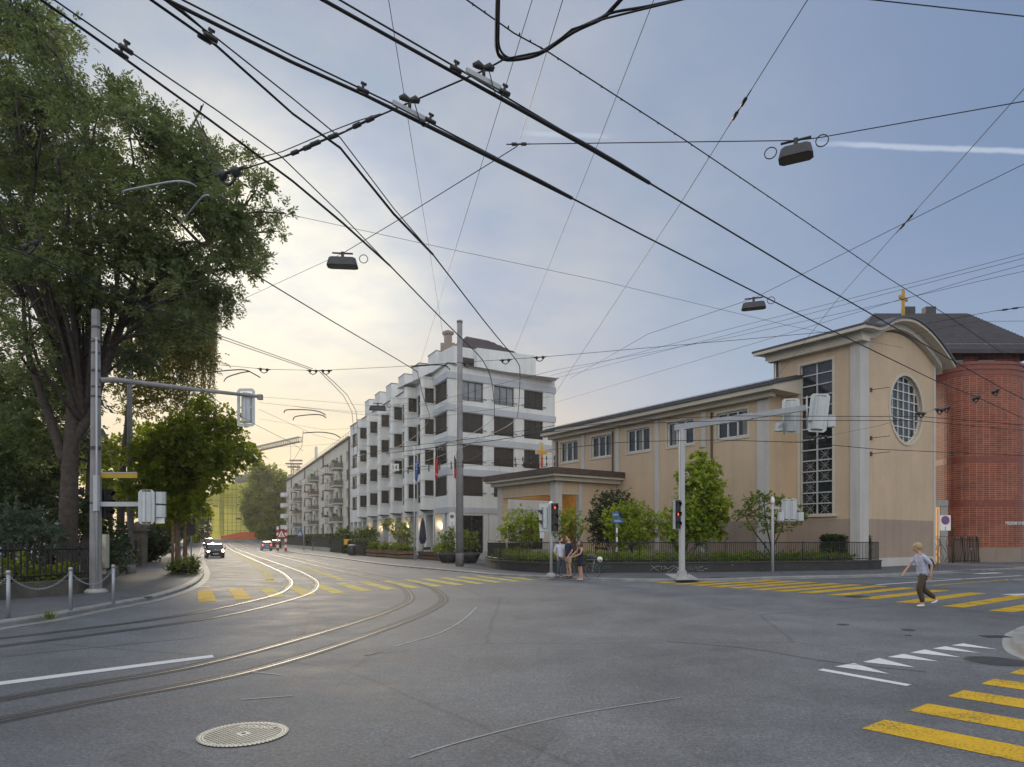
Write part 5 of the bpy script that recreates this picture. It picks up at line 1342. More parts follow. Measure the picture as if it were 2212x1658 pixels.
# weeping birch
Yc = 37; b2 = Vector(((258-CX_)/F_*Yc,Yc,.1)); rngb = np.random.default_rng(4)
bc = clumps_px([(300,690,60),(370,670,55),(420,690,40),(330,760,60),(390,750,52),(300,830,50),(365,815,40),(270,760,40),(330,610,50),(390,620,50),(440,660,34),(425,740,40),(445,780,30),(350,860,46),(400,865,36),(290,880,40),(250,820,36)],Yc,2,170,13)
bt = tree('birch_tree','weeping birch with thin hanging strands of leaves behind the ash',b2,W(285,640,Yc),bc,M['birch_leaf'],.14,.045,.24,13,5,.5,.5,'park trees')
Ps,As,Ns,Ls,Ws = [],[],[],[],[]; mbb = MB(); rg = random.Random(8)
for i in range(420):
    px = rg.uniform(300,468); py = rg.uniform(600,760) if px < 420 else rg.uniform(610,730); y = Yc+rg.uniform(-2.4,2.4); p = W(px,py,y); ln = rg.uniform(1.5,4.4)*(1.25 if px > 400 else .8)
    n = int(ln/.075); z = np.linspace(0,ln,n); P_ = np.stack([p.x+.05*np.sin(z*3+i)+rngb.normal(size=n)*.05, p.y+rngb.normal(size=n)*.05, p.z-z],1)
    Ps.append(P_); A_ = rngb.normal(size=(n,3))*.6; A_[:,2] -= .9; As.append(A_); Ns.append(rngb.normal(size=(n,3))); Ls.append(.12*(.7+.6*rngb.random(n))); Ws.append(.04*(.7+.6*rngb.random(n)))
    mbb.tube([p,p+Vector((.05,0,-ln*.5)),p+Vector((0,0,-ln))],.006,3)
leafmesh('hanging_leaves', M['birch_leaf'], *[np.concatenate(a) for a in (Ps,As,Ns,Ls,Ws)], bt); mbb.build('hanging_twigs', M['bark'], bt)
# street maple in the planter
Yd = 33; b3 = Vector(((386-CX_)/F_*Yd,Yd,.1))
mc = [(400,930,50),(450,905,44),(490,940,42),(520,985,36),(548,985,20),(440,975,50),(380,1000,50),(480,1010,36),(350,950,45),(420,1045,42),(370,1060,42),(330,1020,40),(455,1045,26),(400,1095,30),(350,1105,28),(505,915,24),(430,870,22),(320,960,34)]
tree('street_maple','young maple street tree with supporting stakes on the pavement strip',b3,W(400,880,Yd),clumps_px(mc+[(430,950,46),(470,975,40),(390,960,46),(410,1005,46),(350,1030,42),(380,1110,34),(430,1090,26),(300,985,34),(290,1050,36),(320,1090,30)],Yd,1.6,230,14,.9),M['maple_leaf'],.17,.075,.13,14,5,.5,.35,'park trees',M['bark_light'],None,.45)
for i,(px,lab) in enumerate(((373,'timber stake left of the young maple trunk'),(381,'timber stake just beside the maple trunk'),(399,'timber stake right of the young maple trunk'))):
    p = Vector(((px-CX_)/F_*(Yd-.5+.3*i),Yd-.5+.3*i,.1)); mb = MB(); mb.tube([p,p+Vector((0,0,2.6-.1*i))],.07,7); tag(mb.build('tree_stake', M['wood']), lab, 'stake', 'stakes round the maple')
# dark sign seen from behind
p = G(413,1206,.1); p = Vector(((413-CX_)/F_*36,36,.1)); t = thing('traffic_sign', p, 'back of a dark square sign on a thin post under the maple', 'road sign')
mb = MB(); mb.tube([p,p+Vector((0,0,3.4))],.035,7); mb.build('pole', M['steel'], t)
a, b = W(390,1138,35.9), W(422,1109,35.9); mb = MB(); mb.box(a.x,b.x,35.88,35.92,a.z,b.z); mb.build('sign_plate', pm('sign_back',(.07,.075,.08),.6), t)
mb = MB(); c = W(412,1147,35.9); mb.tube([c+Vector((0,-.02,0)),c+Vector((0,.02,0))],.27,16); mb.build('round_sign', pm('sign_back_round',(.09,.07,.08),.6), t)
# background park trees and shrubs that close the view
def bush(name, label, lst, Y, mat, leaf, width, seed, dens=160, dy=1.2, k=5, group=None, stems=3, base_py=None, cat='shrub', sq=1.0, stem_mat=None):
    cl = clumps_px(lst,Y,dy,dens,seed,sq); cx = sum(c[0][0] for c in cl)/len(cl); b = Vector((cx,Y,.1)); t = thing(name,b,label,cat,group); rg = random.Random(seed); mb = MB()
    for s_ in range(stems):
        for (c,r,n) in cl:
            if rg.random() > 2.2/stems: continue
            o = b+Vector((rg.uniform(-.3,.3),rg.uniform(-.3,.3),.2)); c_ = Vector(c); m = o.lerp(c_,.5)+Vector((rg.uniform(-.2,.2),0,.1)); mb.tube(spline([o,m,c_],4),[.04-.03*i/8 for i in range(9)],4)
    if mb.f: mb.build('stem', stem_mat or M['bark'], t)
    crown('foliage', mat, cl, leaf, width, t, seed, k, .5, .2); return t
rgx = random.Random(21)
for i,(px,w_,h_,Y,mt,lab) in enumerate(((20,120,260,38,'dark_leaf','dark park tree filling the gap left of the huge ash trunk'),(110,90,250,44,'dark_leaf','dark park tree standing behind the huge ash trunk'),(235,70,210,48,'maple_leaf','park tree between the thick mast and the slim pole'),(330,80,230,52,'maple_leaf','park tree behind the stone gate pillars'),(400,50,170,70,'mid_leaf','farther park tree beyond the young maple'),(-90,160,420,36,'dark_leaf','dark park tree cut off by the frame edge'))):
    base = Vector(((px-CX_)/F_*Y,Y,.1)); pts = []
    for q in range(14): pts.append((px+rgx.uniform(-w_,w_)*.75, 1170-h_*rgx.uniform(.12,1.0), w_*.42))
    tree('park_tree',lab,base,W(px,1170-h_*.9,Y),clumps_px(pts,Y,2.5,55,50+i),M[mt],.26,.10,.22,60+i,5,.5,.25,'park trees')
bush('garden_shrub','grey-green bushy shrub rising over the picket fence at the far left',[(20,1120,36),(60,1140,32),(100,1150,28),(-20,1130,40),(40,1165,26),(125,1165,20)],24.5,M['blue_leaf'],.13,.03,31,420,1.0,7,'shrubs of the park')
bush('garden_shrub','dark mass of shrubs behind the picket fence under the ash',[(10,1060,60),(80,1080,50),(175,1110,45),(190,1170,40),(100,1180,45),(230,1150,40),(250,1195,36),(-30,1160,60)],29,M['dark_leaf'],.17,.06,32,230,1.6,5,'shrubs of the park')
bush('garden_shrub','low shrubs along the far end of the park wall',[(310,1180,30),(340,1165,26),(330,1195,20),(290,1190,26),(350,1185,16),(275,1160,30),(262,1200,24),(370,1150,24),(390,1140,22)],47,M['dark_leaf'],.2,.07,33,170,1.5,5,'shrubs of the park')
bush('ivy','broad-leaved ivy creeping through the picket fence and over the wall',[(30,1225,22),(60,1235,24),(95,1245,26),(125,1250,22),(110,1270,16),(130,1275,12),(150,1240,18),(70,1260,14),(20,1255,14)],20.9,M['mid_leaf' if False else 'maple_leaf'],.14,.065,34,520,.35,5,'shrubs of the park',1)
bush('planter_shrub','wild yellowish shrub growing around the stakes on the pavement strip',[(372,1232,13),(388,1228,14),(405,1230,14),(420,1226,12),(395,1218,12),(375,1220,10),(412,1214,10),(425,1212,9),(426,1236,9)],31.5,M['mid_leaf'],.13,.035,35,800,.7,5,'shrubs of the park')
# church garden
CG = 'plants of the church garden'
bush('garden_shrub','round light green shrub left of the pedestrian signal, before the porch steps',[(1098,1130,22),(1125,1118,24),(1150,1125,22),(1112,1152,24),(1142,1150,24),(1164,1140,17),(1085,1150,14),(1130,1168,16)],42.5,M['lime_leaf'],.12,.045,41,260,.8,6,CG,5)
bush('garden_shrub','light green shrub behind the waiting men',[(1212,1118,19),(1236,1112,20),(1222,1140,22),(1246,1140,17),(1205,1150,14),(1240,1160,14),(1262,1140,10)],43,M['lime_leaf'],.12,.045,42,260,.8,6,CG,5)
bush('garden_shrub','tall dark green bush against the church wall behind the street name post',[(1305,1090,26),(1335,1082,26),(1290,1120,24),(1325,1125,34),(1355,1105,24),(1300,1155,30),(1345,1160,30)],44.5,M['dark_leaf'],.14,.05,43,300,.7,6,CG,4)
bush('garden_shrub','broad yellow-green bush behind the blue street name plates',[(1320,1120,22),(1345,1108,24),(1375,1105,26),(1400,1120,22),(1330,1150,22),(1365,1145,28),(1398,1150,24),(1345,1172,18),(1385,1176,18),(1310,1140,12)],41,M['lime_leaf'],.13,.05,44,300,1.0,6,CG,4)
bush('garden_shrub','yellow-green bush behind the post of the signal gantry',[(1430,1122,20),(1455,1110,20),(1478,1120,24),(1505,1112,24),(1530,1128,20),(1445,1150,24),(1482,1152,26),(1515,1155,24),(1465,1178,14)],40,M['lime_leaf'],.13,.05,45,300,.9,6,CG,4)
t1 = [(1512,980,16),(1520,1000,20),(1500,1010,18),(1535,1020,20),(1510,1035,28),(1545,1050,22),(1485,1050,18),(1520,1075,32),(1555,1085,20),(1490,1085,22),(1560,1110,16),(1570,1085,12),(1530,1115,30),(1495,1120,26),(1545,1145,24),(1510,1150,24),(1472,1075,12),(1470,1030,9)]
b4 = Vector(((1524-CX_)/F_*39.5,39.5,.4)); tree('garden_tree','slender bright green tree with upright crown by the church wall',b4,W(1518,965,39.5),clumps_px(t1,39.5,.6,270,46),M['lime_leaf'],.18,.075,.08,46,5,.6,.5,CG,M['bark_light'],None,.15)
t2 = [(1625,1085,24),(1655,1075,24),(1690,1085,24),(1715,1098,18),(1610,1105,18),(1640,1110,26),(1680,1112,26),(1595,1115,14),(1620,1135,18),(1655,1140,20),(1690,1140,20),(1715,1125,16),(1735,1112,9),(1640,1068,12)]
b5 = Vector(((1668-CX_)/F_*38.6,38.6,.4)); fk = [([b5,W(1660,1190,38.6),W(1630,1150,38.6),W(1610,1110,38.4)],.06,.02),([b5,W(1672,1180,38.6),W(1690,1140,38.8),W(1705,1100,38.8)],.06,.02),([b5,W(1665,1180,38.6),W(1655,1130,38.6),W(1650,1080,38.6)],.07,.02)]
tree('garden_tree','airy many-stemmed small tree behind the slim signal post',b5,W(1680,1100,38.7),clumps_px(t2,38.6,.8,150,47,.55),M['mid_leaf'],.12,.045,.07,47,6,.5,.1,CG,M['bark'],fk,.5)
def hedge(name, label, M_, x0,x1,y0,y1,z0,z1, mat, leaf, n, seed, group, wob=.05):
    """clipped hedge: leaves over the faces of a box and inside it"""
    rng = np.random.default_rng(seed); o = M_ @ Vector(((x0+x1)/2,(y0+y1)/2,z0)); t = thing(name,o,label,'hedge',group)
    mb = MB(M_); e = .09; mb.box(x0+e,x1-e,y0+e,y1-e,z0,z1-e); mb.build('hedge_core', pm('hedge_core',(.008,.013,.006),.9), t)
    P_ = rng.random((n,3))*np.array([x1-x0,y1-y0,z1-z0])+np.array([x0,y0,z0]); ax = rng.integers(0,5,n)
    for q,(c,v_) in enumerate(((0,x0),(0,x1),(1,y0),(1,y0),(2,z1))): m = ax == q; P_[m,c] = v_+rng.normal(size=m.sum())*wob
    P_ = np.array([tuple(M_ @ Vector(p)) for p in P_]); A_ = rng.normal(size=(n,3)); A_[:,2] += .4
    q = .7+.6*rng.random(n); leafmesh('foliage', mat, P_, A_, rng.normal(size=(n,3)), leaf*q, leaf*.35*q, t); return t
hm = frame(W(1789,1216,39.3)*1.0, (V_*-.12+Vector((1,.07,0))).normalized()); hm[2][3] = 0
hedge('clipped_hedge','dark clipped box hedge behind the railing at the church corner',hm,0,2.5,.1,1.0,.42,1.95,M['hedge_leaf'],.09,6500,51,CG)
# low planting under the railing (nobody could count it)
rng = np.random.default_rng(52); acc = []
for i in range(2600):
    k = rng.integers(4,len(gw)-6); a, b = gw[k], gw[k+1]; t_ = rng.random(); p = a.lerp(b,t_); d = (b-a).normalized(); n = Vector((-d.y,d.x,0)); p = p+n*(.35+rng.random()**1.5*2.4); acc.append((p.x,p.y,.42+rng.random()*.45))
acc = np.array(acc); rep = np.repeat(acc,8,axis=0)+rng.normal(size=(len(acc)*8,3))*np.array([.13,.13,.12]); A_ = rng.normal(size=rep.shape)*.7; A_[:,2] += .7; q = .7+.7*rng.random(len(rep))
o = leafmesh('ground_cover', M['mid_leaf'], rep, A_, rng.normal(size=rep.shape), .16*q, .04*q, None); o['kind'] = 'stuff'
M['lily'] = leafmat('hosta_leaves', [(.16,.26,.03),(.26,.34,.05),(.34,.38,.06)], .35)
for i,(px,lab) in enumerate(((1270,'yellow-green broad-leaved plant behind the bicycle saddle'),(1300,'yellow-green broad-leaved plant left of the street name post'),(1345,'yellow-green broad-leaved plant right of the street name post'),(1385,'yellow-green broad-leaved plant near the pale graffiti'),(1735,'bright yellow-green plant behind the railing right of the slim signal post'))):
    Y = 36.9 if px < 1700 else 37.2; rng = np.random.default_rng(70+i); b = Vector(((px-CX_)/F_*Y,Y,.42)); t = thing('hosta_plant',b,lab,'plant',CG); n = 70
    P_ = np.array(b)+np.stack([rng.normal(size=n)*.28,rng.normal(size=n)*.2,rng.random(n)*.5],1); A_ = P_-np.array(b)+np.array([0,0,.25]); q = .7+.6*rng.random(n); leafmesh('leaves', M['lily'], P_, A_, rng.normal(size=(n,3))+np.array([0,0,1]), .3*q, .09*q, t)
    mb = MB(); mb.tube([b,b+Vector((0,0,.3))],.03,5); mb.build('stem', M['mid_leaf'], t)
# plaza: bowl planters with small trees
for i,(px,py,lab,cl) in enumerate(((968,1216,'dark bowl planter left of the wire mast',[(968,1168,13),(955,1160,10),(978,1155,10),(962,1182,12),(980,1176,9),(970,1148,7)]),(1014,1217,'dark bowl planter right of the wire mast',[(1008,1160,11),(1022,1168,12),(1030,1180,9),(1010,1176,10),(1002,1152,7),(1026,1155,6)]))):
    p = G(px,py,.108); t = thing('bowl_planter', p, lab, 'planter', 'bowl planters on the plaza')
    mb = MB(); mb.lathe((p.x,p.y,.108),[(.35,0),(.5,.05),(.72,.5),(.76,.72),(.70,.73),(.66,.62)],20); mb.build('bowl', pm('dark_planter',(.045,.042,.045),.6), t)
    mb = MB(); mb.cyl((p.x,p.y),.67,.62,.70,18); mb.build('soil', soil, t)
    tree('planter_tree', 'small leafy tree growing from the '+lab, p+Vector((0,0,.6)), W(px,1158,p.y), clumps_px(cl,p.y,.4,420,80+i), M['mid_leaf'], .13,.05,.05,80+i,5,.5,.3,'trees in the bowl planters',M['bark_light'],None,.3)
# terrace planters, vine, hedges on the long pavement
SM = frame(Vector((0,0,0)), AV, -NV)                 # x along the street, y towards it (negative n)
def timber_planter(s0,s1,n0,n1,lab,mat,seed,leaf=True,z1=.75):
    o = S(n0,s0,.1); t = thing('timber_planter', o, lab, 'planter', 'timber planters of the terrace'); mb = MB(SM)
    for z in (.18,.50):
        mb.box(s0,s1,-n0-.0,-n0+.06,z,z+.2); mb.box(s0,s1,-n1-.06,-n1,z,z+.2); mb.box(s0-.06,s0,-n1,-n0,z,z+.2); mb.box(s1,s1+.06,-n1,-n0,z,z+.2)
    mb.box(s0-.1,s1+.1,-n0-.02,-n0+.1,.70,z1); mb.box(s0-.1,s0+.08,-n1,-n0-.02,.70,z1)
    mb.build('plank', mat, t); mb = MB(SM); mb.box(s0+.02,s1-.02,-n1+.02,-n0-.03,.12,.6); mb.build('soil_box', pm('dark_liner',(.02,.018,.016),.9), t)
    if leaf:
        rng = np.random.default_rng(seed); cl = []
        for q in range(7): c = S(n0+(n1-n0)*(.3+.5*rng.random()), s0+(s1-s0)*rng.random(), .85+.25*rng.random()); cl.append((tuple(c),(.5,.5,.35),130))
        crown('plants', M['mid_leaf'], cl, .13,.04,t,seed,5)
timber_planter(55.3,59.5,14.7,16.2,'timber planter with plants, nearest the plaza',M['wood'],90)
timber_planter(60.5,65.2,14.3,15.8,'timber planter with plants beside the clipped hedge',M['wood'],91)
timber_planter(47.8,54.0,16.2,17.4,'red-brown timber planter behind the flagpoles',M['wood_red'],92,True)
vt = thing('terrace_vine', S(16.2,57.2,.6), 'bushy climbing plant on wires over the terrace planter', 'plant')
vl = [(862,1140,14),(876,1150,15),(884,1165,13),(868,1170,15),(856,1160,12),(850,1148,9),(838,1140,8),(828,1133,7),(880,1136,9),(872,1185,12),(845,1128,6)]
vc = clumps_px(vl,62.5,.8,180,93); crown('foliage', M['maple_leaf'], vc, .17,.06, vt, 93, 5); mb = MB()
for c in vc: mb.tube([vt.location, Vector(c[0])],[.05,.015],4)
mb.build('stem', M['bark'], vt)
hg = 'hedges along the pavement'
hedge('clipped_hedge','loose green hedge right beside the timber planters',SM,65.8,73.5,-15.6,-14.2,.1,1.5,M['hedge_leaf'],.2,5200,94,hg,.12)
hedge('clipped_hedge','dark tall hedge block before the apartment row',SM,78,86,-15.8,-14.3,.1,2.0,M['hedge_leaf'],.22,5200,95,hg,.12)
hedge('clipped_hedge','clipped hedge on a low wall, nearer half of the apartment front',SM,88,106,-15.8,-14.6,.6,2.2,M['hedge_leaf'],.25,6000,96,hg,.06)
hedge('clipped_hedge','clipped hedge on a low wall, farther half of the apartment front',SM,110,138,-15.8,-14.6,.6,2.2,M['hedge_leaf'],.3,6000,97,hg,.06)
mb = MB(SM); mb.box(87,139,-15.9,-14.4,.05,.6); tag(mb.build('garden_wall', M['concrete']), 'low concrete wall under the hedges of the apartment row', 'wall')
hedge('clipped_hedge','dark hedge at the plaza behind the bowl planters',frame(Vector((-.7,56.2,0)),(1,.1,0)),0,3.0,0,.8,.1,1.5,M['hedge_leaf'],.12,3000,98,hg)
for i,(s_,n_,lab) in enumerate(((80,17.5,'small rose-like shrub before the ground floor of the apartment row'),(96,17.8,'shrub by the second entrance of the apartment row'))):
    c = S(n_,s_,2.2); b = S(n_,s_,.1); t = thing('garden_shrub', b, lab, 'shrub', hg); mb = MB(); mb.tube([b,c],[.07,.03],5); mb.build('stem', M['bark'], t); crown('foliage', M['mid_leaf'], [(tuple(c+Vector((x,0,z))),(.8,.8,.6),160) for x,z in ((0,.4),(-.7,0),(.7,.1))], .2,.07,t,99+i,5)
# far trees behind the apartment row
ft = [(585,1035,26),(560,1050,24),(605,1045,20),(545,1075,22),(575,1075,28),(603,1080,22),(540,1100,16),(565,1105,26),(595,1110,24),(550,1125,18),(580,1135,22),(605,1140,18),(560,1020,14),(595,1150,16),(570,1150,14)]
Yf = 186; bf = Vector(((578-CX_)/F_*Yf,Yf,gz(Yf))); cl = []
rg = random.Random(77)
for (px,py,rp) in ft: y = Yf+rg.uniform(-3,3); c = W(px,py,y); r = rp/F_*y; cl.append((tuple(c),(r,r,r),300))
tree('far_tree','large round street tree at the far end of the apartment row',bf,W(578,1040,Yf),cl,M['maple_leaf'],.75,.30,.45,78,5,.5,.2,'far trees')
cl = [(tuple(W(px,py,225)),(rp/F_*225,)*3,200) for px,py,rp in ((632,1000,14),(645,985,14),(660,975,12),(625,1020,16),(640,1010,16))]
for i,(px,h_,Y,lab) in enumerate(((425,70,150,'distant dark tree at the left side of the street end'),(405,110,130,'distant tree behind the young maple'),(360,130,120,'distant tree closing the park avenue'))):
    base = Vector(((px-CX_)/F_*Y,Y,gz(Y))); pts = [(px+rg.uniform(-22,14),1166-h_*rg.uniform(.15,.95),16) for q in range(9)]
    cl = [(tuple(W(a,b,Y+rg.uniform(-2,2))),(c/F_*Y,)*3,150) for a,b,c in pts]; tree('far_tree',lab,base,W(px,1166-h_*.9,Y),cl,M['dark_leaf'],.6,.25,.3,83+i,5,.5,.2,'far trees')
# weeds in the kerb joint
rng = np.random.default_rng(9); p = G(106,1341,.05); n = 60; P_ = np.array(p)+rng.normal(size=(n,3))*np.array([.06,.04,.0]); A_ = rng.normal(size=(n,3))*.4; A_[:,2] = 1; o = leafmesh('weeds', M['mid_leaf'], P_, A_, rng.normal(size=(n,3)), .18+.1*rng.random(n), np.full(n,.008), None); o['kind'] = 'stuff'
# ================================================================= OVERHEAD WIRES
WG = 'overhead wires'
def wire(label, px, z, r, mat='wire', name='overhead_wire', ext0=0.0, ext1=0.0, sm=0, ins=()):
    """a wire hung through points at known heights; px = (x, y[, z])"""
    pts = [H(p[0],p[1],p[2] if len(p) > 2 else z) for p in px]
    return wire3(label, pts, r, mat, name, ext0, ext1, sm, ins)
def wire3(label, pts, r, mat='wire', name='overhead_wire', ext0=0.0, ext1=0.0, sm=0, ins=()):
    pts = [Vector(p) for p in pts]
    if sm: pts = spline(pts, sm)
    if ext0: d = (pts[0]-pts[1]).normalized(); pts.insert(0, pts[0]+d*ext0)
    if ext1: d = (pts[-1]-pts[-2]).normalized(); pts.append(pts[-1]+d*ext1)
    r = [x*.86 for x in r] if isinstance(r,list) else r*.9
    mb = MB(); mb.tube(pts, r, 6); o = mb.build(name, M[mat])
    tag(o, label, 'wire', WG)
    for i_ in ins:
        k = min(range(len(pts)-1), key=lambda q: (pts[q]-i_[0]).length+(pts[q+1]-i_[0]).length); insulator(o, i_[0], (pts[k+1]-pts[k]).normalized(), i_[1], i_[2])
    return o
def insulator(o, c, d, kind, L):
    mb = MB()
    if kind == 'stick':                     # turnbuckle with a glass-fibre loop
        mb.tube([c-d*L/2,c-d*L*.3,c-d*L*.28,c-d*L*.1,c-d*L*.08,c+d*L*.08,c+d*L*.1,c+d*L*.28,c+d*L*.3,c+d*L/2],[.008,.010,.026,.026,.013,.013,.026,.026,.010,.008],7)
    elif kind == 'pair':                    # two cap insulators side by side on a span wire
        for s in (-1,1):
            q = c+d*L*.3*s; mb.lathe(q+Vector((0,0,-.02)),[(.015,-.07),(.035,-.045),(.06,-.015),(.064,.02),(.036,.045),(.02,.06)],8); mb.tube([q-d*.12,q+d*.12],.02,6)
        mb.tube([c-d*L*.3+Vector((0,0,-.1)),c+Vector((0,0,-.16)),c+d*L*.3+Vector((0,0,-.1))],.018,5)
    elif kind == 'clamp':
        up = Vector((0,0,1))
        mb.tube([c-d*.05,c+d*.05],.020,6); mb.tube([c+up*.0,c+up*.06],.012,5); mb.tube([c-d*.015+up*.06,c+d*.03+up*.06],.014,5)
    elif kind == 'hanger':                  # dog-bone shaped cap over a long shoe
        mb.tube([c-d*.09+Vector((0,0,.11)),c-d*.05+Vector((0,0,.125)),c+Vector((0,0,.105)),c+d*.05+Vector((0,0,.125)),c+d*.09+Vector((0,0,.11))],[.018,.034,.022,.034,.018],8); mb.tube([c+Vector((0,0,.11)),c+Vector((0,0,.03))],.016,6)
    mb.build('insulator', M['insul'], o)
def shoe(o, c, d):
    mb = MB(); n = Vector((-d.y,d.x,0)).normalized(); mb.extrude([(-.012,-.01),(.012,-.01),(.012,.03),(-.012,.03)], c-d*.17, c+d*.17, n); mb.build('contact_shoe', M['steel_light'], o)
zc = 5.6
# heavy contact wires from the upper left, each with its parallel carrier
A1 = [(88.6,0),(248,112),(420,235),(632,391.6),(740,482),(843,575)]
o1 = wire('thick contact wire leftmost at the top edge, ending in a dark rail', A1, zc, [.012]*4+[.014,.016,.016], 'wire', ext0=4)
wire('thin carrier wire just right of the leftmost contact wire', [(117,0),(249,91.5),(297,123),(470,240),(609,340),(735,462),(843,575)], zc+.03, .007, 'wire', ext0=4, ins=[(H(272,107,zc),'clamp',.3),(H(262,118,zc),'clamp',.3)])
A2 = [(326,0),(466,98),(632,246),(735,320),(850,462),(935,550)]
o2 = wire('thick contact wire second from the upper left corner', A2, zc, [.012]*4+[.014,.018,.018], 'wire', ext0=4)
wire('tapering carrier beside the second contact wire', [(356,0),(394,26),(446,68.6),(468,83),(632,213),(735,298),(850,450),(935,550)], zc+.03, [.010,.010,.016,.008,.007,.007,.007,.007,.008], 'wire', ext0=4, ins=[(H(455,82,zc),'clamp',.3),(H(442,84,zc),'clamp',.3)])
A3 = [(356,-2),(394,17),(632,135.4),(786,205),(1094.9,356.6),(1165,392),(1235.4,428.6)]
o3 = wire('thick contact wire through the middle of the sky, ending in a fat rail', A3, zc, [.016]*4+[.016,.028,.028,.022], 'wire', ext0=4)
wire('carrier wire above the middle contact wire', [(394,0),(632,121.5),(880,240),(1090,350)], zc+.03, .008, 'wire', ext0=4, ins=[(H(784,196,zc),'clamp',.3)])
A4 = [(697,0),(985,160),(1273,319),(1340,358),(1403,396)]
o4 = wire('thick contact wire right of the middle one, ending in a fat rail', A4, zc, [.016]*3+[.028,.028,.022], 'wire', ext0=4)
wire('carrier wire above the right contact wire', [(733,0),(985,146),(1273,317)], zc+.03, .008, 'wire', ext0=4, ins=[(H(985,150,zc),'clamp',.3)])
for o,(cx_,cy_,sx_,sy_,fx,fy) in ((o3,(885,228,885,243,930,262)),(o4,(1045,158,1045,175,1090,200))):
    c = H(sx_,sy_,zc+.02); d = (H(sx_+80,sy_+42,zc)-c).normalized(); shoe(o,c,d); insulator(o,c,Vector((1,.3,0)).normalized(),'hanger',.3)
    mb = MB(); a = c+Vector((.04,0,.10)); e = H(fx,fy,zc); mb.tube(spline([a,a.lerp(e,.35)+Vector((.02,0,-.16)),e],5),.005,4); insulator(o,e,d,'clamp',.2); mb.build('jumper_cable', M['wire'], o)
wire('continuing contact wire from the left dark rail to the wire mast bend', [(843,575),(958,693),(1033,767),(1050,792),(1058.8,812),(1065,845),(1068,887),(1066,903),(1059,911),(1032,930),(992,951),(930,975),(856,994),(805,1015),(755,1037)], zc, .011, sm=3)
wire('contact wire from the second dark rail, bending outside the first one', [(935,550),(1046.8,695),(1104,764.6),(1117,782),(1123,799),(1122,850),(1119,890),(1114,906),(1090,925),(1040,948),(980,975),(900,1003),(840,1024)], zc, .011, sm=3)
wire('contact wire from the middle fat rail down to the brick wall', [(1235.4,428.6),(1382.8,505.7),(1580,606),(1803,717.6),(2018.8,822),(2109,857.6),(2212,905)], zc, .011, ext1=12)
wire('contact wire from the right fat rail down past the round window', [(1403,396),(1743,600),(1814,640),(2034,766),(2166,840),(2212,863)], zc, .011, ext1=12)
o5 = wire('knobbly cable sweeping from the top centre to the tiled roof', [(1008,0),(1110,72),(1180,110),(1475,300),(1700,452),(1917,600),(2043,680),(2183,775)], 7.4, .009, ext0=5, ext1=20)
mb = MB(); pp = [H(x,y,7.4) for x,y in ((1008,0),(1180,110),(1475,300),(1700,452),(1917,600))]
for i in range(4):
    for k in range(7): q = pp[i].lerp(pp[i+1],(k+.5)/7); mb.tube([q-Vector((0,0,.02)),q+Vector((0,0,.008))],.008,4)
mb.build('cable_clips', M['wire'], o5)
# cross span with turnbuckles
o6 = wire('cross span wire with turnbuckles and insulators over the middle', [(495,375),(610,340),(735,290),(820,250),(885,222),(1045,153),(1090,128),(1180,110),(1235,64),(1310,40),(1480,-2)], 6.15, .009, ext1=5,
     ins=[(H(700,303,6.15),'stick',.7),(H(785,265,6.15),'stick',.5),(H(650,325,6.15),'stick',.5),(H(495,372,6.15),'pair',.35)])
wire('second strand of the cross span beside the turnbuckles', [(520,352),(610,328),(700,290),(772,262),(820,247)], 6.2, .006, 'wire')
wire('bundle of heavy feeder cables looping down from the top centre', [(1075,-5),(1073,60),(1073,105),(1080,122),(1100,129),(1145,123),(1180,108),(1240,68),(1300,40),(1322,20),(1345,-5)], 6.2, .02, sm=4, ext0=2, ext1=2)
wire('lower strand of the heavy feeder cable bundle', [(1078,-5),(1077,60),(1078,100),(1092,122),(1120,128),(1160,118),(1205,90),(1255,62),(1305,36),(1330,26),(1400,14),(1480,-4)], 6.18, .012, sm=4, ext0=2, ext1=3)
# thin span wires
wire('thin wire falling steeply from top centre left to the white roof', [(839.4,0),(921.7,505.7),(958,730,9)], 9.5, .006, ext0=6)
wire('thin wire leaning left from the top edge down behind the wire mast', [(1151,-4),(994,506),(908,785)], 9.5, .006, ext0=6)
wire('thin wire from the top edge to the knot above the white building', [(1217,-4),(1123,300)], 8.5, .006, ext0=6)
wire('long thin wire from the top right of centre to the white building roof', [(1414,-4),(1300,290),(1180,590),(1112,757)], 9.5, .006, ext0=6)
wire('thin wire with a long insulator running from the top to the plaza', [(1747,-4),(1610,215),(1470,440),(1196,855)], 8.2, .007, ext0=6, ins=[(H(1597,236,8.2),'stick',.85)])
wire('thin wire with a long insulator from the upper right edge to the church roof', [(2214,190),(1965,470),(1815,640),(1670,825)], 8.2, .007, ext0=8, ins=[(H(1957,480,8.2),'stick',1.0)])
wire('thin wire crossing the upper right corner', [(1885,0),(2214,36)], 8.5, .008, ext0=4, ext1=6)
NODE = H(1121,312,8.0)
LMP = [H(1722,304,8.0),H(740,548,8.0),H(1628,645,8.0)]
wire3('span wire from the knot to the big hanging lamp and out at the right', [NODE,LMP[0],H(1775,297,8.0),H(2214,219,8.0)], .008, ext1=8, ins=[(NODE,'stick',.4)])
wire3('span wire from the knot down left past the small hanging lamp', [NODE,H(1115,318,8.0),H(870,470,8.0),LMP[1]], .008)
wire3('faint span wire from the small hanging lamp into the trees', [LMP[1],H(470,672,8.0)], .005, 'wire_thin', ext1=5)
wire3('span wire carrying the third hanging lamp to the right edge', [H(1232,818,8.0),H(1400,722,8.0),LMP[2],H(2100,410,8.0),H(2214,354,8.0)], .006, ext1=6)
wire('faint long wire from the ash crown across to the curved roof', [(630,465),(930,530),(1310,610),(1700,703),(1950,752)], 9.6, .006, 'wire_thin', ext0=3)
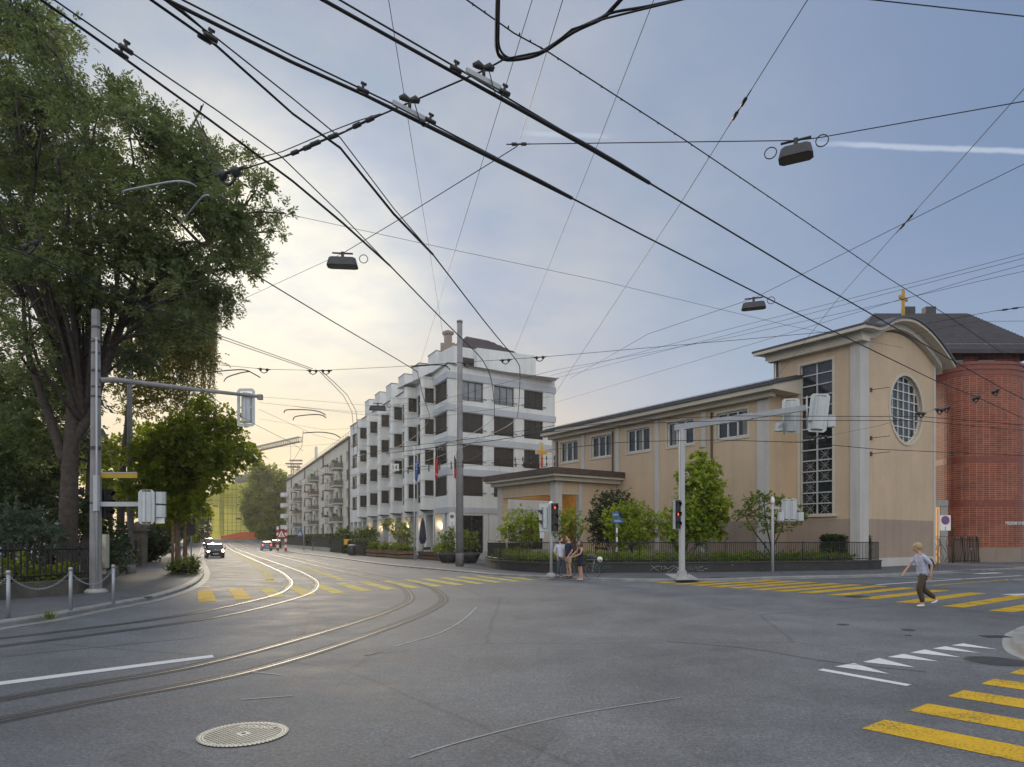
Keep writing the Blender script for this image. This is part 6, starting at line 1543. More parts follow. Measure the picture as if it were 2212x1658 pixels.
for i,(a,lab) in enumerate((([(2214,548),(2017,600),(1580,710),(1190,812)],'uppermost of the bundled wires fanning to the right edge'),([(2214,558),(2049,600),(1580,722),(1182,822)],'second of the bundled wires fanning to the right edge'),([(2214,572),(2109,600),(1951,647.6),(1580,729),(1200,800)],'third of the bundled wires fanning to the right edge'),([(2214,586),(2150,600),(1943,648),(1580,757),(1200,870)],'lowest of the bundled wires fanning to the right edge'))):
    wire(lab, a, 9.0-.1*i, .006, ext0=8)
o7 = wire('span wire from the birch past the insulators to the curved roof', [(455,787),(570,798),(690,801),(850,793),(1110,776),(1170,772),(1580,736),(1791,717)], 8.4, .009, ins=[(H(570,798,8.4),'pair',.4),(H(676,801,8.4),'pair',.4),(H(704,801,8.4),'pair',.4),(H(1010,785,8.4),'pair',.4),(H(1092,778,8.4),'pair',.4),(H(1166,772,8.4),'pair',.4)])
wire('upper one of the twin trolley wires crossing the dark trees', [(-5,525),(42,540),(300,649),(465,722),(675,797)], 6.0, .008, 'wire', ext0=6)
wire('lower one of the twin trolley wires crossing the dark trees', [(-5,530),(42,546),(300,655),(465,728),(682,803)], 6.0, .008, 'wire', ext0=6)
wire('left one of two wires dropping from the insulators to the apartment row', [(690,803),(760,889),(763,985)], 6.3, .010, sm=3)
wire('right one of two wires dropping from the insulators to the apartment row', [(696,803),(769,888),(771,985)], 6.3, .010, sm=3)
wire('wire from the ash branches curving down at the white bays', [(545,590),(718.7,695),(888,795),(903,811),(912,850),(922,880),(927,900),(915,925),(870,960),(760,1015),(690,1040)], 5.7, .010, sm=3)
o8 = wire('drooping wire at the far left under the ash crown', [(-5,663),(60,683),(210,735),(300,772)], 6.5, .007, 'wire_thin', ext0=6)
wire('higher faint wire at the far left under the ash crown', [(-5,640),(120,672),(232,712)], 6.9, .005, 'wire_thin', ext0=6)
wire('faint wire from the left edge rising to the right through the ash', [(60,525),(215,460),(480,370)], 7.2, .006, 'wire_thin', ins=[(H(66,528,7.2),'pair',.6)])
wire('faint wire slanting down right inside the ash crown', [(100,350),(270,420),(480,490)], 7.4, .005, 'wire_thin')
# level wires over the church front
o9 = wire('level contact wire crossing the tall church window, upper one', [(1195,926),(1390,907),(1580,899),(1989,900.5),(2214,919)], zc, .011, ext1=10, ins=[(H(1990,893,5.8),'pair',.3),(H(2030,885,5.8),'pair',.3)])
wire('level contact wire crossing the tall church window, lower one', [(1190,934),(1390,915),(1580,909),(1980,909),(2214,931)], zc, .011, ext1=10)
wire('level wire crossing below the window row, before the tall church window', [(1178,973),(1331,957),(1390,954),(1550,951),(1729,956),(1896,971),(2214,985)], 5.3, .014, ext1=8, ins=[(H(1755,945,5.4),'pair',.35),(H(1778,943,5.4),'pair',.35)])
wire('thin slanting wire below the round window', [(1690,960),(1780,944),(1900,920),(1995,893),(2050,875),(2120,850),(2212,812)], 6.3, .006, 'wire_thin', ext1=6, ins=[(H(2045,882,6.3),'pair',.35),(H(2108,860,6.3),'pair',.35),(H(2150,845,6.3),'pair',.35)])
wire('thin wire on the right edge with an insulator over the tiled roof', [(2214,663),(2150,672),(2090,683),(1990,702)], 8.0, .007, ext0=6, ins=[(H(2182,668,8.0),'stick',.6)])
wire('thin wire at the tiled roof, lower one', [(2214,694),(2105,695),(1960,725)], 8.2, .006, 'wire_thin', ext0=5)
# bundle in front of the white building
for i,(a,z,r,lab) in enumerate((([(1198,920),(1060,942),(980,953),(900,962),(830,972),(760,990)],5.6,.011,'upper contact wire over the third storey of the white building'),([(1198,931),(1060,953),(980,962),(900,972),(835,980)],5.5,.014,'thicker contact wire over the third storey of the white building'),([(1198,990),(1000,999),(860,1016),(700,1035),(640,1047)],5.7,.008,'wire over the second storey of the white building, upper one'),([(1198,1003),(1000,1007),(860,1022),(760,1032)],5.4,.008,'wire over the second storey of the white building, lower one'),([(1150,873),(1000,893),(880,905),(632,878)],7.6,.007,'high wire slanting before the bays and the sky'),([(1190,858),(990,868),(850,886),(760,890),(560,870)],8.2,.006,'high thin wire slanting before the top bays'),([(1200,800),(1060,835),(960,862),(800,880)],7.9,.006,'thin wire rising right over the top windows'),([(1160,915),(1010,995),(830,1024),(680,1026)],6.0,.006,'thin wire sagging over the flags'))):
    ow = wire(lab, a, z, r, sm=2)
    if i in (2,3):
        mb = MB(); pts = [H(p[0],p[1],z) for p in a]
        for k in range(12): q = pts[0].lerp(pts[1],k/12) if k < 6 else pts[1].lerp(pts[2],(k-6)/6); mb.tube([q-Vector((0,0,.1)),q+Vector((0,0,.12))],.03,4)
        mb.split('wire_clip', M['insul'], ow)
wire('left street contact wire with pull-off arms over the near side track', [(545,590+200),(632,890),(715,950),(775,990)] if False else [(210,735),(315,778),(420,830),(500,888),(560,922),(632,958),(655,975)], 5.7, .008)
wire('street contact wire running to the crane end of the street', [(655,932),(652,965),(640,985),(628,1005)], 6.0, .010)
wire('far thin span wire over the street, upper', [(560,905),(700,929),(790,925),(1000,880)], 8.0, .006, 'wire_thin')
wire('far thin span wire over the street, middle', [(540,968),(640,965),(735,958)], 7.4, .006, 'wire_thin')
wire('far thin span wire over the street, lower', [(545,1000),(620,1006),(700,1022)], 6.6, .006, 'wire_thin')
wire('far span wire from the signal arm sloping to the white bays', [(562,858),(700,868),(835,880),(925,872)], 7.9, .006, 'wire_thin')
wire('far thin wire slanting over the apartment roof', [(560,885),(680,940),(760,960),(850,972)], 7.0, .006, 'wire_thin')
# curved pull-off arms
def arm(label, px, z, r=.014, mat='steel'):
    mb = MB(); mb.tube(spline([H(a,b,z) for a,b in px],5), r, 6); tag(mb.build('pull_off_arm', M[mat]), label, 'wire arm', 'curved pull-off arms')
arm('pale curved arm holding a wire inside the ash crown, upper', ((265,418),(272,412),(330,400),(382,392),(410,396),(424,404)), 6.4, .012)
arm('pale curved arm holding a wire inside the ash crown, lower', ((388,486),(400,470),(425,440),(440,424),(452,422)), 6.4, .012)
arm('dark curved arm on the wire just right of the birch, long one', ((452,805),(500,800),(530,800),(548,808),(562,816)), 6.6, .016, 'wire')
arm('dark curved arm on the wire just right of the birch, short one', ((484,824),(492,815),(520,806),(540,803)), 6.6, .016, 'wire')
arm('dark curved arm before the sunset sky, upper of two', ((614,892),(620,886),(665,886),(690,890),(703,897)), 6.3, .018, 'wire')
arm('dark curved arm before the sunset sky, lower of two', ((633,908),(640,900),(680,896),(696,898),(704,903)), 6.3, .018, 'wire')
arm('dark curved arm above the crane jib', ((655,936),(690,934),(720,938),(735,946)), 6.2, .02, 'wire')
arm('thin curved arm at the top windows of the white building', ((888,793),(930,789),(960,790),(972,799)), 6.4, .016, 'wire')
# small number board
c = H(853,1010,5.3); t = thing('route_board', c, 'small white board with the black number 14 hanging among the wires', 'sign board')
mb = MB(); w_ = .19; mb.box(c.x-w_,c.x+w_,c.y-.02,c.y+.02,c.z-w_*.9,c.z+w_*.9); mb.build('board', M['white_sign'], t)
text_mesh('14', .34, 'lettering', M['black'], t, textM(c+Vector((-.01,-.024,-.12)),(1,0,0)), .002, 'CENTER', .85)
mb = MB(); mb.tube([c+Vector((-.1,0,.17)),c+Vector((-.1,0,.4)),c+Vector((.1,0,.4)),c+Vector((.1,0,.17))],.012,4); mb.build('bracket', M['insul'], t)
# ---------------------------------------------------------------- hanging lamps
def lamp(c, ex, lab, L=.72, w=.34, h=.22, rings=2):
    t = thing('hanging_lamp', c, lab, 'street lamp', 'hanging street lamps'); Mx = frame(c, ex)
    def ol(k, z): return [(-L/2*k+.06,-w/2*k,z),(L/2*k-.06,-w/2*k,z),(L/2*k,-w/2*k+.06,z),(L/2*k,w/2*k-.06,z),(L/2*k-.06,w/2*k,z),(-L/2*k+.06,w/2*k,z),(-L/2*k,w/2*k-.06,z),(-L/2*k,-w/2*k+.06,z)]
    mb = MB(Mx); A, B = [mb.P(p) for p in ol(1,-.12-h)], [mb.P(p) for p in ol(.86,-.12)]
    for k in range(8): j = (k+1)%8; mb.face([A[k],A[j],B[j],B[k]])
    mb.face(B); mb.face(A[::-1]); mb.build('housing', M['lamp_grey'], t)
    mb = MB(Mx); C_ = [mb.P(p) for p in ol(.86,-.124-h)]; mb.face(C_); mb.build('diffuser', pm('lamp_glass',(.03,.031,.034),.35), t)
    mb = MB(Mx); mb.box(-.03,.03,-.03,.03,-.12,.03); mb.tube([(-.22,0,0),(.22,0,0)],.02,5); mb.build('bracket', M['insul'], t)
    for s_ in ((-1,1) if rings == 2 else (1,)):
        mb = MB(Mx); x = s_*(L/2+.12); mb.tube([(x+.09*math.cos(2*math.pi*k/14),0,-.10+.09*math.sin(2*math.pi*k/14)) for k in range(15)],.009,5,False); mb.build('cable_loop', M['wire'], t)
lamp(LMP[0]+Vector((-.02,0,.0)), (.9,-.45,0), 'big dark lantern hanging on the upper right span wire, seen from below', .50,.30,.16)
lamp(LMP[1], (1,.1,0), 'dark oblong lantern hanging in the bright sky near the sun', .66,.30,.17,1)
lamp(LMP[2], (1,-.35,0), 'dark oblong lantern hanging over the church eave', .60,.28,.15,1)
lamp(H(816,872,8.2), (1,.1,0), 'pale oblong lantern hanging before the rooftop boxes', .80,.3,.2,1)
lamp(H(525,1143,3.6) if False else W(584,1056,150), (1,.1,0), 'distant lantern hanging before the round street tree', 2.0,.6,.6,0)
lamp(W(516,1118,160), (1,.1,0), 'distant lantern hanging before the yellow netting', 1.4,.5,.45,0)
# ================================================================= STREET END
def netmat():
    m, nt, b = nodes('scaffold_netting'); tc = nt.nodes.new('ShaderNodeTexCoord')
    w = nt.nodes.new('ShaderNodeTexWave'); w.wave_type = 'BANDS'; w.bands_direction = 'Z'; w.inputs['Scale'].default_value = .16; w.inputs['Distortion'].default_value = 1.2; w.inputs['Detail'].default_value = 2
    nt.links.new(tc.outputs['Object'], w.inputs['Vector'])
    mp = N(nt,'ShaderNodeMapping'); mp.inputs['Scale'].default_value = (1.1,1.1,.08); nt.links.new(tc.outputs['Object'], mp.inputs['Vector']); f = noise(nt,.7,4,.6,vec=mp.outputs[0])
    r = ramp(nt,[(.3,(.44,.43,.05)),(.7,(.64,.60,.09))]); nt.links.new(f, r.inputs[0]); r2 = ramp(nt,[(.0,(.78,.8,.75)),(.25,(1,1,1))]); nt.links.new(w.outputs['Fac'], r2.inputs[0])
    nt.links.new(mix(nt,1,r.outputs[0],r2.outputs[0],'MULTIPLY'), b.inputs['Base Color']); b.inputs['Roughness'].default_value = .8; b.inputs['Transmission Weight'].default_value = 0
    t = nt.nodes.new('ShaderNodeBsdfTranslucent'); t.inputs['Color'].default_value = (.7,.66,.2,1); mx = nt.nodes.new('ShaderNodeMixShader'); mx.inputs[0].default_value = .35
    nt.links.new(b.outputs[0], mx.inputs[1]); nt.links.new(t.outputs[0], mx.inputs[2]); nt.links.new(mx.outputs[0], nt.nodes['Material Output'].inputs['Surface']); return m
Yn = 215; gn = gz(Yn)
nb = thing('scaffolded_building', Vector((-85,Yn,gn)), 'building wholly wrapped in yellow-green scaffold netting at the end of the street', 'building')
net = netmat(); pa, pb_, pc_ = W(467,1163,205), W(522,1163,212), W(640,1163,222)
def netwall(a, b, z0, z1, nm, seed, zl=None):
    mb = MB(); n = 26; rg = random.Random(seed); rows = 7; gi = []; zl = z1 if zl is None else zl
    d = (b-a); d.z = 0; nrm = Vector((d.y,-d.x,0)).normalized()
    for j in range(rows+1):
        row = []
        for i in range(n+1):
            o = rg.uniform(-.25,.25) if 0 < i < n and 0 < j < rows else 0
            zt = zl+(z1-zl)*i/n; row.append(mb.P((a.x+d.x*i/n+nrm.x*o, a.y+d.y*i/n+nrm.y*o, z0+(zt-z0)*j/rows)))
        gi.append(row)
    for j in range(rows):
        for i in range(n): mb.face([gi[j][i],gi[j][i+1],gi[j+1][i+1],gi[j+1][i]],None,True)
    return mb.build(nm, net, nb)
zt = W(500,1042,212).z; zl = W(440,1068,205).z
a0 = W(437,1163,203); a0.z = 0; a1 = W(474,1163,206); a1.z = 0; a2 = W(484,1163,209); a2.z = 0; a3 = W(600,1163,224); a3.z = 0
netwall(a0, a1, gn, zt-1.5, 'netting', 1, zl-2); netwall(a1, a2, gn, zt-1.2, 'netting', 2); netwall(a2, a3, gn, zt+1.2, 'netting', 3, zt-.8)
mb = MB(); mb.quad((a0.x,a0.y,zl-2),(a2.x,a2.y,zt-1),(a3.x,a3.y,zt+1.2),(a0.x,a3.y+20,zl)); mb.build('roof_sheet', net, nb)
slit = pm('scaffold_gap',(.03,.03,.02),.8)
for px in (459,476):
    for py0,py1 in ((1078,1088),(1095,1105),(1108,1116),(1122,1132),(1138,1148)):
        Y = 203+ (px-437)*.13-.4; a, b = W(px-1.6,py1,Y), W(px+1.6,py0,Y); mb = MB(); mb.box(a.x,b.x,Y-.25,Y-.05,a.z,b.z); mb.build('scaffold_gap', slit, nb)
mb = MB()
for k in range(14): p = a2.lerp(a3,k/13); mb.tube([(p.x,p.y-.5,gn),(p.x,p.y-.5,zt)],.07,4)
for k in range(8): mb.tube([(a2.x,a2.y-.5,gn+2.6*k),(a3.x,a3.y-.5,gn+2.6*k)],.07,4)
mb.build('scaffold_tubes', pm('scaffold_tube',(.26,.26,.07),.6), nb)
hb = thing('site_hoarding', W(515,1162,200), 'orange construction hoarding at the foot of the netted building', 'hoarding')
orange = pm('orange_hoarding',(.62,.13,.03),.7); a, b, c = W(478,1163.5,196), W(520,1163.5,198), W(563,1163.5,200)
mb = MB(); 
for p,q,h0,h1 in ((a,b,.6,1.8),(b,c,1.8,1.9)): mb.quad((p.x,p.y,1.7),(q.x,q.y,1.7),(q.x,q.y,1.9+h1),(p.x,p.y,1.9+h0)); mb.quad((p.x,p.y,1.9+h0),(q.x,q.y,1.9+h1),(q.x,q.y+.1,1.9+h1),(p.x,p.y+.1,1.9+h0))
mb.build('panel', orange, hb)
mb = MB()
for k in range(7): p = a.lerp(c,k/6); mb.box(p.x-.08,p.x+.08,p.y-.15,p.y-.02,1.7,3.4)
mb.build('post', orange, hb)
cr_m = pm('crane_steel',(.22,.23,.22),.6,.2)
def lattice(mb, a, b, w, n, r=.09):
    a, b = Vector(a), Vector(b); d = (b-a).normalized(); s = d.cross(Vector((0,1,0))); s = s.normalized() if s.length > .1 else Vector((1,0,0)); f = d.cross(s).normalized()
    cs = [s*w/2+f*w/2, -s*w/2+f*w/2, -s*w/2-f*w/2, s*w/2-f*w/2]
    for c in cs: mb.tube([a+c,b+c],r,4)
    for k in range(n):
        p, q = a.lerp(b,k/n), a.lerp(b,(k+1)/n)
        for i in range(4): j = (i+1)%4; mb.tube([p+cs[i],q+cs[j]],r*.6,3); mb.tube([p+cs[i],p+cs[j]],r*.6,3)
Yk = 262
t = thing('tower_crane', Vector((W(542,1100,Yk).x,Yk,2)), 'tower crane with a lattice jib rising above the netted building', 'crane', 'tower cranes')
base, top = W(542,1140,Yk), W(542,975,Yk)
mb = MB(); lattice(mb, base, top, 2.2, 16, .14); mb.build('mast', cr_m, t)
mb = MB(); lattice(mb, W(548,972,Yk), W(650,949,Yk-20), 1.7, 26, .11); mb.build('jib', cr_m, t)
mb = MB(); lattice(mb, W(542,975,Yk), W(505,985,Yk+10), 1.7, 8, .11); mb.build('counter_jib', cr_m, t)
mb = MB(); p = W(538,985,Yk); mb.box(p.x-1,p.x+1,p.y-1,p.y+1,p.z-1.6,p.z+1.2); mb.build('cab', cr_m, t)
mb = MB(); p = W(628,955,Yk-16); mb.tube([p,p-Vector((0,0,12))],.07,4); mb.box(p.x-.5,p.x+.5,p.y-.3,p.y+.3,p.z-13,p.z-12); mb.build('hook', cr_m, t)
Yk = 250
t = thing('tower_crane', Vector((W(527,1100,Yk).x,Yk,2)), 'lower crane parked just above the roof of the netted building', 'crane', 'tower cranes')
mb = MB(); lattice(mb, W(527,1120,Yk), W(527,1032,Yk), 2.0, 8, .13); mb.build('mast', cr_m, t)
mb = MB(); lattice(mb, W(516,1040,Yk), W(586,1010,Yk-15), 1.6, 16, .11); mb.build('jib', cr_m, t)
mb = MB(); p = W(524,1034,Yk); mb.box(p.x-2.5,p.x+2.5,p.y-1,p.y+1,p.z-1.2,p.z+1.4); p = W(517,1044,Yk); mb.box(p.x-1.2,p.x+1.2,p.y-1,p.y+1,p.z-1,p.z+1); mb.build('counterweight', cr_m, t)
Yk = 235
t = thing('tower_crane', Vector((W(638,1100,Yk).x,Yk,2)), 'crane top with stacked counterweights above the apartment roof', 'crane', 'tower cranes')
mb = MB(); lattice(mb, W(638,1100,Yk), W(638,1003,Yk), 2.0, 8, .13); mb.build('mast', cr_m, t)
mb = MB()
for px0,px1,py in ((622,648,1008),(618,652,1001),(626,652,994)): a, b = W(px0,py+2.5,Yk), W(px1,py,Yk); mb.box(a.x,b.x,Yk-.8,Yk+.8,a.z,b.z)
mb.build('counterweight', cr_m, t)
# pale house glimpsed between the trees
t = thing('pale_house', Vector((-60,70,0)), 'pale house glimpsed between the park trees', 'building')
mb = MB(frame(Vector((-64,70,0)),(1,.1,0))); hh = [(x,x+1.2,z,z+1.8) for x in (1.5,4.5,7.5,10.5,13.5) for z in (1.5,4.6,7.7)]; wall(mb,0,17,0,10.5,hh,.2); mb.build('wall', stucco('pale_blue_render',(.5,.53,.55)), t)
for i,(a,b,c,d) in enumerate(hh): mb = MB(frame(Vector((-64,70,0)),(1,.1,0))); mb.quad((a,.18,c),(b,.18,c),(b,.18,d),(a,.18,d)); w_ = mb.build('window', M['glass'], t)
mb = MB(frame(Vector((-64,70,0)),(1,.1,0))); mb.extrude([(-.6,10.5),(5,14.5),(10.6,10.5)],(-.5,0,0),(17.5,0,0),Vector((0,1,0))); mb.build('roof', M['rooftile'], t)
# ================================================================= VEHICLES
M['tyre'] = pm('tyre',(.015,.015,.015),.85); M['alloy'] = pm('alloy',(.4,.41,.42),.35,.8); M['carglass'] = glassmat('car_glass',(.012,.014,.016),.04)
M['headlamp'] = emat('headlamp',(1,.80,.52),30); M['tail_on'] = emat('tail_lamp',(1,.06,.03),3.5); M['tail'] = pm('tail_lens',(.22,.01,.01),.25); M['plate'] = pm('number_plate',(.7,.7,.68),.5)
def car(label, body, L=4.2, Wd=1.76, Hh=1.48, lights='head', roofk=.74, group='cars on the street', boxy=0.0, cat='car'):
    """front towards local -y"""
    t = local('car', label, cat, group); h = Wd/2
    # stations from nose to tail: (y, z_sill, z_belt, half width)
    st = [(-.5,.30,.62,.80),(-.485,.22,.72,.90),(-.42,.19,.80,.97),(-.25,.18,.90,1.0),(-.05,.18,.95,1.0),(.2,.18,.98,1.0),(.38,.19,1.0,.99),(.47,.22,.98,.95),(.495,.28,.86,.90)]
    mb = MB(); R_ = []
    for (y,zs,zb,k) in st:
        w_ = h*k; y*=L; zb*=Hh/1.48
        R_.append([mb.P(p) for p in ((-w_*.92,y,zs),(-w_,y,zs+.12),(-w_*1.01,y,(zs+zb)*.55),(-w_*.97,y,zb-.06),(-w_*.90,y,zb),(0,y,zb+.03),(w_*.90,y,zb),(w_*.97,y,zb-.06),(w_*1.01,y,(zs+zb)*.55),(w_,y,zs+.12),(w_*.92,y,zs))])
    for a, b in zip(R_,R_[1:]):
        for k in range(10): mb.face([a[k],b[k],b[k+1],a[k+1]],None,True)
    mb.face(R_[0]); mb.face(R_[-1][::-1])
    zr = Hh; zb = .95*Hh/1.48; rf = [(-.20*L,zb-.02,.88),(-.06*L,zr-.07,.76),(.05*L,zr,.74),(.24*L,zr-.02,.73),(.36*L+.06*L*boxy,zr-.10,.72),(.46*L,zb+.02,.84)]
    # roof skin and pillars
    def P(y,z,k): return (h*k,y,z)
    top = [rf[1],rf[2],rf[3],rf[4]]; rows = [[mb.P((s*h*k*.98,y,z)) for s in (-1,-.6,0,.6,1)] for (y,z,k) in top]
    for a, b in zip(rows,rows[1:]):
        for k in range(4): mb.face([a[k],b[k],b[k+1],a[k+1]],None,True)
    for s in (-1,1):
        for (y0,z0,k0),(y1,z1,k1) in ((rf[0],rf[1]),(rf[5],rf[4])): mb.tube([(s*h*k0*.97,y0,z0),(s*h*k1*.98,y1,z1)],.045,5)
        mb.tube([(s*h*.88,.08*L,zb),(s*h*.745,.08*L,zr-.04)],.04,4)
    mb.build('body', body, t)
    mb = MB(); g = [[mb.P((s*h*k*.95,y,z-.02)) for s in (-1,1)] for (y,z,k) in rf]
    for a, b in zip(g,g[1:]): mb.face([a[0],a[1],b[1],b[0]])
    zb0 = zb-.05; lw_ = [mb.P((s*h*.9,y,zb0)) for y in (rf[0][0],rf[5][0]) for s in (-1,1)]
    for s in (0,1): mb.face([g[k][s] for k in range(6)]+[lw_[2+s],lw_[0+s]])
    mb.build('glass', M['carglass'], t)
    for sx in (-1,1):
        for y in (-.31*L,.30*L):
            mb = MB(); Mx = Matrix.Translation((sx*(h-.10),y,.31)) @ Matrix.Rotation(R(90),4,'Y'); mb.M = Mx; mb.lathe((0,0,0),[(.22,-.10),(.30,-.09),(.31,-.05),(.31,.05),(.30,.09),(.22,.10)],16); wh = mb.build('wheel', M['tyre'], t)
            mb = MB(Mx); mb.lathe((0,0,0),[(.20,-.108),(.2,.108)],12); mb.build('rim', M['alloy'], wh)
        mb = MB(); mb.ball((sx*h*.72,-.475*L,.66*Hh/1.48),.17,.09,.085,10,6); mb.build('headlight', M['headlamp'] if lights == 'head' else M['glass_sky'], t)
        mb = MB(); mb.box(sx*h*.80-.09,sx*h*.80+.09,.48*L,.495*L+.02,.74*Hh/1.48,.98*Hh/1.48); mb.build('tail_light', M['tail_on'] if lights == 'tail' else M['tail'], t)
        mb = MB(); mb.ball((sx*(h+.08),-.17*L,1.0*Hh/1.48),.11,.07,.08,8,5); mb.build('wing_mirror', body, t)
    mb = MB(); mb.box(-.26,.26,-.505*L,-.5*L-.0,.38,.49); mb.box(-.26,.26,.497*L,.502*L+.01,.55,.66); mb.split('number_plate', M['plate'], t)
    mb = MB(); mb.box(-h*.5,h*.5,-.503*L,-.49*L,.56,.66); mb.box(-h*.55,h*.55,-.5*L-.002,-.47*L,.22,.34); mb.build('grille', M['black'], t)
    return t
navy = pm('navy_car_paint',(.012,.015,.035),.22,.1,.05); blk = pm('black_car_paint',(.012,.012,.014),.2,.1,.05); wine = pm('wine_car_paint',(.06,.012,.016),.25,.1,.05); silverb = pm('blue_grey_car_paint',(.17,.22,.29),.3,.4,.05); red = pm('red_car_paint',(.3,.02,.02),.3,.1,.05)
def face(dx, dy): return math.atan2(dx, -dy)      # rotation that turns -y towards (dx,dy)
rz_n = math.atan2(-(-AV.x), -(-AV.y)) 
def heading(v):                                   # local -y -> v
    return math.atan2(v.x, -v.y)
c1 = car('dark blue hatchback with bright headlights, coming nearest down the left lane', navy); p = G(463,1205); put(c1, p, heading(-AV)+R(3), .90)
c2 = car('black car with lit headlights half hidden behind the dark blue hatchback', blk, 4.4,1.78,1.42); put(c2, S(.95,(p-AV*0).dot(AV)+6.5), heading(-AV), .9)
c3 = car('dark red minivan with headlights, farther up the left lane', wine, 4.6,1.85,1.7,boxy=.8); p = W(450,1172,128); p.z = gz(128)-.12; put(c3, p, heading(-AV), 1.0)
p = G(575,1189.5); c4 = car('small blue-grey hatchback with red tail lights driving away', silverb, 3.7,1.66,1.55,'tail',boxy=1); put(c4, p, heading(AV), .9)
c5 = car('dark parked car with white roof rack beyond the blue-grey hatchback', blk, 4.3,1.76,1.5,'off'); put(c5, S(10.9,121,.1), heading(AV), 1.0)
for i,(px,py,Y,b,lab) in enumerate(((432,1164,165,M['white_sign'],'distant white van queueing at the left of the street end'),(440,1163,172,red,'distant red bus-like van queueing at the street end'),(420,1165,158,M['steel_light'],'distant grey van parked under the trees'))):
    v = car(lab, b, 5.2,2.0,2.3,'off',boxy=1.6,cat='van'); q = W(px,py,Y); q.z = gz(Y); put(v, q, heading(-AV), 1.0)
# road works sign with striped beacons
t = thing('roadworks_sign', S(11.4,88,.1), 'red bordered triangle sign between red and white striped beacons', 'road sign'); c = Vector((W(609,1180,92).x,92,.1))
for dx in (-.55,.55):
    mb = MB()
    for k in range(8): mb.m = k % 2; mb.box(c.x+dx-.16,c.x+dx+.16,91.9,92.0,.1+.42*k,.1+.42*(k+1))
    mb.build('beacon', [M['red_sign'],M['white_sign']], t)
mb = MB(); mb.poly([(c.x-.75,91.8,1.9),(c.x+.75,91.8,1.9),(c.x,91.8,3.2)]); tr_ = mb.build('triangle', M['red_sign'], t)
mb = MB(); mb.poly([(c.x-.48,91.78,2.04),(c.x+.48,91.78,2.04),(c.x,91.78,2.88)]); mb.build('triangle_face', M['white_sign'], tr_)
mb = MB(); mb.tube([(c.x-.12,91.76,2.1),(c.x,91.76,2.4),(c.x+.1,91.76,2.12)],.04,4); mb.ball((c.x,91.76,2.52),.06); mb.build('digging_figure', M['black'], tr_)
t = thing('crossing_sign', S(11.5,92,.1), 'blue square pedestrian crossing sign with white triangle on a pole', 'road sign'); c = W(648.5,1152,93)
mb = MB(); mb.tube([(c.x+.5,93,.1),(c.x+.5,93,c.z+.6)],.05,6); mb.build('pole', M['steel'], t)
mb = MB(); mb.box(c.x-.32,c.x+.32,92.9,92.95,c.z-.48,c.z+.45); s = mb.build('sign_plate', M['blue_sign'], t)
mb = MB(); mb.poly([(c.x-.26,92.88,c.z-.3),(c.x+.26,92.88,c.z-.3),(c.x,92.88,c.z+.25)]); mb.build('white_triangle', M['white_sign'], s)
mb = MB(); mb.tube([(c.x-.08,92.86,c.z-.26),(c.x,92.86,c.z-.1),(c.x+.08,92.86,c.z-.26)],.025,4); mb.ball((c.x,92.86,c.z-.0),.04); mb.build('walking_figure', M['black'], s)
# ================================================================= TERRACE FURNITURE
p = S(17.2,52.5,.1); p = Vector((W(913,1180,58.5).x,58.5,.1)); t = thing('parasol', p, 'closed dark blue parasol on the terrace behind the flagpoles', 'parasol')
mb = MB(); mb.tube([p,p+Vector((0,0,3.6))],.035,6); mb.lathe(p,[(.35,0),(.33,.08),(.06,.1)],12); mb.build('pole', M['steel'], t)
mb = MB(); mb.lathe(p+Vector((0,0,1.25)),[(.2,0),(.32,.4),(.26,1.2),(.17,1.9),(.06,2.25)],8,False); mb.build('canopy', pm('navy_canvas',(.02,.022,.05),.8), t)
def chair(mat, lab):
    t = local('terrace_chair', lab, 'chair', 'terrace chairs'); mb = MB(); mb.box(-.22,.22,-.22,.22,.43,.46); mb.build('seat', mat, t)
    mb = MB(); mb.tube([(-.2,.22,.46),(-.2,.3,.95)],.018,5); mb.tube([(.2,.22,.46),(.2,.3,.95)],.018,5); mb.box(-.21,.21,.27,.30,.72,.95); mb.build('backrest', mat, t)
    for x in (-.2,.2):
        for y in (-.2,.2): mb = MB(); mb.tube([(x,y,0),(x,y,.43)],.016,5); mb.build('leg', M['steel'], t)
    return t
ch0 = chair(M['black'], 'dark terrace chair near the parasol'); put(ch0, Vector((W(926,1190,58).x,58,.11)), R(20))
for i,(px,Y,rz,lab) in enumerate(((918,57.5,R(200),'dark terrace chair on the plaza side of the parasol'),(903,58,R(80),'dark terrace chair left of the parasol'),(888,59.5,R(10),'dark terrace chair behind the first flagpole'))): put(copy_tree(ch0, lab), Vector((W(px,1190,Y).x,Y,.11)), rz)
for i,(px,Y,lab) in enumerate(((909,58.3,'round terrace table under the parasol'),(895,59.2,'round terrace table behind the blue flag pole'))):
    p = Vector((W(px,1190,Y).x,Y,.11)); t = thing('terrace_table', p, lab, 'table', 'terrace tables'); mb = MB(); mb.cyl((p.x,p.y),.38,.82,.85,18); mb.build('table_top', M['steel_light'], t); mb = MB(); mb.cyl((p.x,p.y),.03,.11,.82,8); mb.lathe(p,[(.25,0),(.24,.03),(.04,.05)],10); mb.build('leg', M['steel'], t)
p = S(15.6,68,.1); c = W(760,1171,73); t = thing('yellow_banner', Vector((c.x,73,.1)), 'orange-yellow banner hanging over the hedge by the apartment row', 'banner')
mb = MB(); mb.box(c.x-.85,c.x+.85,72.95,73,c.z-.3,c.z+.3); b_ = mb.build('cloth', pm('amber_cloth',(.70,.38,.02),.7), t)
mb = MB(); mb.poly([(c.x-.1,72.93,c.z-.25),(c.x+.3,72.93,c.z-.25),(c.x+.1,72.93,c.z+.15)]); mb.build('emblem', pm('orange_print',(.75,.2,.02),.7), b_)
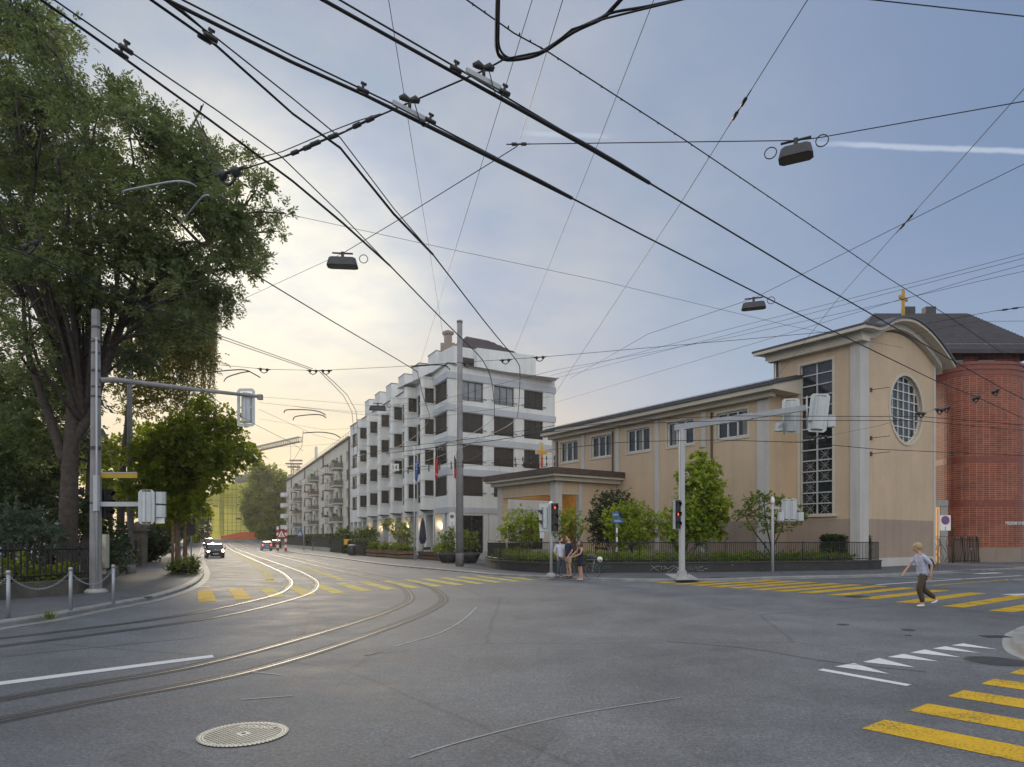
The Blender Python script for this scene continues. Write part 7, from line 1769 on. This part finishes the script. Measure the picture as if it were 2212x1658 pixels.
for dx in (-.9,.9): mb = MB(); mb.tube([(c.x+dx,73,.1),(c.x+dx,73,c.z+.35)],.04,5); mb.build('post', M['frame_dark'], t)
p = G(770,1202,.1); t = thing('litter_bin', Vector((W(763,1190,68).x,67.5,.1)), 'dark round litter bin standing by the hedge', 'bin'); q = t.location
mb = MB(); mb.lathe(q,[(.3,0),(.36,.1),(.38,.9),(.34,.98)],14); mb.build('body', pm('bin_grey',(.05,.05,.055),.5), t); mb = MB(); mb.lathe(q,[(.39,.98),(.36,1.08),(.15,1.12)],14); mb.build('lid', M['steel_light'], t)
# ================================================================= PEOPLE AND BICYCLE
def skinmesh(name, verts, edges, rad, mat, parent, root=0, sub=2, Mx=None):
    me = bpy.data.meshes.new('tmp'); me.from_pydata(verts, edges, []); o = bpy.data.objects.new('tmp', me); COL.objects.link(o)
    sk = o.modifiers.new('s','SKIN'); sk.use_smooth_shade = True; ss = o.modifiers.new('u','SUBSURF'); ss.levels = sub; ss.render_levels = sub
    for i, r in enumerate(rad):
        r = r if isinstance(r,(tuple,list)) else (r,r); me.skin_vertices[0].data[i].radius = r; me.skin_vertices[0].data[i].use_root = (i == root)
    dg = bpy.context.evaluated_depsgraph_get(); m2 = bpy.data.meshes.new_from_object(o.evaluated_get(dg)); bpy.data.objects.remove(o)
    off = ROOT.get(parent.name, Vector((0,0,0)))
    for v in m2.vertices:
        p = v.co if Mx is None else Mx @ v.co; v.co = p-off
    m2.materials.clear(); m2.materials.append(mat); m2.name = name
    for p in m2.polygons: p.use_smooth = True
    o2 = bpy.data.objects.new(name, m2); COL.objects.link(o2); o2.parent = parent; ROOT[o2.name] = off; return o2
SKIN = pm('skin',(.52,.30,.21),.6,0,.06,4)
def person(label, loc, rz, ht, J, cloth, hairc, hair='short', sc=1.0, headyaw=0.0, female=False, beard=False, hs=1.0):
    """J: joints in a 1.75 m figure facing local -y; cloth draws the clothes"""
    t = thing('person', loc, label, 'person', 'people at the crossing'); k = ht/1.75; Mx = Matrix.Translation(loc) @ Matrix.Rotation(rz,4,'Z') @ Matrix.Scale(k,4)
    f = .9 if female else 1.0
    V,E,Rr,idx = [],[],[],{}
    def add(nm, p, r, par=None): idx[nm] = len(V); V.append(tuple(p)); Rr.append(r); (E.append((idx[par],idx[nm])) if par else None)
    add('pelvis',J['pelvis'],(.14*f,.105)); add('waist',J['waist'],(.125*f,.095),'pelvis'); add('chest',J['chest'],(.155*f,.11),'waist'); add('neckb',J['neckb'],(.075,.065),'chest'); add('neck',J['neck'],.052*f,'neckb')
    hc = Vector(J['head']); add('head0',hc+Vector((0,.01,-.07)),.062,'neck'); add('head1',hc+Vector((0,.0,.02)),(.078,.092),'head0'); add('head2',hc+Vector((0,.01,.09)),.06,'head1')
    for s in ('L','R'):
        add('sh'+s,J['sh'+s],.055*f,'chest'); add('el'+s,J['el'+s],.042*f,'sh'+s); add('wr'+s,J['wr'+s],.027,'el'+s)
        w_, e_ = Vector(J['wr'+s]), Vector(J['el'+s]); d = (w_-e_).normalized(); hd = Vector(J.get('hd'+s, d)).normalized(); pl = w_+hd*.075; add('pm'+s,pl,(.036,.018),'wr'+s)
        sd = hd.cross(Vector((0,0,1))); sd = sd.normalized() if sd.length > .2 else Vector((0,1,0)); curl = hd.cross(sd)*(1 if s == 'L' else 1)
        for q in range(4):
            a = pl+hd*.035+sd*(.027-.018*q); ln = (.07,.082,.076,.058)[q]; add('f%d%s'%(q,s),a,.0095,'pm'+s); add('g%d%s'%(q,s),a+hd*ln*.55+Vector((0,0,-.012)),.0085,'f%d%s'%(q,s)); add('h%d%s'%(q,s),a+hd*ln*.8+Vector((0,-.02,-.03)),.007,'g%d%s'%(q,s))
        a = w_+hd*.03+sd*.03; add('t0'+s,a,.012,'wr'+s); add('t1'+s,a+hd*.035+sd*.025,.010,'t0'+s); add('t2'+s,a+hd*.065+sd*.028,.008,'t1'+s)
        add('hp'+s,J['hp'+s],.088*f,'pelvis'); add('kn'+s,J['kn'+s],.058*f,'hp'+s); add('cf'+s,Vector(J['kn'+s]).lerp(Vector(J['an'+s]),.35)+Vector((0,.015,0)),.054*f,'kn'+s); add('an'+s,J['an'+s],.036,'cf'+s); add('to'+s,J['to'+s],(.038,.028),'an'+s)
    body = skinmesh('body', V, E, Rr, SKIN, t, 0, 1, Mx)
    # face
    hy = Matrix.Translation(hc) @ Matrix.Rotation(headyaw,4,'Z')
    def fb(nm, c, r, mat): mb = MB(Mx @ hy); mb.ball(c,*r,n=8,m=6); return mb.build(nm, mat, t)
    fb('face',(0,-.02,.0),(.072,.088,.108),SKIN); fb('nose',(0,-.108,-.005),(.012,.018,.022),SKIN); fb('mouth',(0,-.098,-.05),(.024,.008,.006),pm('lips',(.4,.14,.12),.5))
    for s in (-1,1): fb('eye',(s*.03,-.096,.022),(.013,.008,.008),M['black']); fb('ear',(s*.075,.0,.005),(.012,.02,.03),SKIN)
    hm_ = pm('hair',hairc,.7,0,.2,20); fb('hair',(0,.022,.045),(.088*hs,.100*hs,.09*hs),hm_)
    if hair == 'long': fb('hair',(0,.05,-.06),(.088,.065,.15),hm_); fb('hair',(.06,.01,-.05),(.035,.06,.13),hm_); fb('hair',(-.06,.01,-.05),(.035,.06,.13),hm_)
    if beard: fb('beard',(0,-.055,-.065),(.058,.055,.05),hm_)
    def skin(nm, chain_sets, mat, root=0):
        V2,E2,R2 = [],[],[]; mp = {}
        for chn in chain_sets:
            prev = None
            for (key,p,r) in chn:
                if key not in mp: mp[key] = len(V2); V2.append(tuple(p)); R2.append(r)
                if prev is not None: E2.append((mp[prev],mp[key]))
                prev = key
        return skinmesh(nm, V2, E2, R2, mat, t, root, 1, Mx)
    cloth(t, J, skin, Mx, f); return t
def vl(a,b,k): return Vector(a).lerp(Vector(b),k)
def shirt(mat, sleeve=.8, hem=-.06, k=1.0):
    def fn(t,J,skin,Mx,f):
        p = Vector(J['pelvis'])
        chs = [[('h',p+Vector((0,0,hem-.05)),(.19*f,.15)),('p',p+Vector((0,0,.05)),(.182*f,.145)),('w',J['waist'],(.165*f,.135)),('c',J['chest'],(.175*f,.128)),('n',vl(J['chest'],J['neckb'],.75),(.10,.085))]]
        for s in 'LR':
            c = [('c',J['chest'],(.175*f,.128)),('s'+s,J['sh'+s],.072*f),('e'+s,vl(J['sh'+s],J['el'+s],min(1,sleeve)),.056*f)]
            if sleeve > 1: c.append(('e2'+s,vl(J['el'+s],J['wr'+s],sleeve-1),.045*f))
            chs.append(c)
        skin('shirt',chs,mat)
    return fn
def trousers(mat, ln=1.0, wide=1.0, nm='trousers'):
    def fn(t,J,skin,Mx,f):
        p = Vector(J['pelvis']); chs = [[('w',vl(p,J['waist'],.75),(.15*f,.118)),('p',p,(.158*f,.122))]]
        for s in 'LR':
            c = [('p',p,(.158*f,.122)),('h'+s,J['hp'+s],.104*f*wide)]
            if ln >= .5: c.append(('k'+s,vl(J['hp'+s],J['kn'+s],1.0 if ln > .5 else .92),.075*f*wide))
            if ln > .6: c += [('c'+s,vl(J['kn'+s],J['an'+s],.45)+Vector((0,.015,0)),.068*f*wide),('a'+s,vl(J['kn'+s],J['an'+s],.92),.056*f*wide)]
            chs.append(c)
        skin(nm,chs,mat)
    return fn
def shoes(mat):
    def fn(t,J,skin,Mx,f):
        for s in 'LR':
            a, b = Vector(J['an'+s]), Vector(J['to'+s]); skin('shoe',[[('h',a+Vector((0,.04,-.035)),(.044,.038)),('m',vl(a,b,.5)+Vector((0,0,-.02)),(.046,.034)),('t',b+Vector((0,-.03,-.002)),(.042,.024))]],mat)
    return fn
def both(*fs):
    def fn(*a): [f(*a) for f in fs]
    return fn
def stand(**kw):
    J = dict(pelvis=(0,0,.93),waist=(0,.01,1.08),chest=(0,.0,1.30),neckb=(0,.01,1.45),neck=(0,.0,1.51),head=(0,-.02,1.62),
      shL=(.19,.0,1.40),shR=(-.19,.0,1.40),elL=(.25,.03,1.13),elR=(-.25,.03,1.13),wrL=(.24,-.06,.90),wrR=(-.24,-.06,.90),
      hpL=(.09,0,.88),hpR=(-.09,0,.88),knL=(.10,-.02,.49),knR=(-.10,-.02,.49),anL=(.11,.03,.08),anR=(-.11,.03,.08),toL=(.13,-.12,.035),toR=(-.13,-.12,.035))
    J.update(kw); return J
def ground_at(px, py, z=.108): return G(px,py,z)
pA = G(1211,1247.5,.108)
person('bearded man in pale shirt and jeans, hands in pockets, waiting at the kerb', pA, R(18), 1.74,
  stand(elL=(.27,.06,1.14),elR=(-.27,.06,1.14),wrL=(.17,-.05,.93),wrR=(-.17,-.05,.93),hdL=(-.1,-.2,-1),hdR=(.1,-.2,-1),anL=(.13,-.05,.08),toL=(.17,-.2,.035)),
  both(shirt(pm('pale_blue_shirt',(.55,.58,.68),.8,0,.08,8),1.25),trousers(pm('blue_jeans',(.055,.085,.14),.85,0,.2,6)),shoes(M['black'])), (.012,.010,.009), 'short', 1, R(25), False, True)
pB = G(1228.5,1248,.108)
def backpack(t,J,skin,Mx,f):
    c = Vector(J['chest']); skin('backpack',[[('a',c+Vector((0,.17,.08)),(.13,.07)),('b',c+Vector((0,.19,-.1)),(.15,.09)),('c',c+Vector((0,.18,-.28)),(.14,.08))]],M['black'])
person('tall man in a navy shirt, beige shorts and a black backpack', pB, R(-65), 1.82,
  stand(wrL=(.2,-.12,.92),wrR=(-.22,-.10,.92)), both(shirt(pm('navy_shirt',(.02,.024,.055),.8,0,.1,8),.9,-.08),trousers(pm('beige_shorts',(.42,.33,.22),.85),.5,1.1,'shorts'),shoes(M['black']),backpack), (.02,.013,.009), 'short', 1, R(-10))
pC = G(1254,1253.8,.05)
def dress(mat):
    def fn(t,J,skin,Mx,f):
        p = Vector(J['pelvis']); mb = MB(Mx)
        pr = [(.155,.62),(.165,.75),(.165,.90),(.135,1.06),(.15,1.22),(.155,1.32),(.09,1.42)]; n = 18; rings = []
        for (r,z) in pr: rings.append([mb.P((r*1.08*math.cos(2*math.pi*j/n)*(1+.05*math.sin(j*2.3)*(z<.8)), r*.80*math.sin(2*math.pi*j/n), z)) for j in range(n)])
        for a,b in zip(rings,rings[1:]):
            for j in range(n): q = (j+1)%n; mb.face([a[j],a[q],b[q],b[j]],None,True)
        mb.build('dress', mat, t)
    return fn
person('woman with brown shoulder-length hair in a short navy dress, holding the bicycle', pC, R(-72), 1.66,
  stand(elR=(-.27,-.14,1.20),wrR=(-.20,-.36,1.06),hdR=(0,-1,-.2),elL=(.22,-.10,1.17),wrL=(.10,-.33,1.06),hdL=(0,-1,-.2)),
  both(dress(pm('navy_dress',(.012,.012,.035),.8,0,.1,8)),shoes(pm('silver_shoes',(.45,.43,.4),.4))), (.10,.055,.03), 'long', 1, R(0), True)
# walker on the crossing, mid-stride to the right
pD = G(1994,1311.5)
mS, ntS, bS = nodes('striped_top'); wv = ntS.nodes.new('ShaderNodeTexWave'); wv.bands_direction = 'Z'; wv.inputs['Scale'].default_value = 9; tcS = ntS.nodes.new('ShaderNodeTexCoord'); ntS.links.new(tcS.outputs['Object'], wv.inputs['Vector'])
rS = ramp(ntS,[(.35,(.62,.64,.72)),(.6,(.30,.32,.46))]); ntS.links.new(wv.outputs['Fac'], rS.inputs[0]); ntS.links.new(rS.outputs[0], bS.inputs['Base Color']); bS.inputs['Roughness'].default_value = .85
def bag(t,J,skin,Mx,f):
    c = Vector(J['chest']); skin('shoulder_bag',[[('a',c+Vector((.0,.19,.04)),(.14,.10)),('b',c+Vector((.0,.25,-.14)),(.16,.13)),('c',c+Vector((.0,.23,-.28)),(.14,.11))]],M['black'])
person('walker with blond hair, striped white top and brown trousers on the yellow crossing', pD, R(-88), 1.72,
  stand(pelvis=(0,0,.90),waist=(0,-.02,1.06),chest=(0,-.07,1.28),neckb=(0,-.11,1.42),neck=(0,-.13,1.48),head=(0,-.17,1.58),
    shL=(.17,-.09,1.37),shR=(-.17,-.05,1.37),elL=(.24,.08,1.13),elR=(-.23,-.20,1.14),wrL=(.22,.06,.90),wrR=(-.2,-.34,.98),
    hpL=(.08,-.02,.85),hpR=(-.08,.02,.85),knL=(.09,-.18,.50),knR=(-.09,.05,.47),anL=(.09,-.06,.09),anR=(-.1,.42,.20),toL=(.10,-.21,.04),toR=(-.1,.33,.09)),
  both(shirt(mS,.95,-.07),trousers(pm('brown_trousers',(.07,.05,.028),.85,0,.2,6),1.0,1.12),shoes(pm('white_shoes',(.7,.7,.68),.5)),bag), (.42,.30,.15), 'short', hs=1.28)
# bicycle
def bicycle(label, col, simple=False):
    t = local('bicycle', label, 'bicycle'); wb_ = 1.06; r = .34
    for x in (-wb_/2, wb_/2):
        Mx = Matrix.Translation((x,0,r)) @ Matrix.Rotation(R(90),4,'X')
        mb = MB(); mb.tube([(x+r*math.cos(2*math.pi*k/28),0,r+r*math.sin(2*math.pi*k/28)) for k in range(29)],.017,6,False); w = mb.build('wheel', M['tyre'], t)
        mb = MB(); mb.tube([(x+(r-.02)*math.cos(2*math.pi*k/28),0,r+(r-.02)*math.sin(2*math.pi*k/28)) for k in range(29)],.009,4,False); mb.tube([(x,-.04,r),(x,.04,r)],.025,8); mb.build('rim', M['steel'], w)
        mb = MB()
        for k in range(14): a = 2*math.pi*k/14; mb.tube([(x,0,r),(x+(r-.02)*math.cos(a),0,r+(r-.02)*math.sin(a))],.0022,3)
        mb.build('spokes', M['steel'], w)
    bbk = (.08,0,.30); st_ = (.22,0,.86); hd0, hd1 = (-.36,0,.86), (-.39,0,.98)
    mb = MB()
    for a,b in ((bbk,(.20,0,.80)),((.20,0,.80),hd0),(bbk,(-.37,0,.80)),(bbk,(wb_/2,0,r)),((.19,0,.76),(wb_/2,0,r)),(hd1,(-.35,0,.72)),((-.35,0,.72),(-wb_/2,0,r))): mb.tube([a,b],.016,6)
    mb.build('frame', col, t)
    mb = MB(); mb.tube([(.20,0,.80),(.23,0,.95)],.013,6); mb.ball((.24,0,.97),.14,.07,.035); mb.build('saddle', M['black'], t)
    mb = MB(); mb.tube([(-.39,0,.98),(-.41,0,1.06)],.014,6); mb.tube(spline([(-.34,-.27,1.03),(-.44,-.18,1.06),(-.45,0,1.06),(-.44,.18,1.06),(-.34,.27,1.03)],4),.012,6); mb.build('handlebar', M['steel'], t)
    mb = MB(); mb.tube([(.08,-.06,.30),(.08,-.06,.13)],.01,5); mb.tube([(.08,.06,.30),(.08,.06,.47)],.01,5); mb.lathe((.08,0,.30),[(.02,-.01),(.02,.01)],8); mb.build('crank', M['steel'], t)
    mb = MB(); mb.tube([(.30,-.06,.80),(.78,-.06,.80),(.78,.06,.80),(.30,.06,.80)],.008,5); mb.tube([(.62,-.05,.80),(.53,-.03,.36)],.007,4); mb.tube([(.62,.05,.80),(.53,.03,.36)],.007,4); mb.build('luggage_rack', M['steel'], t)
    return t
bk = bicycle('slim city bicycle held by the woman, with luggage on its rack', pm('bike_frame',(.05,.035,.03),.35,.4))
bpos = G(1254,1251,.06); put(bk, bpos+Vector((0,.22,.0)), R(2), 1.03)
t = thing('duffel_bag', bpos+Vector((.56,.2,.9)), 'patterned dark bag strapped on the bicycle rack', 'bag'); mb = MB(); q = t.location; mb.ball(q+Vector((-.06,0,.06)),.24,.13,.12); mb.build('bag_body', pm('patterned_bag',(.10,.10,.11),.8,0,.9,18), t); mb = MB(); mb.tube([q+Vector((-.2,-.13,.02)),q+Vector((-.1,-.14,.14)),q+Vector((.02,-.13,.02))],.01,4); mb.build('strap', M['black'], t)
t = thing('bicycle_helmet', bpos+Vector((.86,.16,.84)), 'white bicycle helmet hanging at the end of the rack', 'helmet'); mb = MB(); q = t.location; mb.ball(q,.12,.11,.12); mb.build('shell', M['white_sign'], t); mb = MB(); mb.ball(q+Vector((0,-.06,-.03)),.05,.06,.04); mb.build('vent', M['black'], t)
b2_ = bicycle('distant parked bicycle leaning at the low hedge wall', pm('bike_pale',(.3,.3,.3),.4,.4)); put(b2_, S(13.6,96,.1), heading(AV)+R(80), 1.1)
SKY_STRENGTH = .1; SUN_E = 2.4; EXPOSURE = 0.0
SKY_K = .8; SKY_GREY = .65; SKY_TINT = (2.3,3.3,5.5); SKY_CAP = (2.9,3.8,5.9)
CLOUD_COOL = (4.2,4.9,6.3); CLOUD_WARM = (6.3,6.1,5.8); PALE = (5.2,5.8,6.6)
GLOW_BROAD = (1.0,.9,.55); GLOW_TIGHT = (6.8,5.7,2.9); HORIZON = (11.2,8.5,4.5)
BACK_FILL = (13.0,13.0,13.1); OVER_FILL = (9,9.7,10.8); TRAIL = (6.5,7.2,8.4)
HAZE = 0.00026
# ================================================================= CAMERA, SKY, SUN
cam = bpy.data.cameras.new('camera'); co = bpy.data.objects.new('camera', cam); COL.objects.link(co)
co.location = (0,0,EYE); co.rotation_euler = (R(90),0,0)
cam.sensor_width = 36; cam.lens = 36*F_/2212; cam.shift_y = (HY_-829)/2212; cam.clip_start = .05; cam.clip_end = 3000
SC.camera = co
SUN_AZ, SUN_EL = R(-22.5), R(15.5)          # left of the street, low
sd = Vector((math.sin(SUN_AZ)*math.cos(SUN_EL), math.cos(SUN_AZ)*math.cos(SUN_EL), math.sin(SUN_EL)))
w = bpy.data.worlds.new('World'); SC.world = w; w.use_nodes = True; nt = w.node_tree
bg = nt.nodes['Background']
sky = nt.nodes.new('ShaderNodeTexSky'); sky.sky_type = 'NISHITA'; sky.sun_disc = False
sky.sun_elevation = SUN_EL; sky.sun_rotation = SUN_AZ; sky.air_density = 1.0; sky.dust_density = 1.6; sky.ozone_density = 2.0; sky.altitude = 400
tc = nt.nodes.new('ShaderNodeTexCoord'); D = tc.outputs['Generated']
def math_(op, a, b=None, c=None, clamp=False):
    n = nt.nodes.new('ShaderNodeMath'); n.operation = op; n.use_clamp = clamp
    for i, v in enumerate((a, b, c)):
        if v is None: continue
        if hasattr(v, 'is_linked'): nt.links.new(v, n.inputs[i])
        else: n.inputs[i].default_value = v
    return n.outputs[0]
def dot(v):
    n = nt.nodes.new('ShaderNodeVectorMath'); n.operation = 'DOT_PRODUCT'; nt.links.new(D, n.inputs[0]); n.inputs[1].default_value = v
    return n.outputs['Value']
def smooth(v, a, b):
    n = nt.nodes.new('ShaderNodeMapRange'); n.interpolation_type = 'SMOOTHSTEP'
    nt.links.new(v, n.inputs[0]); n.inputs[1].default_value = a; n.inputs[2].default_value = b; n.inputs[3].default_value = 0; n.inputs[4].default_value = 1
    return n.outputs[0]
# cloud layer: plane projection of the view direction
sep = nt.nodes.new('ShaderNodeSeparateXYZ'); nt.links.new(D, sep.inputs[0])
zz = math_('ADD', math_('MAXIMUM', sep.outputs[2], 0.0), .12)
cb = nt.nodes.new('ShaderNodeCombineXYZ')
nt.links.new(math_('DIVIDE', sep.outputs[0], zz), cb.inputs[0]); nt.links.new(math_('DIVIDE', sep.outputs[1], zz), cb.inputs[1])
n1 = noise(nt, .75, 7, .58, vec=cb.outputs[0]); n2 = noise(nt, 2.6, 6, .6, vec=cb.outputs[0])
cm = math_('ADD', math_('MULTIPLY', n1, .7), math_('MULTIPLY', n2, .3))
near_sun = dot(tuple(sd))
veil = math_('MULTIPLY', smooth(cm, .36, .70), math_('ADD', .10, math_('MULTIPLY', smooth(near_sun, .62, .97), .62)))
glow_w = smooth(near_sun, .925, 1.0); glow_b = smooth(near_sun, .35, 1.0)
# cloud colour: cool grey away from the sun, warm white towards it
cc = mix(nt, smooth(near_sun, .6, .98), CLOUD_COOL, CLOUD_WARM)
skyc = mix(nt, 1.0, sky.outputs[0], (SKY_K,)*3, 'MULTIPLY')
skyc = mix(nt, 1.0, skyc, SKY_CAP, 'DARKEN')
skyc = mix(nt, SKY_GREY, skyc, SKY_TINT)
c1 = mix(nt, veil, skyc, cc)
c2 = mix(nt, glow_b, (0,0,0), GLOW_BROAD); c3 = mix(nt, math_('MULTIPLY', math_('POWER', glow_w, 1.7), math_('ADD', .45, n2)), (0,0,0), GLOW_TIGHT)
c1 = mix(nt, 1.0, c1, c2, 'ADD'); c1 = mix(nt, 1.0, c1, c3, 'ADD')
pale = math_('MULTIPLY', math_('SUBTRACT', 1.0, smooth(sep.outputs[2], .02, .42)), .6)
c1 = mix(nt, pale, c1, PALE)
low = math_('MULTIPLY', math_('SUBTRACT', 1.0, smooth(sep.outputs[2], .02, .36)), smooth(near_sun, .74, .985))
c1 = mix(nt, math_('MULTIPLY', low, .8), c1, HORIZON)
# sky brightened behind the camera and overhead: unseen fill added for facades and road
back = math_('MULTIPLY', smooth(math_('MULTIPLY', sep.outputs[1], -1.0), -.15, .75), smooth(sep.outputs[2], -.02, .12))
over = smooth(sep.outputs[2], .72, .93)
c1 = mix(nt, back, c1, BACK_FILL); c1 = mix(nt, over, c1, OVER_FILL)
# contrail, a narrow streak on the right side of the sky
def vdir(px, py): return Vector(((px-CX_)/F_, 1, (HY_-py)/F_)).normalized()
p0, p1 = vdir(1110,287), vdir(2212,328); nrm = p0.cross(p1).normalized()
cl = math_('ABSOLUTE', math_('ADD', dot(tuple(nrm)), math_('MULTIPLY', math_('SUBTRACT', noise(nt, 22, 4, .6, vec=D), .5), .006)))
al = (p1-p0).normalized(); a_ = dot(tuple(al)); s0, s1 = p0.dot(al), p1.dot(al)
seg = math_('MULTIPLY', smooth(a_, s0+.0, s0+.03), math_('SUBTRACT', 1.0, smooth(a_, s0+.10, s0+.13)))
p2 = vdir(1700,308); s2 = p2.dot(al)
seg2 = smooth(a_, s2-.0, s2+.10)
trail = math_('MULTIPLY', math_('SUBTRACT', 1.0, smooth(cl, .0008, .0042)), math_('ADD', math_('MULTIPLY', seg, .6), seg2, clamp=True))
c1 = mix(nt, math_('MULTIPLY', trail, .55), c1, TRAIL)
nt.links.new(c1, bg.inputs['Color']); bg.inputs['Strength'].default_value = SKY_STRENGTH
sl = bpy.data.lights.new('sun', 'SUN'); sl.energy = SUN_E; sl.angle = R(12); sl.color = (1.0,.86,.66)
so = bpy.data.objects.new('sun', sl); COL.objects.link(so); so.rotation_euler = sd.to_track_quat('Z','Y').to_euler(); so.location = (0,0,60)
SC.view_settings.view_transform = 'Standard'; SC.view_settings.look = 'None'; SC.view_settings.exposure = EXPOSURE; SC.view_settings.gamma = 1
try: SC.cycles.max_bounces = 8; SC.cycles.transparent_max_bounces = 8; SC.cycles.diffuse_bounces = 3; SC.cycles.caustics_reflective = False; SC.cycles.caustics_refractive = False; SC.cycles.sample_clamp_indirect = 4
except Exception as e: print(e)

if HAZE > 0:
    mb = MB(); mb.box(-300,300,-12,330,-1.0,40.0); hz = mb.build('haze', pm('tmp',(1,1,1))); hz['kind'] = 'stuff'
    hm = bpy.data.materials.new('haze_air'); hm.use_nodes = True; hn = hm.node_tree; hn.nodes.remove(hn.nodes['Principled BSDF'])
    pv = hn.nodes.new('ShaderNodeVolumePrincipled'); pv.inputs['Color'].default_value = (.95,.93,.90,1); pv.inputs['Density'].default_value = HAZE; pv.inputs['Anisotropy'].default_value = .62
    hn.links.new(pv.outputs[0], hn.nodes['Material Output'].inputs['Volume']); hz.data.materials.clear(); hz.data.materials.append(hm)
